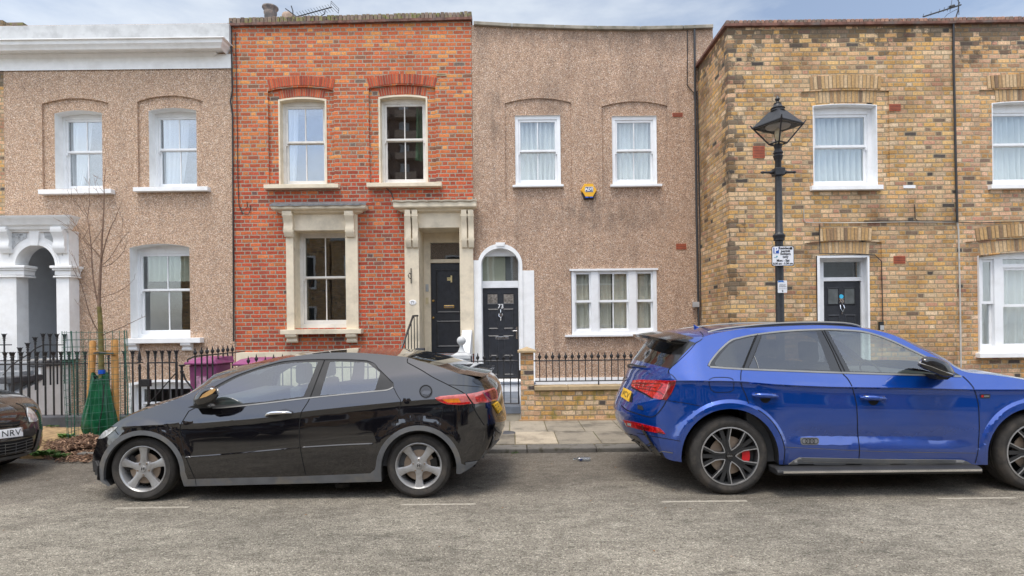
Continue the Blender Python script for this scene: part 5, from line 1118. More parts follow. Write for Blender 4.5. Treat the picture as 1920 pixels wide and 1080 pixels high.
B4, T4 = lq(hb, zb+.02), lq(ht, zt); ztop = zz(217)
fr = MB()
for k in range(4):
    fr.tube([B4[k], T4[k]], .011, 5); fr.tube([B4[k], B4[(k+1) % 4]], .012, 5); fr.tube([T4[k], T4[(k+1) % 4]], .013, 5); a = T4[k]; fr.tube([a, (a[0]+(a[0]-cx)*.12, a[1]+(a[1]-YP)*.12, a[2]+.05)], [.016, .006], 5)
    fr.tube([(cx, YP, zb-.01), B4[k]], .012, 5)
fr.build('lantern_frame', IR, t)
lg = MB()
for k in range(4): lg.poly([B4[k], B4[(k+1) % 4], T4[(k+1) % 4], T4[k]])
lg.build('lantern_glass', glassm('lantern_glass', .12, (.88,.86,.82)), t)
hd = MB(); R1 = lq(.245, zt+.012); z2 = zz(209); R2 = lq(.085, z2)
for k in range(4): hd.poly([R1[k], R1[(k+1) % 4], R2[(k+1) % 4], R2[k]])
hd.build('lantern_roof', IR, t)
MB().lathe([(.1, z2-.01), (.105, z2), (.09, z2+.01), (.085, z2+.035), (.1, z2+.04), (.07, z2+.06), (.05, z2+.1), (.055, z2+.11), (.025, z2+.125), (.018, z2+.14), (.03, z2+.16), (.034, z2+.175), (.012, z2+.215), (.0, z2+.235)], (cx, YP, 0), 18).build('finial', IR, t, smooth=35)
MB().lathe([(.0, zt-.02), (.16, zt-.015), (.17, zt+.0), (0, zt+.02)], (cx, YP, 0), 16).build('reflector', M['grpl'], t)
MB().lathe([(.02, zb+.02), (.02, zb+.06), (.04, zb+.1), (.045, zb+.18), (.03, zb+.22), (0, zb+.24)], (cx, YP, 0), 14).build('bulb', plain('frosted_bulb', (.7,.6,.4), .3), t, smooth=40)
# signs on the post
def plate(t, px0, px1, py0, py1, Y, mat, name='plate', r=.02, d=.004):
    x0, x1, zt, zb = rng(px0, px1, py0, py1, Y); n = 5; pts = []
    for cxx, czz, a0 in ((x1-r, zb+r, -pi/2), (x1-r, zt-r, 0), (x0+r, zt-r, pi/2), (x0+r, zb+r, pi)):
        pts += [(cxx+r*cos(a0+pi/2*i/n), Y, czz+r*sin(a0+pi/2*i/n)) for i in range(n+1)]
    return MB().prism(pts, (0, d, 0)).build(name, mat, t), (x0, x1, zt, zb)
ys = YP-.085
s = thing('parking_sign', (W(1468, 480, ys)[0], ys, 2.5), 'white resident permit parking sign with a blue P on the lamp post', 'parking sign')
plate(s, 1447, 1489, 461, 499, ys, M['ink'], 'sign_border', .03, .008); _, (x0, x1, zt, zb) = plate(s, 1448.2, 1487.8, 462.2, 497.8, ys-.003, M['signw'], 'sign_face', .025, .003)
w_, h_ = x1-x0, zt-zb
def at(u, v, y=ys-.005): return (x0+w_*u, y, zt-h_*v)
MB().box(x0+w_*.05, x0+w_*.31, ys-.006, ys-.0031, zt-h_*.36, zt-h_*.05).build('blue_panel', plain('sign_blue', (.01,.08,.38), .4), s)
text('P', 'letter', at(.18, .205, ys-.0075), .115, M['signw'], s, bold=.004)
for q, v in (('Resident', .09), ('permit', .24), ('holders', .39), ('only', .54)): text(q, 'lettering', at(.62 if v > .1 else .58, v), .048, M['ink'], s, bold=.0012)
text('Mon - Sat', 'lettering', at(.5, .74), .046, M['ink'], s, bold=.0012); text('8.30 am - 5.30 pm', 'lettering', at(.5, .9), .038, M['ink'], s, bold=.0012)
q = at(.9, .09); MB().box(q[0]-.016, q[0]+.014, ys-.005, ys-.0031, q[2]-.02, q[2]+.015).build('van_symbol', M['ink'], s)
q = at(.17, .55); MB().box(q[0]-.03, q[0]+.012, ys-.005, ys-.0031, q[2]-.008, q[2]-.003).box(q[0]+.002, q[0]+.022, ys-.005, ys-.0031, q[2]+.0, q[2]+.018).build('logo', plain('teal_print', (.02,.3,.35), .4), s)
s2 = thing('notice_plate', (W(1467, 540, ys)[0], ys, 2.1), 'small white notice with a blue top stripe lower on the lamp post', 'sign')
_, (x0, x1, zt, zb) = plate(s2, 1458.5, 1475.8, 526, 549, ys, M['signw'], 'plate', .01, .006); w_, h_ = x1-x0, zt-zb
MB().poly([at(0.02, .01, ys-.002), at(.02, .15, ys-.002), at(.35, .11, ys-.002), at(.72, .15, ys-.002), at(.55, .01, ys-.002)][::-1]).build('blue_stripe', plain('stripe_blue', (.01,.15,.5), .4), s2)
mb = MB()
for v, a, b, hh in ((.3, .2, .85, .02), (.4, .15, .8, .02), (.49, .1, .92, .03), (.66, .08, .92, .02)):
    k = a
    while k < b: l = random.uniform(.04, .11); p, q = at(k, v), at(min(k+l, b), v+hh); mb.box(p[0], q[0], ys-.003, ys-.0005, q[2], p[2]); k += l+.03
mb.build('fine_print', M['ink'], s2); text('2', 'digit', at(.5, .86, ys-.002), .035, M['ink'], s2, bold=.0015)
# ================================================================ alarm box
a = P(1104.5, 356.5, YF-.08); t = thing('alarm_box', (a.x, YF-.04, a.z), 'yellow hexagonal burglar alarm box on the pebbledash between the upper windows', 'alarm box')
def hexa(r, y, dz=0): return [(a.x+r*cos(pi/3*k), y, a.z+dz+r*.87/.87*sin(pi/3*k)) for k in range(6)]
mb = MB(); h0_, h1_ = hexa(.175, YF-.001), hexa(.155, YF-.085); mb.strip(h0_, h1_); mb.poly(h1_); mb.build('cover', M['yellow'], t, bevel=.006)
mb = MB(); mb.prism([(a.x-.15, YF-.07, a.z-.03), (a.x-.1, YF-.07, a.z-.165), (a.x+.1, YF-.07, a.z-.165), (a.x+.15, YF-.07, a.z-.03), (a.x+.1, YF-.07, a.z-.1)], (0, .068, -.02)); mb.build('base', M['ink'], t)
for s in (-1, 1): MB().box(a.x+s*.045-.035, a.x+s*.045+.035, YF-.088, YF-.07, a.z-.165, a.z-.138).build('strobe_lens', M['blue'], t, bevel=.006)
MB().box(a.x-.085, a.x+.085, YF-.088, YF-.0855, a.z-.04, a.z+.07).build('logo_border', M['signw'], t); MB().box(a.x-.078, a.x+.078, YF-.09, YF-.0885, a.z-.034, a.z+.064).build('logo_panel', M['navy'], t)
text('ADT', 'logo_letters', (a.x, YF-.0905, a.z+.014), .085, M['signw'], t, bold=.004)
# ================================================================ pipes and cables
def cable(name, pts, Y, r, mat, label, cat='cable', k=6, off=None):
    p = [tuple(P(a, b, Y)) for a, b in pts]; o = MB().tube(p, r, k).build(name, M[mat], None, smooth=60); return tag(o, label, cat)
cable('soil_cable', [(433, 40), (434, 90), (435.5, 170), (432, 190), (436, 215), (437, 400), (438, 640)], YF-.03, .016, 'pipe', 'dark cable down the joint between the pebbledash and the red brick')
cable('wall_cable', [(441, 60), (443, 130), (445, 250), (446, 340), (448, 385), (455, 400), (466, 402), (470, 392), (470, 385)], YF-.02, .008, 'pipe', 'thin dark cable ending in a loop left of the red brick house')
cable('wall_cable', [(449, 388), (458, 394), (464, 388), (463, 378)], YF-.02, .007, 'pipe', 'small dark cable loop beside the larger one')
cable('rain_pipe', [(1302, 55), (1302.5, 100), (1306, 400), (1310, 600), (1311, 640)], YF-.05, .022, 'pipe', 'black pipe up the right side of the pebbledashed house', 'pipe')
cable('wall_cable', [(1289, 57), (1288.5, 160), (1301, 175), (1302, 190)], YF-.02, .009, 'pipe', 'thin cable bending into the black pipe near the parapet')
cable('wall_cable', [(1307, 170), (1312, 400), (1315, 600)], YF-.04, .012, 'pipe', 'thin cable close beside the black pipe in the corner')
t = tag(MB().pbox(1300, 1311.5, 566, 576, YF-.09, YF-.02).build('junction_box', M['grpl'], None, bevel=.006), 'small pale grey junction box beside the black pipe', 'junction box')
cable('drainpipe', [(1787.5, 45), (1788, 120), (1790, 200), (1792, 300), (1795, 417)], Y4-.04, .02, 'pipe', 'thin black pipe dividing the two yellow brick houses', 'pipe')
cable('wall_conduit', [(1795, 417), (1797, 430), (1800, 560), (1802, 692)], Y4-.03, .014, 'pipew', 'pale conduit continuing below the black pipe', 'conduit')
cable('wall_conduit', [(1507, 393), (1507.5, 413), (1511, 417), (1560, 418), (1620, 417.5), (1700, 416), (1793, 417)], Y4-.015, .007, 'pipew', 'thin pale conduit running across above door 75', 'conduit')
cable('wall_cable', [(1620, 414), (1750, 414), (1830, 418), (1930, 415)], Y4-.018, .007, 'pipe', 'thin dark cable running right from above door 75')
cable('wall_cable', [(1715, 383), (1716, 410), (1722, 415)], Y4-.015, .007, 'pipe', 'short dark cable dropping to the horizontal run')
cable('wall_cable', [(1537, 420), (1536.5, 440), (1537, 475), (1600, 476), (1640, 478), (1653, 490), (1654, 540), (1656, 625)], Y4-.02, .008, 'pipe', 'dark cable arching over door 75 down to the bell')
cable('wall_cable', [(724, 352), (734, 362), (738, 374), (745, 392), (756, 400)], YF-.02, .009, 'pipe', 'short dark cable under the right upper window of the red house')
mb = MB(); a = P(1704.5, 350.5, Y4); mb.box(a.x-.11, a.x+.11, Y4-.012, Y4+.01, a.z-.025, a.z+.03); tag(mb.build('white_plaque', M['signw'], None), 'small white painted brick patch right of the upper window', 'patch')
a = P(828, 140, YF); mb = MB(); mb.box(a.x-.11, a.x+.11, YF-.012, YF, a.z-.03, a.z+.03); v = mb.build('air_brick', M['sand'], None); tag(v, 'cream air brick high on the red brick wall', 'air brick'); k = MB()
for i in range(8): k.box(a.x-.085+i*.022, a.x-.074+i*.022, YF-.014, YF-.011, a.z-.015, a.z+.015)
k.build('vent_holes', M['ink'], v)
# ================================================================ chimney pots and aerials
YC = 15.2
t = thing('chimney_stack', (W(520, 40, YC)[0], YC, 6), 'chimney stack with two pots behind the mossy parapet', 'chimney')
z1 = W(520, 44, YC)[1]; x0, x1 = W(480, 40, YC)[0], W(575, 40, YC)[0]; MB().box(x0, x1, YC-.25, YC+.5, z1-2.4, z1-.3).build('stack', M['red'], t)
a = P(507, 28, YC); MB().lathe([(.155,-.6),(.15,.0),(.165,.03),(.165,.06),(.15,.07),(.165,.11),(.205,.17),(.2,.2),(.15,.19)], (a.x, YC, a.z-.0), 24).build('chimney_pot', plain('sooty_pot', (.2,.18,.17), .85, var=.4, vs=5, dirt=(.5,.33,.22), ds=5), t, smooth=40)
a = P(541, 34, YC); MB().lathe([(.17,-.6),(.16,.0),(.165,.05),(.145,.1),(.14,.06)], (a.x, YC, a.z-.0), 24).build('chimney_pot', plain('buff_pot', (.45,.33,.25), .85, var=.2), t, smooth=40)
def aerial(pts, els, Y, label, extra):
    t = thing('tv_aerial', tuple(P(*pts[0], Y)), label, 'aerial', 'television aerials on the roofs'); mb = MB(); mb.tube([tuple(P(a, b, Y)) for a, b in pts], .014, 6); mb.build('boom', M['pipe'], t)
    mb = MB()
    for a, b, c, d, dy in els: p, q = P(a, b, Y-dy), P(c, d, Y+dy); mb.tube([p, q], .006, 4)
    mb.build('elements', M['pipe'], t); mb = MB(); extra(mb, Y); mb.build('mount', M['pipe'], t); return t
els = []
for i in range(12): bx = 561+i*5.3; by = 30-i*1.28; els.append((bx-5, by-7.5, bx+5.5, by+6, .12))
for q in ((621, 2, 635.5, 16.5), (621, 2, 620, 11), (635.5, 16.5, 634.5, 25), (620, 11, 634.5, 25), (621.5, 6, 635, 20.5)): els.append((*q, .0))
def exA(mb, Y):
    mb.tube([tuple(P(a, b, Y)) for a, b in ((609.5, 20), (609, 26), (602, 30), (597, 40))], .012, 5); mb.tube([tuple(P(a, b, Y)) for a, b in ((546, 11), (549, 20), (550, 40))], .014, 5); mb.tube([tuple(P(a, b, Y)) for a, b in ((535, 16), (556, 31))], .012, 5)
aerial([(554, 32), (622, 13.5)], els, 14.2, 'long television aerial leaning right of the chimney pots', exA)
els = [(1732, 26, 1730, 32, 0), (1746, 22, 1745, 29, 0), (1762, 17, 1760, 25, 0), (1771, 14, 1768.5, 22, 0), (1778, 12, 1776, 21, 0), (1785, 0, 1781, 22, 0), (1797, -2, 1798, 28, .0), (1792, -4, 1800, 6, 0)]
def exB(mb, Y): mb.tube([tuple(P(a, b, Y)) for a, b in ((1798, 4), (1797, 18), (1792, 34), (1790, 50))], .012, 5); mb.tube([tuple(P(a, b, Y)) for a, b in ((1797, 16), (1785, 22), (1776, 27), (1771, 33))], .005, 4); mb.tube([tuple(P(a, b, Y)) for a, b in ((1781, 13.5), (1789, 11))], .03, 6)
aerial([(1731, 31.5), (1802, 9)], els, 11.3, 'television aerial above the yellow brick parapet at upper right', exB)
# ================================================================ litter, manhole
mb = MB(); a = P(1076, 863, 7.02); Yb = 1.61*F/(863-610+1.5)
c = P(1076, 863, Yb); mb.lathe([(.0, -.01), (.028, -.01), (.028, .02), (.018, .03), (.035, .06), (.055, .09), (.05, .12), (.055, .2), (.05, .25), (.05, .29), (0, .3)], (c.x, Yb, .05), 16, 'x')
for i, v in enumerate(mb.v): v.x = c.x+(v.x-c.x)*.66; v.y = Yb+(v.y-Yb)*.7; v.z = max(.005, .028+(v.z-.05)*.5)
t = thing('plastic_bottle', (c.x, Yb, 0), 'crushed clear plastic bottle lying in the gutter between the cars', 'bottle'); mb.build('bottle_body', glassm('clear_plastic', .12, (.75,.78,.8)), t, smooth=50)
MB().box(c.x+.06, c.x+.1, Yb-.035, Yb-.015, .01, .035).build('bottle_label', M['navy'], t, bevel=.01)
mb = MB()
for i in range(260):
    Y = random.choice((random.uniform(3.6, 7.3), random.uniform(6.2, 7.3))); x = random.uniform(-7.5, 7.5); l = random.uniform(.004, .016); q = random.uniform(0, 6); mb.add([(x-l*cos(q), Y-l*sin(q), .003), (x+l*.4*sin(q), Y-l*.4*cos(q), .008), (x+l*cos(q), Y+l*sin(q), .004), (x-l*.4*sin(q), Y+l*.4*cos(q), .007)], [(0, 1, 2, 3)])
tag(mb.build('litter_scraps', rndmat('leaf_scraps', [(0, (.14,.06,.03)), (.45, (.35,.16,.05)), (.75, (.4,.35,.28)), (1, (.6,.58,.52))]), rnd=True), 'scattered dry leaf scraps and grit on the road', 'litter', kind='stuff')
Ym = 1.555*F/(811-610); a = P(956, 811, Ym); t = thing('manhole_cover', (a.x, Ym, .06), 'small round iron cover in the pavement behind the black car', 'manhole cover')
MB().lathe([(0, .072), (.11, .072), (.12, .068), (.125, .06)], (a.x-.04, Ym, 0), 28).build('cover', M['dgrey'], t, smooth=40)
Ys = 1.6*F/(920-610-3); a = P(628, 918, Ys); mb = MB(); bm_ = [(.0, .0)]; mb.lathe([(0, .045), (.04, .04), (.07, .02), (.075, .0)], (a.x, Ys+.25, 0), 9); tag(mb.build('stone', M['kerb'], None, smooth=60), 'small stone lying under the black car', 'stone')
# ================================================================ houses across the road (seen in the reflections)
def opposite(x0, x1, y, z, mat, label, win, roof=True):
    t = thing('terraced_house', ((x0+x1)/2, y, 0), label, 'house', 'houses across the road'); MB().box(x0, x1, y-8, y, 0, z).build('wall', M[mat], t)
    MB().box(x0+.02, x1-.02, y-.02, y+.12, z, z+.25).build('parapet', M['greyw'], t)
    for wx, wz in win:
        o = MB().box(wx-.6, wx+.6, y, y+.06, wz-.95, wz+.95).build('window', M['upvc'], t); MB().box(wx-.5, wx+.5, y+.06, y+.065, wz-.85, wz+.85).build('pane', M['ink'], o)
    return t
yo = -8.2
for i, (a, b, z, m_, lb) in enumerate(((-19, -10.5, 7.2, 'far', 'yellow brick house across the road, far left in the reflections'), (-10.4, -4.8, 6.6, 'far', 'yellow brick house across the road, second from left'), (-4.7, .9, 6.6, 'peb', 'pebbledashed house across the road'), (1.0, 6.6, 6.8, 'far', 'yellow brick house across the road, right of the pebbledashed one'), (6.7, 13, 6.4, 'far', 'yellow brick house across the road, second from right'), (13.1, 24, 7.4, 'greyw', 'grey rendered house across the road at the far right'))):
    opposite(a, b, yo, z, m_, lb, [(x, zz) for zz in (1.9, 4.8) for x in (a+1.4, (a+b)/2, b-1.4)])
t = thing('tower_block', (-15, -55, 0), 'brown balconied tower block reflected in the upper window', 'tower block')
MB().box(-23.5, -8.2, -63, -55, 0, 33).build('wall', plain('tower_brown', (.2,.14,.11), .9), t)
for k in range(11):
    z = 2+k*2.8; mb = MB()
    for j in range(4): mb.box(-23+j*3.7, -20.1+j*3.7, -55, -53.6, z, z+1.0)
    mb.build('balcony', plain('balcony_band', (.3,.23,.18), .8) if k == 0 else bpy.data.materials['balcony_band'], t)
    mb = MB()
    for j in range(4): mb.box(-22.6+j*3.7, -21.4+j*3.7, -54.98, -54.9, z+1.1, z+2.4)
    mb.build('window', M['grpl'], t)
# ================================================================ cars
M['paintk'] = paint('black_car_paint', (.003,.003,.005), .0, .12, .0, .03)
M['paintb'] = paint('blue_car_paint', (.0,.055,.34), .5, .24, .1, .25)
M['paintg'] = paint('dark_brown_grey_car_paint', (.012,.011,.011), .3, .2, .1, .2)
M['clad'] = plain('grey_plastic_cladding', (.105,.108,.112), .6, var=.15, vs=6, dirt=(.2,.17,.12), ds=4, da=.5, bump=.2, bs=120)
M['trimk'] = plain('black_gloss_trim', (.012,.012,.013), .18, coat=.6, var=.1); M['trimm'] = plain('matt_black_trim', (.02,.02,.021), .55, var=.2)
M['trimg'] = plain('aluminium_trim', (.26,.255,.24), .42, .7, var=.08)
M['gap'] = plain('panel_gap', (.003,.003,.003), .9)
M['under'] = plain('underbody', (.012,.011,.01), .95); M['inter'] = plain('car_interior', (.05,.052,.055), .8); M['seat'] = plain('seat_fabric', (.075,.08,.085), .85)
M['tyre'] = plain('tyre_rubber', (.035,.032,.029), .85, var=.25, vs=14, bump=.5, bs=60, dirt=(.11,.09,.07), ds=6, da=.5)
M['alloy'] = plain('silver_alloy', (.42,.42,.42), .38, .55, var=.08, dirt=(.16,.13,.1), ds=9, da=.45); M['alloyk'] = plain('dark_alloy', (.035,.036,.038), .35, .3, var=.1)
M['disc'] = plain('brake_disc', (.3,.24,.19), .5, .7, var=.2); M['calip'] = plain('red_caliper', (.5,.01,.015), .3)
M['cglass'] = glassm('car_glass', .15, (.72,.8,.76)); M['pglass'] = glassm('privacy_glass', .12, (.12,.12,.13))
g = G('red_lens'); g.set(Roughness=.08, Coat_Weight=1.0); v = g.n.new('ShaderNodeTexVoronoi'); v.inputs['Scale'].default_value = 45; g.l.new(g.c, v.inputs['Vector']); g.col(g.ramp(v.outputs['Distance'], [(.1, (.75,.02,.02)), (.6, (.35,.004,.006))])); M['redl'] = g.m
M['redd'] = plain('dark_red_lens', (.16,.004,.006), .1, coat=1, var=.3, vs=30); M['amber'] = plain('amber_lens', (.9,.25,.01), .12, coat=1, var=.2, vs=30); M['clear'] = plain('clear_lens', (.55,.56,.56), .08, .3, coat=1, var=.3, vs=25); M['pinkl'] = plain('pale_red_lens', (.6,.16,.15), .1, coat=1, var=.2, vs=30)
M['platey'] = plain('yellow_plate', (.72,.42,.03), .4, var=.04)
EYE = Vector((0, 0, H))
class Car:
    def __init__(s, root, Y0, Wd, S, mats, pt=None, sc=1.0):
        s.root, s.Y0, s.Wd, s.Yc, s.S, s.mats, s.sc = root, Y0, Wd, Y0+Wd/2, S, mats, sc
        s.mb = {}; s.bvh = None
        if pt: s.pt = pt
    def pt(s, px, py):
        Y = s.Y0
        for _ in range(40): x, z = W(px, py, Y); Y += .5*(s.Y0+min(s.S(x, z), .9)-Y)
        return Vector((x, Y, z))
    def m(s, k): return s.mb.setdefault(k, MB())
    def far(s, v): return Vector((v.x, 2*s.Yc-v.y, v.z))
    def side(s, outline, cons, regions, step=8):
        st = step*s.sc; vs = []; es = []
        def addloop(l, close):
            b = len(vs); vs.extend(Vector((p[0], p[1])) for p in l); n = len(l)
            es.extend((b+i, b+(i+1) % n) for i in range(n if close else n-1))
        addloop(outline, True)
        for c, cl in cons: addloop(c, cl)
        xs = [p[0] for p in outline]; ys = [p[1] for p in outline]; x = min(xs)
        while x < max(xs):
            y = min(ys)
            while y < max(ys):
                q = (x+random.uniform(-.1, .1)*st, y+random.uniform(-.1, .1)*st)
                if inside(q, outline): vs.append(Vector(q))
                y += st
            x += st
        r = delaunay_2d_cdt(vs, es, [], 0, 1e-4*s.sc)
        V2 = r[0]; P3 = [s.pt(v.x, v.y) for v in V2]; bk = {}
        for f in r[2]:
            c = (sum(V2[i].x for i in f)/len(f), sum(V2[i].y for i in f)/len(f))
            if not inside(c, outline): continue
            k = 'body'
            for poly, key in regions:
                if inside(c, poly): k = key; break
            bk.setdefault(k, []).append(f)
        for k, fs in bk.items():
            s.m(k).add(P3, fs); s.m(k if k in ('body', 'clad') else k+'~').add([s.far(p) for p in P3], [tuple(reversed(f)) for f in fs])
    def cap(s, E, offs, key, n=2.6, cols=20, nfn=None):
        ws = [sin(pi/2*(-1+2*j/cols)) for j in range(cols+1)]; rows = []
        for i, (p, (dx, dz)) in enumerate(zip(E, offs)):
            row = []
            nn = nfn(i) if nfn else n
            for wv in ws:
                q = 1-abs(wv)**nn; row.append(Vector((p.x+dx*q, s.Yc+(p.y-s.Yc)*wv, p.z+dz*q)))
            rows.append(row)
        for i in range(len(E)-1):
            for j in range(cols):
                k = key(i, abs(ws[j]+ws[j+1])/2); k = k+'~' if k == 'pillar' and ws[j] < 0 else k; s.m(k).add([rows[i][j], rows[i][j+1], rows[i+1][j+1], rows[i+1][j]], [(0, 1, 2, 3)])
        s.rows = rows; s.ws = ws
    def finish(s, names, sharp=17):
        allv = []; allf = []; s.obj = {}
        for k, mb in s.mb.items():
            b = len(allv); allv += mb.v; allf += [tuple(i+b for i in f) for f in mb.f]
        s.bvh = BVHTree.FromPolygons(allv, allf)
        names = dict(names); names.update({k+'~': v for k, v in list(names.items())})
        for k, (nm, mt, lab) in names.items():
            if k in s.mb:
                me = s.mb[k]; used = sorted({i for f in me.f for i in f}); mp = {j: i for i, j in enumerate(used)}
                me.v = [me.v[i] for i in used]; me.f = [tuple(mp[i] for i in f) for f in me.f]
                s.obj[k] = me.build(nm, M[mt], s.root, smooth=sharp)
    def cast(s, px, py, off):
        d = (P(px, py, 1.0)-EYE).normalized(); loc, nor, i, dist = s.bvh.ray_cast(EYE, d)
        if loc is None:
            loc, nor, i, dist = s.bvh.find_nearest(P(px, py, s.Y0+.2))
        if nor.dot(d) > 0: nor = -nor
        return loc+nor*off
    def decal(s, poly, mat, name, off=.004, step=6, thick=0, parent=None):
        lp = lin(poly, step*.7); vs = [Vector(p) for p in lp]; n = len(lp); es = [(i, (i+1) % n) for i in range(n)]
        xs = [p[0] for p in lp]; ys = [p[1] for p in lp]; x = min(xs)+step/2
        while x < max(xs):
            y = min(ys)+step/2
            while y < max(ys):
                if inside((x, y), lp): vs.append(Vector((x, y)))
                y += step
            x += step
        r = delaunay_2d_cdt(vs, es, [], 0, 1e-4); mb = MB()
        fs = [f for f in r[2] if inside((sum(r[0][i].x for i in f)/3, sum(r[0][i].y for i in f)/3), lp)]
        mb.add([s.cast(v.x, v.y, off) for v in r[0]], fs)
        if thick:
            a = [s.cast(p[0], p[1], off) for p in lp]; b = [s.cast(p[0], p[1], off-thick) for p in lp]; mb.strip(a, b)
        return mb.build(name, M[mat], parent or s.root, smooth=30)
    def ribbon(s, pts, w, mat='gap', name='panel_gap', off=.0025, close=False, parent=None, curve=True):
        c = catmull(pts, 4, close) if curve else lin(pts, 4, close); n = len(c); a = []; b = []
        for i, p in enumerate(c):
            q0 = c[(i-1) % n] if close or i > 0 else c[i]; q1 = c[(i+1) % n] if close or i < n-1 else c[i]
            dx, dy = q1[0]-q0[0], q1[1]-q0[1]; l = sqrt(dx*dx+dy*dy) or 1; nx, ny = -dy/l*w/2, dx/l*w/2
            a.append(s.cast(p[0]+nx, p[1]+ny, off)); b.append(s.cast(p[0]-nx, p[1]-ny, off))
        return MB().strip(a, b, close=close).build(name, M[mat], parent or s.root)
    def arch(s, pts, lipmat):
        P3 = [s.pt(*p) for p in pts]
        for fx in (lambda v: v, s.far):
            sg = 1 if fx(P3[0]).y < s.Yc else -1
            a = [fx(p) for p in P3]; b = [v+Vector((0, .035*sg, 0)) for v in a]; c = [v+Vector((0, .42*sg, 0)) for v in a]
            MB().strip(a, b, close=False).build('arch_lip', M[lipmat], s.root, smooth=50)
            o = MB().strip(b, c, close=False); o.tess([c]); o.build('wheel_arch_liner', M['under'], s.root)
def arcpx(cx, cy, r, a0, a1, n=26): return [(cx+r*cos(radians(a0+(a1-a0)*i/n)), cy-r*sin(radians(a0+(a1-a0)*i/n))) for i in range(n+1)]
def puff(root, name, mat, poly, layers, smooth=50):            # traced outline given body through scaled layers
    c = (sum(p[0] for p in poly)/len(poly), sum(p[1] for p in poly)/len(poly)); L_ = []
    for Y, sc, sx in layers:
        L_.append([P(c[0]+(p[0]-c[0])*sc+sx, c[1]+(p[1]-c[1])*sc, Y) for p in poly])
    # keep the real size as depth changes
    mb = MB()
    for a, b in zip(L_, L_[1:]): mb.strip(a, b)
    mb.poly(L_[0]); mb.poly(L_[-1]); return mb.build(name, M[mat], root, smooth=smooth)
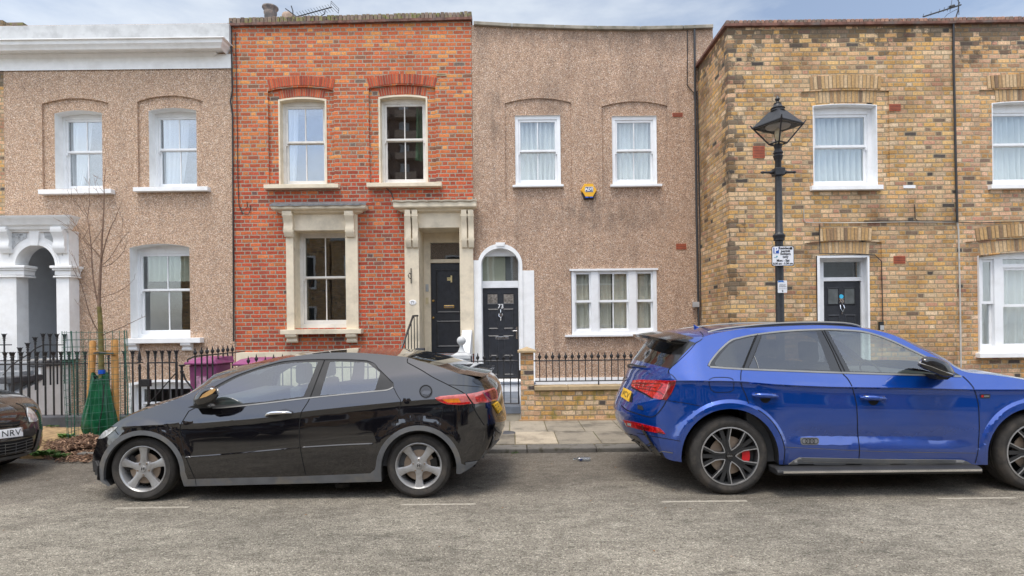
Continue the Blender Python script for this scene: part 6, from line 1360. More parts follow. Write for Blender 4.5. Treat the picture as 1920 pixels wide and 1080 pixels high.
def wheel(root, cx, cz, Y, R, rr, w, style, rot=0, sg=1):
    """near wheel: face at Y looking towards -Y"""
    wl = MB(); wl.lathe([(0, .13), (rr-.02, .13), (rr-.02, w-.01), (0, w-.01)], (cx, Y, cz), 32, 'y'); wl = wl.build('wheel', M['under'], root)
    t = MB(); pr = [(rr-.004, .02), (rr+.006, .004), (rr+.02, .0), (rr+.035, -.004), (rr+.05, -.004), (R-.035, .0), (R-.02, .008), (R-.008, .02), (R-.002, .035), (R, .06)]
    for k in range(4):
        h = .06+(w-.12)*(k+.5)/4; pr += [(R, h-.012), (R-.007, h-.009), (R-.007, h+.003), (R, h+.006)]
    pr += [(R, w-.05), (R-.012, w-.012), (rr, w)]
    t.lathe(pr, (cx, Y, cz), 72, 'y'); n = 60
    for k in range(n):
        a = 2*pi*k/n; ca, sa = cos(a), sin(a); r0, r1 = R-.026, R+.0008; dd = .007
        t.add([(cx+r0*ca-dd*sa, Y+.003, cz+r0*sa+dd*ca), (cx+r0*ca+dd*sa, Y+.003, cz+r0*sa-dd*ca), (cx+r1*ca+dd*sa, Y+.05, cz+r1*sa-dd*ca), (cx+r1*ca-dd*sa, Y+.05, cz+r1*sa+dd*ca)], [(0,1,2,3)])
    t.build('tyre', M['tyre'], wl, smooth=35)
    r = MB(); r.lathe([(rr+.002, .012), (rr, .004), (rr-.007, .002), (rr-.012, .008), (rr-.02, .02), (rr-.028, .1), (rr-.03, .13)], (cx, Y, cz), 64, 'y')
    def pol(rad, a, y): return (cx+rad*cos(a), y, cz+rad*sin(a))
    if style == 'five':
        r.lathe([(0, .02), (.062, .02), (.075, .03), (.08, .06)], (cx, Y, cz), 40, 'y')
        for k in range(5):
            a = rot+k*2*pi/5; st = [(.05, .042, .02), (.09, .028, .018), (.13, .029, .02), (.17, .036, .018), (rr-.012, .046, .012)]
            L1 = []; L2 = []
            for rad, hw, yy in st:
                ox, oz = cx+rad*cos(a), cz+rad*sin(a); L1.append(((ox-hw*sin(a)), Y+yy+.006, oz+hw*cos(a))); L2.append((ox+hw*sin(a), Y+yy+.006, oz-hw*cos(a)))
            mid1 = [(cx+rad*cos(a)-hw*.55*sin(a), Y+yy, cz+rad*sin(a)+hw*.55*cos(a)) for rad, hw, yy in st]; mid2 = [(cx+rad*cos(a)+hw*.55*sin(a), Y+yy, cz+rad*sin(a)-hw*.55*cos(a)) for rad, hw, yy in st]
            d1 = [(p[0], p[1]+.04, p[2]) for p in L1]; d2 = [(p[0], p[1]+.04, p[2]) for p in L2]
            for A, B in ((d1, L1), (L1, mid1), (mid1, mid2), (mid2, L2), (L2, d2)): r.strip(A, B, close=False)
        ro = r.build('rim', M['alloy'], wl, smooth=32)
        nb = MB()
        for k in range(5):
            a = rot+pi/5+k*2*pi/5; nb.lathe([(0, -.004), (.007, -.004), (.0085, .0), (.0085, .012)], pol(.057, a, Y+.018), 10, 'y')
        nb.build('wheel_nuts', M['disc'], wl)
        MB().lathe([(0, .012), (.026, .013), (.029, .018), (.03, .021)], (cx, Y, cz), 24, 'y').build('hub_cap', M['alloy'], wl, smooth=40)
        text('H', 'emblem', (cx, Y+.0115, cz), .036, M['trimm'], wl, bold=.0008, sx=1.25)
    else:
        r.build('rim', M['alloyk'], wl, smooth=40); r2 = MB(); sil = MB()
        r2.lathe([(0, .018), (.06, .018), (.07, .024), (.075, .06)], (cx, Y, cz), 40, 'y')
        sil.lathe([(rr+.003, .001), (rr-.008, -.001), (rr-.009, .006), (rr+.003, .006)], (cx, Y, cz), 72, 'y')
        def strip2(pts, hw, y0, y1, mb, d=.035):
            A = []; B = []
            for i, (u, v) in enumerate(pts):
                u0, v0 = pts[max(0, i-1)]; u1, v1 = pts[min(len(pts)-1, i+1)]; du, dv = u1-u0, v1-v0; l = sqrt(du*du+dv*dv); h_ = hw[i] if isinstance(hw, list) else hw
                A.append((u-dv/l*h_, v+du/l*h_)); B.append((u+dv/l*h_, v-du/l*h_))
            ys = [y0+(y1-y0)*i/(len(pts)-1) for i in range(len(pts))]
            tA = [(cx+u, Y+y, cz+v) for (u, v), y in zip(A, ys)]; tB = [(cx+u, Y+y, cz+v) for (u, v), y in zip(B, ys)]; bA = [(p[0], p[1]+d, p[2]) for p in tA]; bB = [(p[0], p[1]+d, p[2]) for p in tB]
            mb.strip(tA, tB, close=False); mb.strip(tA, bA, close=False); mb.strip(tB, bB, close=False)
        def rotp(pts, a): return [(u*cos(a)-v*sin(a), u*sin(a)+v*cos(a)) for u, v in pts]
        q = rr/.273
        for k in range(5):
            a = rot+k*2*pi/5
            strip2(rotp([(.04*q, 0), (.15*q, 0), (rr-.01, 0)], a+pi), [.02, .017, .019], .016, .012, r2)
            for s_ in (1, -1):
                V = [(.055*q, 0), (.085*q, s_*.024*q), (.133*q, s_*.05*q), (.262*q, s_*.068*q)]; U = [(u, v+s_*.011*q) for u, v in V]
                strip2(rotp(U, a), [.013, .014, .014, .017], .013, .005, r2); strip2(rotp(V, a), .0042, .010, .002, sil, .01)
        r2.build('spokes', M['alloyk'], wl, smooth=30); sil.build('polished_edges', M['alloy'], wl)
        nb = MB()
        for k in range(5): nb.lathe([(0, -.002), (.008, -.002), (.009, .01)], pol(.056, rot+k*2*pi/5+pi/5*0+.0, Y+.012), 8, 'y')
        nb.build('wheel_nuts', M['under'], wl); MB().lathe([(0, .008), (.032, .009), (.035, .014), (.036, .02)], (cx, Y, cz), 24, 'y').build('hub_cap', M['trimk'], wl, smooth=40)
        e = MB()
        for i in range(4):
            xx = cx-.0165+.011*i; e.lathe([(.0072, -.0005), (.0058, -.0005)], (xx, Y+.0075, cz), 16, 'y')
        e.build('emblem', M['alloy'], wl)
    MB().lathe([(.06, .05), (rr*.66, .05), (rr*.66, .06), (.06, .06)], (cx, Y, cz), 40, 'y').build('brake_disc', M['disc'], wl)
    if style != 'five': MB().lathe([(rr*.45, .025), (rr*.72, .025), (rr*.74, .07), (rr*.43, .07)], (cx, Y, cz), 12, 'y', radians(-20), radians(24)).build('brake_caliper', M['calip'], wl)
    else: MB().lathe([(rr*.5, .035), (rr*.78, .035), (rr*.78, .07), (rr*.5, .07)], (cx, Y, cz), 8, 'y', radians(130 if rot > 1.2 else -15), radians(185 if rot > 1.2 else 25)).build('brake_caliper', M['under'], wl)
    return wl
def copywheel(wl, root, dy, cyc):
    """far-side wheel: tyre and hub mirrored"""
    c = wl.copy(); C.objects.link(c); c.parent = root; c.location = (0, dy, 0)
    for ch in wl.children:
        if ch.name.split('.')[0] in ('tyre', 'rim', 'brake_disc'): d = ch.copy(); C.objects.link(d); d.parent = c
    return c
def seat(root, x, y, w, z, lean, mat='seat', d=1):
    # seen from the side: cushion, leaning back and head rest; d = +1 faces +x
    def rb(name, pts, y0, y1):
        mb = MB(); mb.prism([(px_, y0, pz_) for px_, pz_ in pts], (0, y1-y0, 0)); return mb.build(name, M[mat], root, bevel=.035)
    cu = [(x-.02*d, z), (x+.5*d, z+.02), (x+.5*d, z+.14), (x, z+.12)]; rb('seat_cushion', cu, y-w/2, y+w/2)
    b = [(x, z+.05), (x+.14*d, z+.1), (x+(.1-lean)*d, z+.62), (x+(-.02-lean)*d, z+.62)]; rb('seat_back', b, y-w/2, y+w/2)
    h = [(x+(-.03-lean)*d, z+.64), (x+(.08-lean)*d, z+.64), (x+(.07-lean*1.1)*d, z+.84), (x+(-.03-lean*1.1)*d, z+.84)]; rb('head_rest', h, y-.13, y+.13)
# ---------------------------------------------------------------- black hatchback
Y0 = 5.41; root = thing('parked_car', (W(525, 900, Y0)[0], Y0+.88, 0), 'black five-door hatchback parked facing left, grey wheel-arch cladding and chrome handle', 'car', 'cars parked along the kerb')
cre = [(165, 803), (230, 800), (285, 797), (363, 794), (430, 789), (496, 783), (567, 772), (650, 763), (752, 753), (820, 748), (880, 745), (950, 741)]
creW = [W(a, b, Y0) for a, b in cre]; xf, xr_ = W(235, 800, Y0)[0], W(850, 800, Y0)[0]; k_ = 64*Y0/F
P1 = [(-.9, .06), (-.75, .05), (-.6, .03), (-.45, .01), (-.3, .0), (-.12, .01), (-.03, .02), (0, .012), (.22, .105), (.6, .31), (1, .5)]
wcs = [W(266.3, 888, Y0), W(784.7, 878, Y0)]
def S1(x, z):
    u = z-interp(creW, x); v = interp(P1, u)
    if x < xf: v += .22*((xf-x)/.46)**2
    if x > xr_: v += .20*((x-xr_)/(71*Y0/F))**2
    for wx, wz in wcs:
        r = sqrt((x-wx)**2+(z-wz)**2); v -= .022*max(0, min(1, (.50-r)/.08)) if z < .85 else 0
    return v
c1 = Car(root, Y0, 1.76, S1, None)
Eraw = [(203,912,-.05,0),(186,900,-.1,0),(177,878,-.13,0),(174,855,-.14,0),(179,838,-.14,0),(184,822,-.14,0),(192,811,-.14,.0),(206,802,-.13,.03),(224,789,-.08,.05),(250,776,-.04,.055),(276,767,0,.055),(306,757,0,.055),(334,747,0,.055),(362,735,-.1,.06),(400,717,-.2,.06),(440,701,-.16,.05),(480,688,-.12,.04),(520,676,-.08,.03),(545,669.5,-.04,.02),(575,665,0,.015),(615,661.5,0,.015),(657,661,0,.015),(699,663,0,.018),(740,667,0,.02),(766,670.5,.0,.025),(782,675.5,0,.03),(802,681,.01,.035),(820,686.5,.02,.038),(837,692,.03,.04),(852,697.5,.04,.04),(866,702,.05,.04),(884,706.5,.09,.03),(896,712,.11,.0),(904,722,.12,0),(911,737,.13,0),(915,757,.13,0),(918,778,.13,0),(919,800,.15,.0),(917,822,.15,0),(910,845,.12,0),(897,864,.06,0),(884,876,.02,0),(866,887,0,0)]
Es = catmull([(a, b) for a, b, *_ in Eraw], 5)
def offs_for(Es, Eraw):
    # arc-length interpolation of the offsets
    L0 = [0]
    for p, q in zip(Eraw, Eraw[1:]): L0.append(L0[-1]+sqrt((p[0]-q[0])**2+(p[1]-q[1])**2))
    L1 = [0]
    for p, q in zip(Es, Es[1:]): L1.append(L1[-1]+sqrt((p[0]-q[0])**2+(p[1]-q[1])**2))
    sc = L0[-1]/L1[-1]
    return [(interp([(l, e[2]) for l, e in zip(L0, Eraw)], a*sc), interp([(l, e[3]) for l, e in zip(L0, Eraw)], a*sc)) for a in L1]
archR = [(863,889)]+arcpx(785, 878, 71, -8, 186)+[(714,886),(715,903)]
archF = [(345,912),(339,893)]+arcpx(266, 888, 72, 0, 180)+[(194,900),(203,912)]
bottom = lin([(866,887)]+archR[:1], 5, False)[1:-1]+archR+lin([(715,903),(345,912)], 6, False)[1:-1]+archF[:-1]
outline = Es+bottom
dlo = lin([(372,766),(405,723.5),(440,705),(485,688.5),(527,677.5),(560,674),(607,672.5),(650,673),(689,675),(713,693),(738,718),(739,725),(727,732),(640,741),(568,748.5),(499,757),(429,764)], 6)
gf = lin([(386,761),(410,726.5),(443,708.5),(485,693.5),(527,683),(554,680),(596,679),(585,707),(569,743),(499,752.5),(429,759)], 6)
gr_ = lin([(619,678.5),(638,678),(689,680),(713,698.6),(703,732),(650,737.5),(600,741.5)], 6)
clad_o = [(700,875)]+arcpx(785, 878, 80.5, 178, 4)+[(870,874),(905,865),(917,846),(925,838),(925,880),(890,900),(863,892)]
cladF = arcpx(266, 888, 81, 188, 0)+[(352,899),(366,897.5),(560,893),(697,886.5),(708,880),(700,872)]
sillpoly = [(180,925),(180,905),(183,900),(186,893)]+arcpx(266, 888, 81, 184, 2)+[(352,898.5),(366,898),(560,893),(694,887.5),(703,880),(705,872)]+arcpx(785, 878, 80.5, 176, 6)+[(873,872),(905,866),(930,846),(930,925)]
ins = lambda l: [p for p in lin(l, 6) if inside(p, outline)]
cons = [(lin(dlo, 6), True), (gf, True), (gr_, True), (catmull(cre[1:-1], 6), False)]
edge = [p for p in lin(sillpoly[2:-1], 5, False) if inside(p, outline)]
c1.side(outline, cons+[(edge, False)]+[([p for p in arcpx(a, b, r, 172, 8, 50) if inside(p, outline)], False) for a, b in ((266.3, 888), (784.7, 878)) for r in (90, 100)], [(gf, 'gf'), (gr_, 'gr'), (dlo, 'trim'), (sillpoly, 'clad')], 7)
E3 = [c1.pt(*p) for p in Es]; of = offs_for(Es, Eraw)
def key1(i, w):
    a, b = Es[i]
    if 372 < a < 540 and b < 735 and w < .9: return 'ws'
    if 772 < a < 856 and b < 705 and w < .94: return 'rw'
    if 768 < a < 868 and b < 710 and w >= .94: return 'body'
    if b > 868 or (a > 900 and b > 842): return 'clad'
    if 545 < a < 766 and b < 700 and w < .94: return 'roof'
    return 'body'
c1.cap(E3, of, key1, nfn=lambda i: 2.6)
c1.finish({'body': ('body', 'paintk', None), 'roof': ('roof_panel', 'paintk', None), 'trim': ('window_trim', 'trimm', None), 'clad': ('sill_cladding', 'clad', 'grey plastic wheel-arch and sill cladding'), 'gf': ('front_side_window', 'cglass', None), 'gr': ('rear_side_window', 'cglass', None), 'ws': ('windscreen', 'cglass', None), 'rw': ('rear_window', 'pglass', None)}, 21)
c1.arch(archR, 'clad'); c1.arch(archF, 'clad')
for a in ([(354,771),(346,784),(339,797),(338,810),(341,829),(348,856),(357,878),(365,896)], [(609,674),(596,707),(581,746),(572,762),(565.6,772),(563,785),(561.5,800),(561.5,820),(563,840),(568,866),(573,890)], [(738,727),(745,741),(751.5,753),(748,772),(741,797)]): c1.ribbon(a, 1.3)
c1.ribbon([(354,771),(368,764),(374,763)], 1.2); c1.ribbon([(764,680),(790,694),(813,708),(840,721.5),(872,739),(884,757),(893,774),(908,797)], 1.6); c1.ribbon([(764,680),(764,673),(770,668),(782,664)], 1.6)
c1.ribbon([(840,721.5),(870,723),(900,725.5),(915,726)], .9); c1.ribbon([(831,764),(828,780),(823,797)], .9); c1.ribbon([(215,806),(222,815)], 1)
c1.ribbon([(366,897),(368,910)], 1); c1.ribbon([(399,765.5),(429,763.5),(499,756),(568,747.5),(640,740),(705,733.5),(727,731),(737,726)], 2.2, 'trimg', 'window_strip', .004)
c1.ribbon([(400,727),(440,706),(485,690),(527,679),(560,675.5),(607,674.5),(689,677),(713,695),(737,718)], 1.2, 'gap', 'frame_line', .003)
c1.ribbon([(609,675),(596,708),(582,745)], 1.0, 'gap', 'pillar_gap', .003)
c1.ribbon([(348,857.5),(420,852),(500,845),(562,839)], 1.8, 'trimg', 'crease_highlight', .002) if 0 else None
# raised character line low on the doors
for pts in ([(348,857.5),(420,852),(500,845),(560,839.5)], [(565,839),(640,834.5),(699,832)]):
    cc = catmull(pts, 6); a = [c1.cast(x, y-1.6, .001) for x, y in cc]; b = [c1.cast(x, y-.1, .011) for x, y in cc]; d = [c1.cast(x, y+1.4, .001) for x, y in cc]
    MB().strip(a, b, close=False).strip(b, d, close=False).build('door_crease', M['paintk'], root, smooth=20)
# fuel cap, handles, lamps
c1.decal(arcpx(798.5, 734, 13, 0, 350, 24), 'trimk', 'fuel_cap', .004, 4, .006); c1.ribbon(arcpx(798.5, 734, 11, 0, 340, 24), 1.8, 'gap', 'fuel_cap_ring', .006, True); c1.decal([(791,736),(795,733),(806,733),(808,737),(803,741),(793,740)], 'paintk', 'fuel_cap_grip', .01, 4, .006)
hp = [(496.5,781),(506,775.5),(522,769.5),(536,766),(549,771),(551,775),(546,782),(537,787),(515,785)]
hd_ = c1.decal(hp, 'trimk', 'door_handle', .0015, 4)
hb_ = [c1.cast(a, b, .03 if 0 < i < 6 else .008) for i, (a, b) in enumerate([(498,780.5),(504,777.5),(512,775.8),(522,775.2),(532,775),(541,774.8),(547,774.8)])]
mb = MB(); mb.tube(hb_, [.006,.016,.018,.018,.017,.014,.006], 8); mb.v = [Vector((v.x, v.y, v.z)) for v in mb.v]; mb.build('chrome_pull', M['chrome'], hd_, smooth=60)
tl = [(815,746.5),(826,743),(850,741),(872,738.5),(884,757),(862,759.5),(838,758.5),(826,754)]
t1 = c1.decal(tl, 'pinkl', 'tail_light', .006, 4, .01); c1.decal([(817,748.5),(829,748),(838,755),(836,757),(826,753)], 'redl', 'red_lens', .009, 4, parent=t1); c1.decal([(829,748.2),(860,746),(864,754.5),(840,754.8)], 'amber', 'indicator_lens', .009, 4, parent=t1); c1.decal([(836,755.8),(864,755),(880,753),(882,756.8),(862,758.6),(838,757.8)], 'redl', 'red_lens', .009, 4, parent=t1)
t2 = c1.decal([(875,739),(893,736),(917,729.5),(926,727),(931,733),(933,745),(930,751),(912,754.5),(888,757)], 'pinkl', 'tail_light', .006, 4, .01)
c1.decal([(890,744),(905,738),(912,748.5),(911,753),(893,754)], 'redl', 'red_lens', .009, 4, parent=t2); c1.decal([(907,737),(926,729.5),(929,735),(930,747),(919,750)], 'redd', 'red_lens', .009, 4, parent=t2); c1.ribbon([(905,736),(912,747),(918,753)], 1.3, 'clad', 'lamp_divider', .012, parent=t2)
pl_ = c1.decal([(923,758.5),(931.5,752.5),(940,766),(933,775.5)], 'platey', 'number_plate', .014, 3, .012)
c1.decal([(889,708),(901,705),(909,704),(915,716),(917,724),(905,724),(893,721.5),(888,716)], 'cglass', 'lower_rear_window', .004, 4) if 0 else c1.decal([(890,708),(910,704.5),(917,715),(919,723.5),(905,723.5),(893,720),(886,714)], 'trimk', 'lower_rear_window', .004, 4)
c1.decal([(861,712),(868,708.5),(887,706),(892,719),(880,719),(866,717)], 'clear', 'quarter_glass', .004, 4) if 0 else None
c1.ribbon([(872,869.5),(895,865.5),(903,862),(911,853),(919,843),(930,833),(940,822),(946,812)], 5, 'clad', 'bumper_trim', .008)
ex = c1.decal([(901,869),(917,846),(918,851),(915,861),(908,868)], 'gap', 'exhaust', .012, 3); c1.ribbon([(901,869),(918,846)], 1.4, 'brass', 'exhaust_trim', .016, parent=ex)
c1.decal([(925,851),(932,847),(933,849),(927,853.5)], 'redl', 'reflector', .012, 3)
c1.decal([(926,843),(932,838),(941,830),(943,838),(934,846),(927,848)], 'gap', 'diffuser_grille', .01, 3)
mir = [(363,756),(362,752),(367,741),(376,731),(388,725),(398,724),(406,727),(410,733),(410,741),(405,748),(396,754),(380,759.5),(368,760.5)]
puff(root, 'door_mirror', 'paintk', catmull(mir, 4, True), [(Y0-.17, .55, 0), (Y0-.16, .85, 0), (Y0-.12, 1, 0), (Y0-.05, 1.0, -1), (Y0-.0, .9, -2)], 70)
mm_ = MB(); mm_.poly([tuple(P(a, b, Y0-.176)) for a, b in ((374,747),(380,740),(392,732),(402,728),(405,731),(398,738),(386,744))]); mm_.build('mirror_indicator', M['amber'] if 0 else plain('amber_reflection_lens', (.55,.33,.13), .25, coat=1), root)
mm_ = MB(); mm_.tube([tuple(P(a, b, Y0-.13)) for a, b in ((364,757),(372,761),(388,757),(406,748))], .012, 6); mm_.build('mirror_base', M['trimm'], root)
mm_ = MB(); mm_.prism([tuple(P(a, b, Y0-.06)) for a, b in ((362,760),(385,760),(392,763),(372,766),(352,764))], (0, .12, 0)); mm_.build('mirror_arm', M['trimm'], root)
hl = [(185,823),(188,817),(197,808),(209,801.5),(221,800),(215,806),(206,814),(196,821)]
c1.decal(hl, 'clear', 'headlight', .005, 4, .01)
c1.decal([(171,864),(182,864),(186,873),(187,900),(182,898),(175,882)], 'trimm', 'bumper_corner', .014, 4, .012)
# spoiler across the tail glass
def ywc(p, f=.0): return p
sp_ = MB(); zs_ = [c1.cast(866, 702, 0), None]
nb_ = 14; top = []; bt = []; tr_ = []
ip = min(range(len(Es)), key=lambda i: abs(Es[i][0]-869)+abs(Es[i][1]-703)); iq = min(range(len(Es)), key=lambda i: abs(Es[i][0]-893)+abs(Es[i][1]-710.5))
A = c1.rows[ip]; Bq = c1.rows[iq]
for a, b in zip(A, Bq): top.append(a+Vector((-.03, 0, .012))); tr_.append(Vector((b.x+.055, b.y, a.z-.022))); bt.append(Vector((b.x-.01, b.y, b.z+.0)))
sp_.strip(top, tr_, close=False); sp_.strip(tr_, [v+Vector((-.015, 0, -.02)) for v in tr_], close=False); sp_.strip([v+Vector((-.015, 0, -.02)) for v in tr_], bt, close=False)
sp_.build('spoiler', M['paintk'], root, smooth=30)
# floor, interior
f = MB(); xa, xb = W(190, 900, Y0)[0], W(905, 880, Y0)[0]; wf, wr = wcs[0][0], wcs[1][0]; f.box(xa+.15, xb-.1, Y0+.45, Y0+1.3, .2, .42); f.box(wf+.42, wr-.42, Y0+.1, Y0+1.66, .17, .3); f.box(xa+.1, wf+.4, Y0+.45, Y0+1.3, .4, .62); f.box(wr-.3, xb-.08, Y0+.43, Y0+1.33, .4, .74); f.build('floor_pan', M['under'], root)
f = MB(); f.box(wf+.45, wf+.85, Y0+.16, Y0+1.6, .55, .93); f.build('dashboard', M['inter'], root, bevel=.04)
f = MB(); f.box(wf+.45, wr+.1, Y0+.1, Y0+.14, .3, .84); f.build('door_lining', M['inter'], root); MB().box(wf+.45, wr+.1, Y0+1.62, Y0+1.66, .3, .84).build('door_lining', M['inter'], root)
for yy in (Y0+.48, Y0+1.26): seat(root, wf+1.5, yy, .5, .42, -.12, d=-1)
seat(root, wf+2.35, Y0+.5, .5, .46, -.14, d=-1); seat(root, wf+2.35, Y0+1.25, .5, .46, -.14, d=-1)
sw_ = MB(); cxw, czw = wf+1.05, .93
sw_.lathe([(.17, .0), (.185, .012), (.2, 0), (.185, -.012), (.17, 0)], (0, 0, 0), 24, 'x'); rm_ = Matrix.Rotation(radians(25), 3, 'Y'); sw_.v = [rm_ @ v+Vector((cxw, Y0+1.26, czw)) for v in sw_.v]; sw_.build('steering_wheel', M['inter'], root, smooth=60)
Yw = Y0+.045
for (px, py), rt in (((266.3, 887.5), pi/2), ((784.7, 877.5), -pi/2)):
    cx, cz = W(px, py, Yw); R_w = min(.312, cz+.0)
    wl = wheel(root, cx, .308, Yw, .306, .219, .2, 'five', rt); copywheel(wl, root, 1.46, None)
# ---------------------------------------------------------------- blue SUV
Y0 = 5.42; root = thing('parked_car', (W(1650, 900, Y0)[0], Y0+.95, 0), 'metallic blue estate-style SUV parked facing right with black roof rails and running board', 'car', 'cars parked along the kerb')
cre = [(1200,712), (1268,713.5), (1320,713.6), (1389,715), (1459,720.6), (1560,725), (1700,727), (1826,730), (1920,730), (1990,734), (2100,750)]
creW2 = [W(a, b, Y0) for a, b in cre]; xr2, xf2 = W(1330, 780, Y0)[0], W(2000, 780, Y0)[0]
P2a = [(-.95, .07), (-.82, .045), (-.7, .02), (-.58, .0), (-.545, .003), (-.47, .036), (-.45, .03), (-.35, .01), (-.2, .008), (-.05, .024), (-.02, .02), (-.003, .0), (0, 0), (.09, .045), (.5, .24), (.7, .36)]
P2b = [(-.95, .07), (-.82, .045), (-.7, .02), (-.58, .003), (-.545, .002), (-.47, .002), (-.45, .002), (-.35, .003), (-.2, .005), (-.05, .018), (-.02, .016), (-.003, .0), (0, 0), (.09, .045), (.5, .24), (.7, .36)]
wcs2 = [W(1369, 858, Y0), W(1943, 855, Y0)]; xb0, xb1 = W(1470, 830, Y0)[0], W(1840, 840, Y0)[0]
def S2(x, z):
    u = z-interp(creW2, x); t = max(0, min(1, (x-xb0)/.2, (xb1-x)/.35)); v = interp(P2a, u)*t+interp(P2b, u)*(1-t)
    if x < xr2: v += .25*((xr2-x)/(100*Y0/F))**2
    if x > xf2: v += .17*((x-xf2)/(92*Y0/F))**2
    for wx, wz in wcs2:
        r = sqrt((x-wx)**2+(z-wz)**2)
        if z < 1.0: v -= .024*max(0, min(1, (.545-r)/.035))
    return v
c2 = Car(root, Y0, 1.89, S2, None)
Eraw = [(1262,864,-.1,0),(1248,858,-.13,.0),(1239,838,-.2,0),(1233,812,-.25,0),(1231,786,-.27,0),(1235,764,-.25,0),(1243,744,-.23,0),(1254,725,-.23,0),(1259,708,-.21,.01),(1255,696,-.15,.03),(1266,682,-.14,.045),(1282,664,-.15,.06),(1296,650,-.17,.07),(1305,643,-.17,.075),(1318,633,-.1,.06),(1338,626,-.02,.045),(1380,618.5,0,.035),(1417,614.5,0,.03),(1487,611,0,.03),(1540,610,0,.03),(1596,613,.02,.03),(1637,618.5,.08,.03),(1679,630,.16,.04),(1720,651,.22,.05),(1749,665.5,.24,.055),(1777,681,.24,.06),(1806,696,.18,.05),(1835,700.5,.06,.045),(1870,704,0,.05),(1920,712,0,.05),(1980,725,.05,.05),(2040,745,.12,.04),(2080,775,.18,.0),(2095,820,.2,0),(2085,862,.15,0),(2062,880,.05,0)]
Es = catmull([(a, b) for a, b, *_ in Eraw], 5.5)
archF2 = [(2036,872)]+arcpx(1943, 855, 91, -5, 184)+[(1852,866),(1852,871.5)]
archR2 = [(1461,871)]+arcpx(1369, 858, 91.5, -4, 181)+[(1278,866.5)]
bottom = lin([(2062,880),(2036,872)], 6, False)[1:-1]+archF2+lin([(1852,871.5),(1461,871)], 8, False)[1:-1]+archR2
outline = Es+bottom
dlo = lin([(1326,686),(1328,681),(1348,655),(1368.6,637),(1385,632),(1417,625.2),(1473,619),(1540,616),(1581.7,617),(1623,621),(1665,634.4),(1706.7,654),(1737,668),(1770,686),(1800,703.5),(1803,706),(1679,703),(1540,699),(1390,693),(1332,688.5)], 7)
gq = lin([(1340,680),(1352,663),(1367,646.5),(1380,638.5),(1416,630.5),(1404,660),(1392,689.5),(1343,686.5)], 6)
gr2 = lin([(1428,628.5),(1487,622.8),(1530,621.3),(1557,694.5),(1480,692.3),(1404,690),(1413,668)], 6)
gf2 = lin([(1553,621),(1600,622),(1630,626),(1665,638),(1707,657),(1740,673),(1775,691.5),(1790,701.5),(1740,701),(1679,699),(1594,696)], 6)
cons = [(dlo, True), (gq, True), (gr2, True), (gf2, True), (catmull(cre[1:-2], 7), False), ([(p[0], p[1]+3.5) for p in catmull(cre[1:-2], 7)], False), (arcpx(1369, 858, 102.3, 172, 8, 60), False), (arcpx(1943, 855, 102.3, 172, 8, 60), False), (arcpx(1369, 858, 109.2, 172, 8, 60), False), (arcpx(1943, 855, 109.2, 172, 8, 60), False), (arcpx(1369, 858, 95, 172, 8, 60), False), (arcpx(1943, 855, 95, 172, 8, 60), False)]
cons = [([p for p in l if inside(p, outline)], cl) for l, cl in cons]
c2.side(outline, cons, [(gq, 'gq'), (gr2, 'gr'), (gf2, 'gf'), (dlo, 'trim')], 8)
E3 = [c2.pt(*p) for p in Es]; of = offs_for(Es, Eraw)
def key2(i, w):
    a, b = Es[i]
    if 1252 < a < 1303 and 646 < b < 696: return 'rw' if w < .8 else 'pillar'
    if 1640 < a < 1812 and 618 < b < 698 and w < .9: return 'ws'
    if a > 2000 and b > 770 and w < .6 and b < 850: return 'grille'
    if b > 850 and a < 1300: return 'lower'
    return 'body'
c2.cap(E3, of, key2, nfn=lambda i: 2.2 if Es[i][0] < 1305 else 2.8)
c2.finish({'body': ('body', 'paintb', None), 'trim': ('window_trim', 'trimk', None), 'gf': ('front_side_window', 'cglass', None), 'gr': ('rear_side_window', 'pglass', None), 'gq': ('quarter_window', 'pglass', None), 'ws': ('windscreen', 'cglass', None), 'rw': ('rear_window', 'pglass', None), 'pillar': ('rear_pillar_trim', 'trimk', None), 'lower': ('lower_bumper', 'trimm', None), 'grille': ('grille', 'trimm', None)}, 15)
c2.arch(archR2, 'trimm'); c2.arch(archF2, 'trimm')
for a in ([(1418,626),(1404,660),(1391,693),(1389,703),(1389,713),(1390,722),(1394,732),(1398,740),(1404,757)], [(1539.5,617),(1560,657),(1578,697),(1589,710),(1597,724),(1602,742),(1606,762),(1607.5,790),(1608,812),(1611,837),(1611,852),(1609,870)], [(1805,705.5),(1817,717),(1826,729),(1831,745),(1834.5,762),(1836,800),(1834.5,830),(1833,850),(1828,868)]): c2.ribbon(a, 1.5)
c2.ribbon(arcpx(1369, 858, 103.5, 60, 8, 24)+[(1470,862),(1469,870)], 1.4)
c2.ribbon([(1305,643),(1290,660),(1270,679),(1253,695.5),(1262,705),(1268.5,713)], 1.3); c2.ribbon([(1249.5,751),(1243,763),(1236,772),(1229,779),(1220,782),(1203,778),(1190,774),(1175,768.6),(1165,760)], 1.6); c2.ribbon([(1305,643),(1316,636),(1318,628),(1312,622)], 1.3)
c2.ribbon([(1250,751),(1280,755),(1312,761)], 1.0); c2.ribbon([(1194,812),(1230,819),(1276,827)], 1.1, 'trimg' if 0 else 'gap')
c2.ribbon(catmull([(1330,712),(1336,708.5),(1350,707.5),(1368,708.5),(1375,713),(1376,722),(1374,732),(1368,735),(1350,735.5),(1340,735),(1333,730),(1330,720)], 5, True), 1.1, close=True, curve=False)
c2.ribbon([(1331,688),(1390,692),(1480,695.5),(1560,698.5),(1680,702),(1760,704.5),(1802,706)], 3.2, 'trimg', 'window_strip', .005)
c2.ribbon([(1329,686),(1332,678),(1349,657),(1369,639.5),(1385,634),(1417,627.5),(1473,621),(1540,618),(1581.7,619),(1623,623),(1665,636.4),(1706.7,655.5),(1740,671.5)], 3.0, 'trimg', 'window_strip', .005)
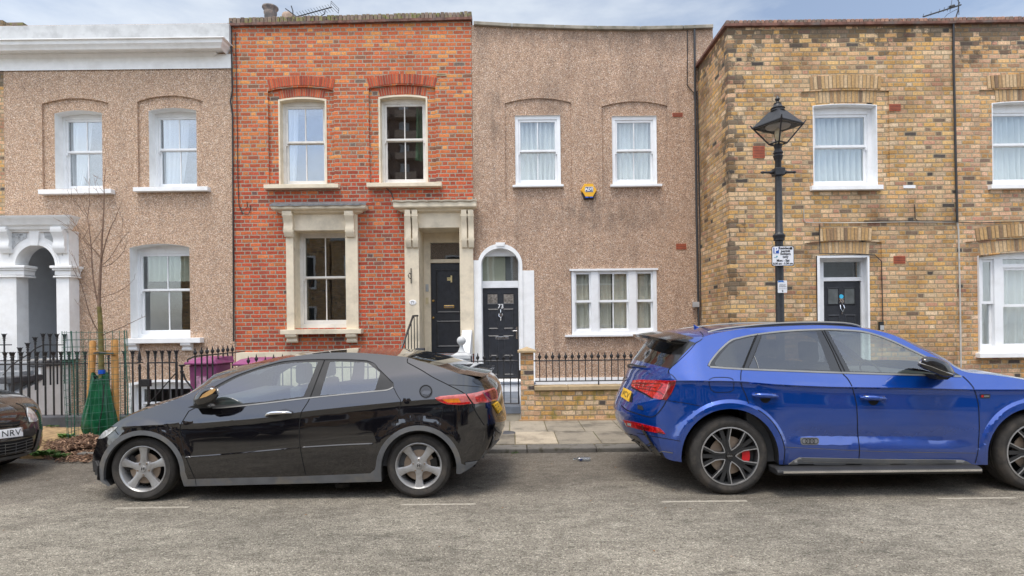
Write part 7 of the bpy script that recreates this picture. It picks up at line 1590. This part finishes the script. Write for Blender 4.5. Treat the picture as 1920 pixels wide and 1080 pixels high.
c2.ribbon([(1545,619),(1566,660),(1584,696)], 1.1, 'gap', 'pillar_gap', .006); c2.ribbon([(1420,627),(1406,660),(1394,691)], 1.3, 'gap', 'pillar_gap', .006)
c2.ribbon([(1414,668),(1419,680),(1422,691)], 1.2, 'trimg', 'glass_run', .004); c2.ribbon([(1428,629),(1414,666),(1403,690)], 1.2, 'trimm', 'glass_run', .004)
c2.ribbon([(1468,838),(1540,841.5),(1611,845),(1700,847.5),(1830,849.5)], .9, 'clad', 'door_seam', .002)
c2.decal([(1478,870),(1486,864),(1498,857.5),(1560,858.5),(1640,860.5),(1760,861),(1804,862),(1815,866),(1823,871)], 'trimg' if 0 else 'clad', 'sill_trim', .012, 7, .012); c2.ribbon([(1505,864.5),(1607,867),(1800,867)], 1.3, 'trimg', 'sill_highlight', .014)
# handles
for a, b in ((1410, 739.5), (1612.5, 744)):
    c2.decal(arcpx(a+23, b-.5, 11, 0, 345, 16), 'gap' if 0 else 'paintb', 'handle_cup', .002, 4)
    q0 = [c2.cast(a+u, b+1+v, o) for u, v, o in ((0, 0, .005), (5, .2, .034), (20, .8, .042), (38, 1.5, .036), (47, 3, .006))]
    h_ = MB(); h_.tube(q0, [.01, .022, .024, .022, .012], 8); h_ = h_.build('door_handle', M['paintb'], root, smooth=60); c2.ribbon([(a+1, b-2), (a+20, b-1.6), (a+40, b-.6)], 1.6, 'chrome', 'handle_strip', .05, parent=h_)
    c2.decal(arcpx(a+25, b+6, 10, 185, 355, 12), 'gap', 'handle_recess', .003, 4, parent=h_)
# rings on the door, fender badge, dings
rg = c2.decal(catmull([(1501,821),(1516,820.5),(1533,821),(1535,827),(1533,833.5),(1516,834),(1503,833.5),(1500.5,827)], 4, True), 'trimg' if 0 else 'clad', 'rings_badge', .004, 4)
for i in range(4): c2.ribbon([(x, y) for x, y in arcpx(1508+6.8*i, 827.3, 5, 0, 345, 16)], 1.0, 'gap', 'ring', .007, True, rg, False)
bd = c2.decal([(1837.5,739),(1856,739),(1856,746.5),(1837.5,746.5)], 'trimm', 'fender_badge', .004, 3); c2.decal([(1839,741),(1843,740.5),(1843,745),(1839,744.5)], 'calip', 'red_mark', .006, 3, parent=bd); c2.decal([(1844,741.5),(1854,741.5),(1854,744.3),(1844,744.3)], 'chrome', 'silver_mark', .006, 3, parent=bd)
# rear lamps, plate, bumper
tl = [(1184,724),(1187.5,714),(1200,712.5),(1230,712.5),(1267.5,713.6),(1266,722),(1259,738),(1250,750),(1237,749),(1223,745.5),(1212,738),(1197,731)]
t1 = c2.decal(tl, 'redl', 'tail_light', .01, 4, .016)
c2.decal([(1257,716),(1266,715.5),(1264,723),(1257,738),(1250,748),(1245,747)], 'redd', 'dark_lens', .013, 4, parent=t1); c2.ribbon([(1256,716.5),(1251,732),(1243,747.5)], 1.6, 'pinkl', 'lens_bar', .015, parent=t1, curve=False)
for pts in ([(1193,718),(1244,720),(1236,731)], [(1191,723),(1232,727)], [(1197,728),(1238,735),(1247,741)], [(1186,719),(1215,721)]): c2.ribbon(pts, 1.5, 'redd', 'light_line', .014, parent=t1, curve=False)
for px in (1194, 1202, 1210): c2.ribbon([(px, 716), (px-3, 727)], 2.0, 'pinkl', 'lens_fin', .013, parent=t1, curve=False)
c2.ribbon([(1184,726),(1200,734),(1213,741),(1224,747)], 2.2, 'gap', 'lamp_shadow_gap', .006)
c2.decal([(1169,787),(1180,789),(1196,792.5),(1218,798),(1237,802.3),(1243,808),(1248,814),(1232,811.5),(1218,808.5),(1196,804),(1175,798.5)], 'redl', 'reflector', .008, 4, .01); c2.decal([(1178,792),(1185,794),(1185,799),(1178,797)], 'clear', 'reversing_light', .011, 3); c2.decal([(1195,797),(1218,802),(1218,807),(1197,803)], 'redd', 'reflector_panel', .011, 3)
pl2 = c2.decal([(1171,727),(1185,734.2),(1180,753.5),(1166,744)], 'platey', 'number_plate', .014, 3, .012)
mb = MB()                                                      # registration characters, drawn on the yellow plate
def platechars(car, quad, txt, mat, parent, off, hgt=.62):
    """letters laid on the plate quad (tl, tr, br, bl in pixels) and set on its surface"""
    cu = bpy.data.curves.new('pc', 'FONT'); cu.body = txt; cu.size = 1; cu.align_x = 'CENTER'; cu.align_y = 'CENTER'
    to = bpy.data.objects.new('pc', cu); C.objects.link(to); me = bpy.data.meshes.new_from_object(to.evaluated_get(bpy.context.evaluated_depsgraph_get())); bpy.data.objects.remove(to)
    xs = [v.co.x for v in me.vertices]; ys = [v.co.y for v in me.vertices]; x0, x1, y0, y1 = min(xs), max(xs), min(ys), max(ys); mb = MB(); vs = []
    for v in me.vertices:
        u = .06+.88*(v.co.x-x0)/(x1-x0); q = .5-hgt/2+hgt*(1-(v.co.y-y0)/(y1-y0))
        a = [quad[0][i]+(quad[1][i]-quad[0][i])*u for i in (0, 1)]; b = [quad[3][i]+(quad[2][i]-quad[3][i])*u for i in (0, 1)]; vs.append(car.cast(a[0]+(b[0]-a[0])*q, a[1]+(b[1]-a[1])*q, off))
    mb.add(vs, [tuple(p.vertices) for p in me.polygons]); return mb.build('registration', M[mat], parent)
platechars(c2, [(1171,727),(1185,734.2),(1180,753.5),(1166,744)], 'VCV', 'ink', pl2, .017, .5)
for a, b in ((926.3,760),(929,757.5),(931.5,762.5),(928.7,765),(934.5,767.5),(932,770)): c1.decal([(a-.6,b-.9),(a+.6,b-1.1),(a+.7,b+.9),(a-.5,b+1.1)], 'ink', 'registration', .017, 2, parent=pl_)
c2.decal([(1196,759),(1205,761),(1207.5,769.5),(1196,766.5)], 'trimm', 'tailgate_badge', .005, 3); c2.decal([(1180,735),(1187,738),(1186,754),(1181,754)], 'gap', 'plate_recess', .004, 3)
for i in range(4): c2.ribbon(arcpx(1168+1.6*i, 710, 3.2, 0, 330, 10), .8, 'trimk', 'rear_ring', .012, True)
c2.decal([(1156,807),(1175,812),(1195,817),(1207,829),(1222,843),(1238,856),(1226,852),(1208,847),(1190,838),(1176,830),(1166,820)], 'trimk', 'diffuser', .012, 5, .012)
c2.decal([(1180,826),(1194,831),(1206,846),(1196,843),(1184,836)], 'gap', 'exhaust_surround', .015, 4); c2.ribbon([(1176,822),(1194,826),(1206,838),(1214,848)], 2, 'trimm', 'exhaust_rim', .02)
c2.ribbon([(1236,850),(1242,846),(1262,849)], 1.8, 'trimg', 'scrape_mark', .006)
c2.ribbon([(1178,689),(1188,686),(1200,689),(1216,690)], 3.6, 'trimm', 'rear_wiper', .03)
# spoiler, roof rails, antenna, mirror, running board
ip = min(range(len(Es)), key=lambda i: abs(Es[i][0]-1303)+abs(Es[i][1]-644.5)); A = c2.rows[ip]; n = len(A); top = []; tip = []; tip2 = []; bt = []
for j, v in enumerate(A):
    w_ = abs(c2.ws[j]); 
    if w_ > .93: continue
    e = .24*(1-.35*w_**2); top.append(v+Vector((.05, 0, .03))); tip.append(v+Vector((-e, 0, .0))); tip2.append(v+Vector((-e+.01, 0, -.03))); bt.append(v+Vector((-.05, 0, -.065)))
MB().strip(top, tip, close=False).strip(tip, tip2, close=False).strip(tip2, bt, close=False).prism([top[0], tip[0], tip2[0], bt[0]], (0, .002, 0)).prism([top[-1], tip[-1], tip2[-1], bt[-1]], (0, .002, 0)).build('spoiler', M['trimk'], root, smooth=30)
for fx in (0, 1):
    rl = [(1327,623.5),(1350,618),(1389,613),(1459,606.8),(1528,604.8),(1581,606),(1605,610),(1613,613)]; pts = []
    for a, b in catmull(rl, 12): q = P(a, b, Y0+.33); pts.append(q if not fx else Vector((q.x, 2*c2.Yc-q.y, q.z)))
    MB().tube(pts, .013, 8).build('roof_rail', M['trimg'], root, smooth=60)
    mb = MB(); cs = [c2.pt(a, b) for a, b in catmull([(1330,626),(1380,618.5),(1417,614.5),(1487,611),(1540,610),(1596,613),(1612,615)], 12)]
    up = [P(a, b+1.5, Y0+.33) for a, b in catmull([(1330,624),(1380,614.5),(1417,610),(1487,606),(1540,605.5),(1596,608.5),(1612,613)], 12)]
    k = min(len(cs), len(up)); cs = [v+Vector((0, .03, 0)) for v in cs[:k]]; up = up[:k]
    if fx: cs = [c2.far(v) for v in cs]; up = [c2.far(v) for v in up]
    MB().strip(cs, up, close=False).build('rail_base', M['trimm'], root)
a = P(1312, 617, c2.Yc-.25); fb = MB(); q = [tuple(P(x_, y_, c2.Yc-.02)) for x_, y_ in ((1301,608),(1309,612),(1320,618),(1310,621),(1303,620))]; fb.prism(q, (0, .04, 0)); fb.build('roof_antenna', M['paintb'], root, bevel=.012)
mir = [(1720,683),(1722,678),(1729,671),(1737,668.5),(1752,670),(1768,676),(1780,683),(1787,692),(1790,700),(1789,706),(1776,707),(1764,705),(1745,697),(1728,690)]
puff(root, 'door_mirror', 'trimk', catmull(mir, 4, True), [(Y0-.2, .55, 0), (Y0-.19, .85, 0), (Y0-.15, 1, 0), (Y0-.06, 1, 0), (Y0-.01, .9, 1)], 70)
mm_ = MB(); mm_.tube([tuple(P(a, b, Y0-.195)) for a, b in ((1722,680),(1745,687),(1765,695),(1786,702))], .006, 6); mm_.build('mirror_strip', M['chrome'], root)
MB().prism([tuple(P(a, b, Y0-.08)) for a, b in ((1752,702),(1790,704),(1778,712),(1760,712))], (0, .16, 0)).build('mirror_foot', M['trimm'], root, bevel=.01)
a, b = W(1457, 882, Y0-.1)[0], W(1842, 882, Y0-.1)[0]; zt_, zb_ = W(1650, 877, Y0-.1)[1], W(1650, 890, Y0-.1)[1]
mb = MB(); pr = [(Y0+.12, zt_-.005), (Y0-.06, zt_), (Y0-.1, zt_-.012), (Y0-.115, (zt_+zb_)/2), (Y0-.1, zb_), (Y0+.1, zb_)]; mb.add([(x+(.04 if x == a else -.04)*(1 if y > Y0-.09 and 0 else 0), y, z) for x in (a, b) for y, z in pr], [(i, (i+1) % 6, 6+(i+1) % 6, 6+i) for i in range(6)]+[tuple(range(6)), tuple(range(6, 12))])
rb = mb.build('running_board', M['trimm'], root, bevel=.012); MB().box(a+.05, b-.02, Y0-.119, Y0-.112, (zt_+zb_)/2-.006, (zt_+zb_)/2+.014).build('polished_strip', M['chrome'], rb)
wf, wr = wcs2[1][0], wcs2[0][0]; f = MB(); f.box(wr-.42, wf+.6, Y0+.48, Y0+1.41, .3, .5); f.box(wr+.48, wf-.48, Y0+.1, Y0+1.79, .22, .36); f.box(wr-.62, wr+.4, Y0+.46, Y0+1.43, .5, .85); f.build('floor_pan', M['under'], root)
f = MB(); f.box(wf-.98, wf-.5, Y0+.18, Y0+1.7, .6, 1.08); f.build('dashboard', M['inter'], root, bevel=.04)
f = MB(); f.box(wr+.2, wf-.5, Y0+.1, Y0+.14, .3, 1.07); MB().box(wr+.2, wf-.5, Y0+1.75, Y0+1.79, .3, 1.07).build('door_lining', M['inter'], root); f.box(wr-.5, wr+.2, Y0+.3, Y0+1.6, .8, .86); f.build('door_lining', M['inter'], root)
for yy in (Y0+.5, Y0+1.38): seat(root, wf-1.75, yy, .5, .58, .13, d=1)
for yy in (Y0+.5, Y0+1.38): seat(root, wf-2.6, yy, .5, .6, .1, d=1)
sw_ = MB(); sw_.lathe([(.17, .0), (.185, .012), (.2, 0), (.185, -.012), (.17, 0)], (0, 0, 0), 24, 'x'); rm_ = Matrix.Rotation(radians(-25), 3, 'Y'); sw_.v = [rm_ @ v+Vector((wf-1.2, Y0+.5+.0, 1.05)) for v in sw_.v]; sw_.build('steering_wheel', M['inter'], root, smooth=60)
Yw = Y0+.03
for px, py in ((1369, 858), (1943, 855)):
    cx, cz = W(px, py, Yw); wl = wheel(root, cx, .368, Yw, .366, .272, .24, 'ten', 0); copywheel(wl, root, 1.6, None)
# ---------------------------------------------------------------- front corner of a third car at the left edge
Y0 = 5.5; Xn = -5.44; root = thing('parked_car', (Xn-2, Y0+.86, 0), 'dark brown small car cut off by the left edge, only its front corner showing', 'car', 'cars parked along the kerb')
def S3(x, z):
    v = .01+.06*max(0, z-.65)**1.0*.6+.5*max(0, z-.92)+.05*max(0, .45-z)
    d = x-(Xn-.75)
    if d > 0: v += .33*(d/.5)**2.2*.55
    return v
def pt3(a, b): return Vector((a, 5.5+S3(a, b), b))
c3 = Car(root, Y0, 1.72, S3, None, pt3, .01)
Eraw = [(Xn-.32,.2,.2,0),(Xn-.26,.3,.22,0),(Xn-.25,.45,.23,0),(Xn-.27,.56,.22,0),(Xn-.32,.66,.22,.0),(Xn-.42,.74,.2,.02),(Xn-.6,.82,.14,.05),(Xn-.9,.9,.08,.08),(Xn-1.2,.95,.12,.07),(Xn-1.6,1.2,.1,.05),(Xn-1.95,1.38,.05,.04),(Xn-2.4,1.44,0,.03),(Xn-3.1,1.42,0,.03),(Xn-3.55,1.3,-.05,.02),(Xn-3.7,1.0,-.1,0),(Xn-3.75,.6,-.1,0),(Xn-3.7,.25,-.1,0)]
Es = catmull([(a, b) for a, b, *_ in Eraw], .06)
wc3 = [(Xn-.8, .3), (Xn-3.15, .3)]
def arcm(cx, cz, r): return [(cx-r*cos(radians(a)), cz+r*sin(radians(a))) for a in range(-10, 191, 10)]
bottom = arcm(wc3[1][0], .3, .36)+arcm(wc3[0][0], .3, .36)
outline = Es+[(Xn-3.6, .22)]+bottom+[(Xn-.36, .2)]
win = lin([(Xn-1.5,.96),(Xn-1.95,1.32),(Xn-3.1,1.35),(Xn-3.4,1.0)], .08)
c3.side(outline, [(win, True)], [(win, 'glass')], 9); E3 = [c3.pt(*p) for p in Es]
c3.cap(E3, offs_for(Es, Eraw), lambda i, w: 'ws' if (Xn-1.95 < Es[i][0] < Xn-1.2 and Es[i][1] > .96 and w < .9) else 'body', n=2.4, cols=24)
c3.finish({'body': ('body', 'paintg', None), 'glass': ('side_window', 'pglass', None), 'ws': ('windscreen', 'pglass', None)}, 25)
c3.arch(bottom[:21], 'trimm'); c3.arch(bottom[21:], 'trimm')
c3.decal([(50,764),(56,766),(64,774),(71,787),(66,791),(55,791.5),(51,779)], 'clear', 'headlight', .006, 4, .012)
c3.ribbon([(30,756),(44,763),(50,779),(54,792)], 1.2)
c3.decal([(-40,796),(20,792),(38,789),(34,797),(15,801),(-40,806)], 'gap', 'upper_grille', .006, 5); c3.ribbon([(-30,800.5),(20,798),(42,795),(50,790)], 2.5, 'chrome' if 0 else 'trimk', 'grille_bar', .02)
pp = c3.decal([(-42,812),(39.5,802),(40,818),(-42,828)], 'signw', 'number_plate', .02, 5, .018)
platechars(c3, [(-38,811.5),(39,802),(39.5,818),(-38,828)], 'LP61 NRV', 'ink', pp, .023, .62) if 0 else platechars(c3, [(-2,807.5),(38,802.3),(38.5,818),(-2,823)], 'NRV', 'ink', pp, .023, .66)
c3.decal([(44,806),(58,802),(66,803),(65,814),(58,819),(44,820)], 'trimm', 'tow_cover', .008, 4, .008)
gl_ = c3.decal([(-40,834),(30,826),(60,819),(62,834),(56,842),(20,850),(-40,860)], 'gap', 'lower_grille', .006, 5)
for k in range(4): c3.ribbon([(-40, 838+k*6), (20, 832+k*5.2), (60, 822+k*5)], 1.2, 'clad', 'grille_slat', .016, parent=gl_)
for px in (8, 28, 47): c3.ribbon([(px, 832-(px-8)*.12), (px, 852-(px-8)*.15)], 1.2, 'clad', 'grille_slat', .014, parent=gl_)
c3.ribbon([(-40,866),(20,856),(55,848),(66,838),(74,805)], 5, 'clad', 'bumper_lip', .012)
for cx, cz in wc3: wl = wheel(root, cx, .3, Y0+.04, .298, .2, .19, 'five', .4); copywheel(wl, root, 1.42, None)
MB().box(Xn-3.5, Xn-.4, Y0+.4, Y0+1.3, .2, .6).build('floor_pan', M['under'], root)

# ---------------------------------------------------------------- cars parked across the road, behind the viewer (they show in the reflections)
def copy_tree(o, parent=None):
    c = o.copy(); C.objects.link(c); c.parent = parent
    for ch in o.children: copy_tree(ch, c)
    return c
for i, (x, lb) in enumerate(((-7.2, 'black hatchback across the road behind the viewer, leftmost of three reflected cars'), (-1.6, 'black hatchback across the road behind the viewer, middle of three reflected cars'), (4.2, 'black hatchback across the road behind the viewer, rightmost of three reflected cars'))):
    c = copy_tree(c1.root); c.location = (x, -2.6, 0); tag(c, lb, 'car', 'cars parked across the road')
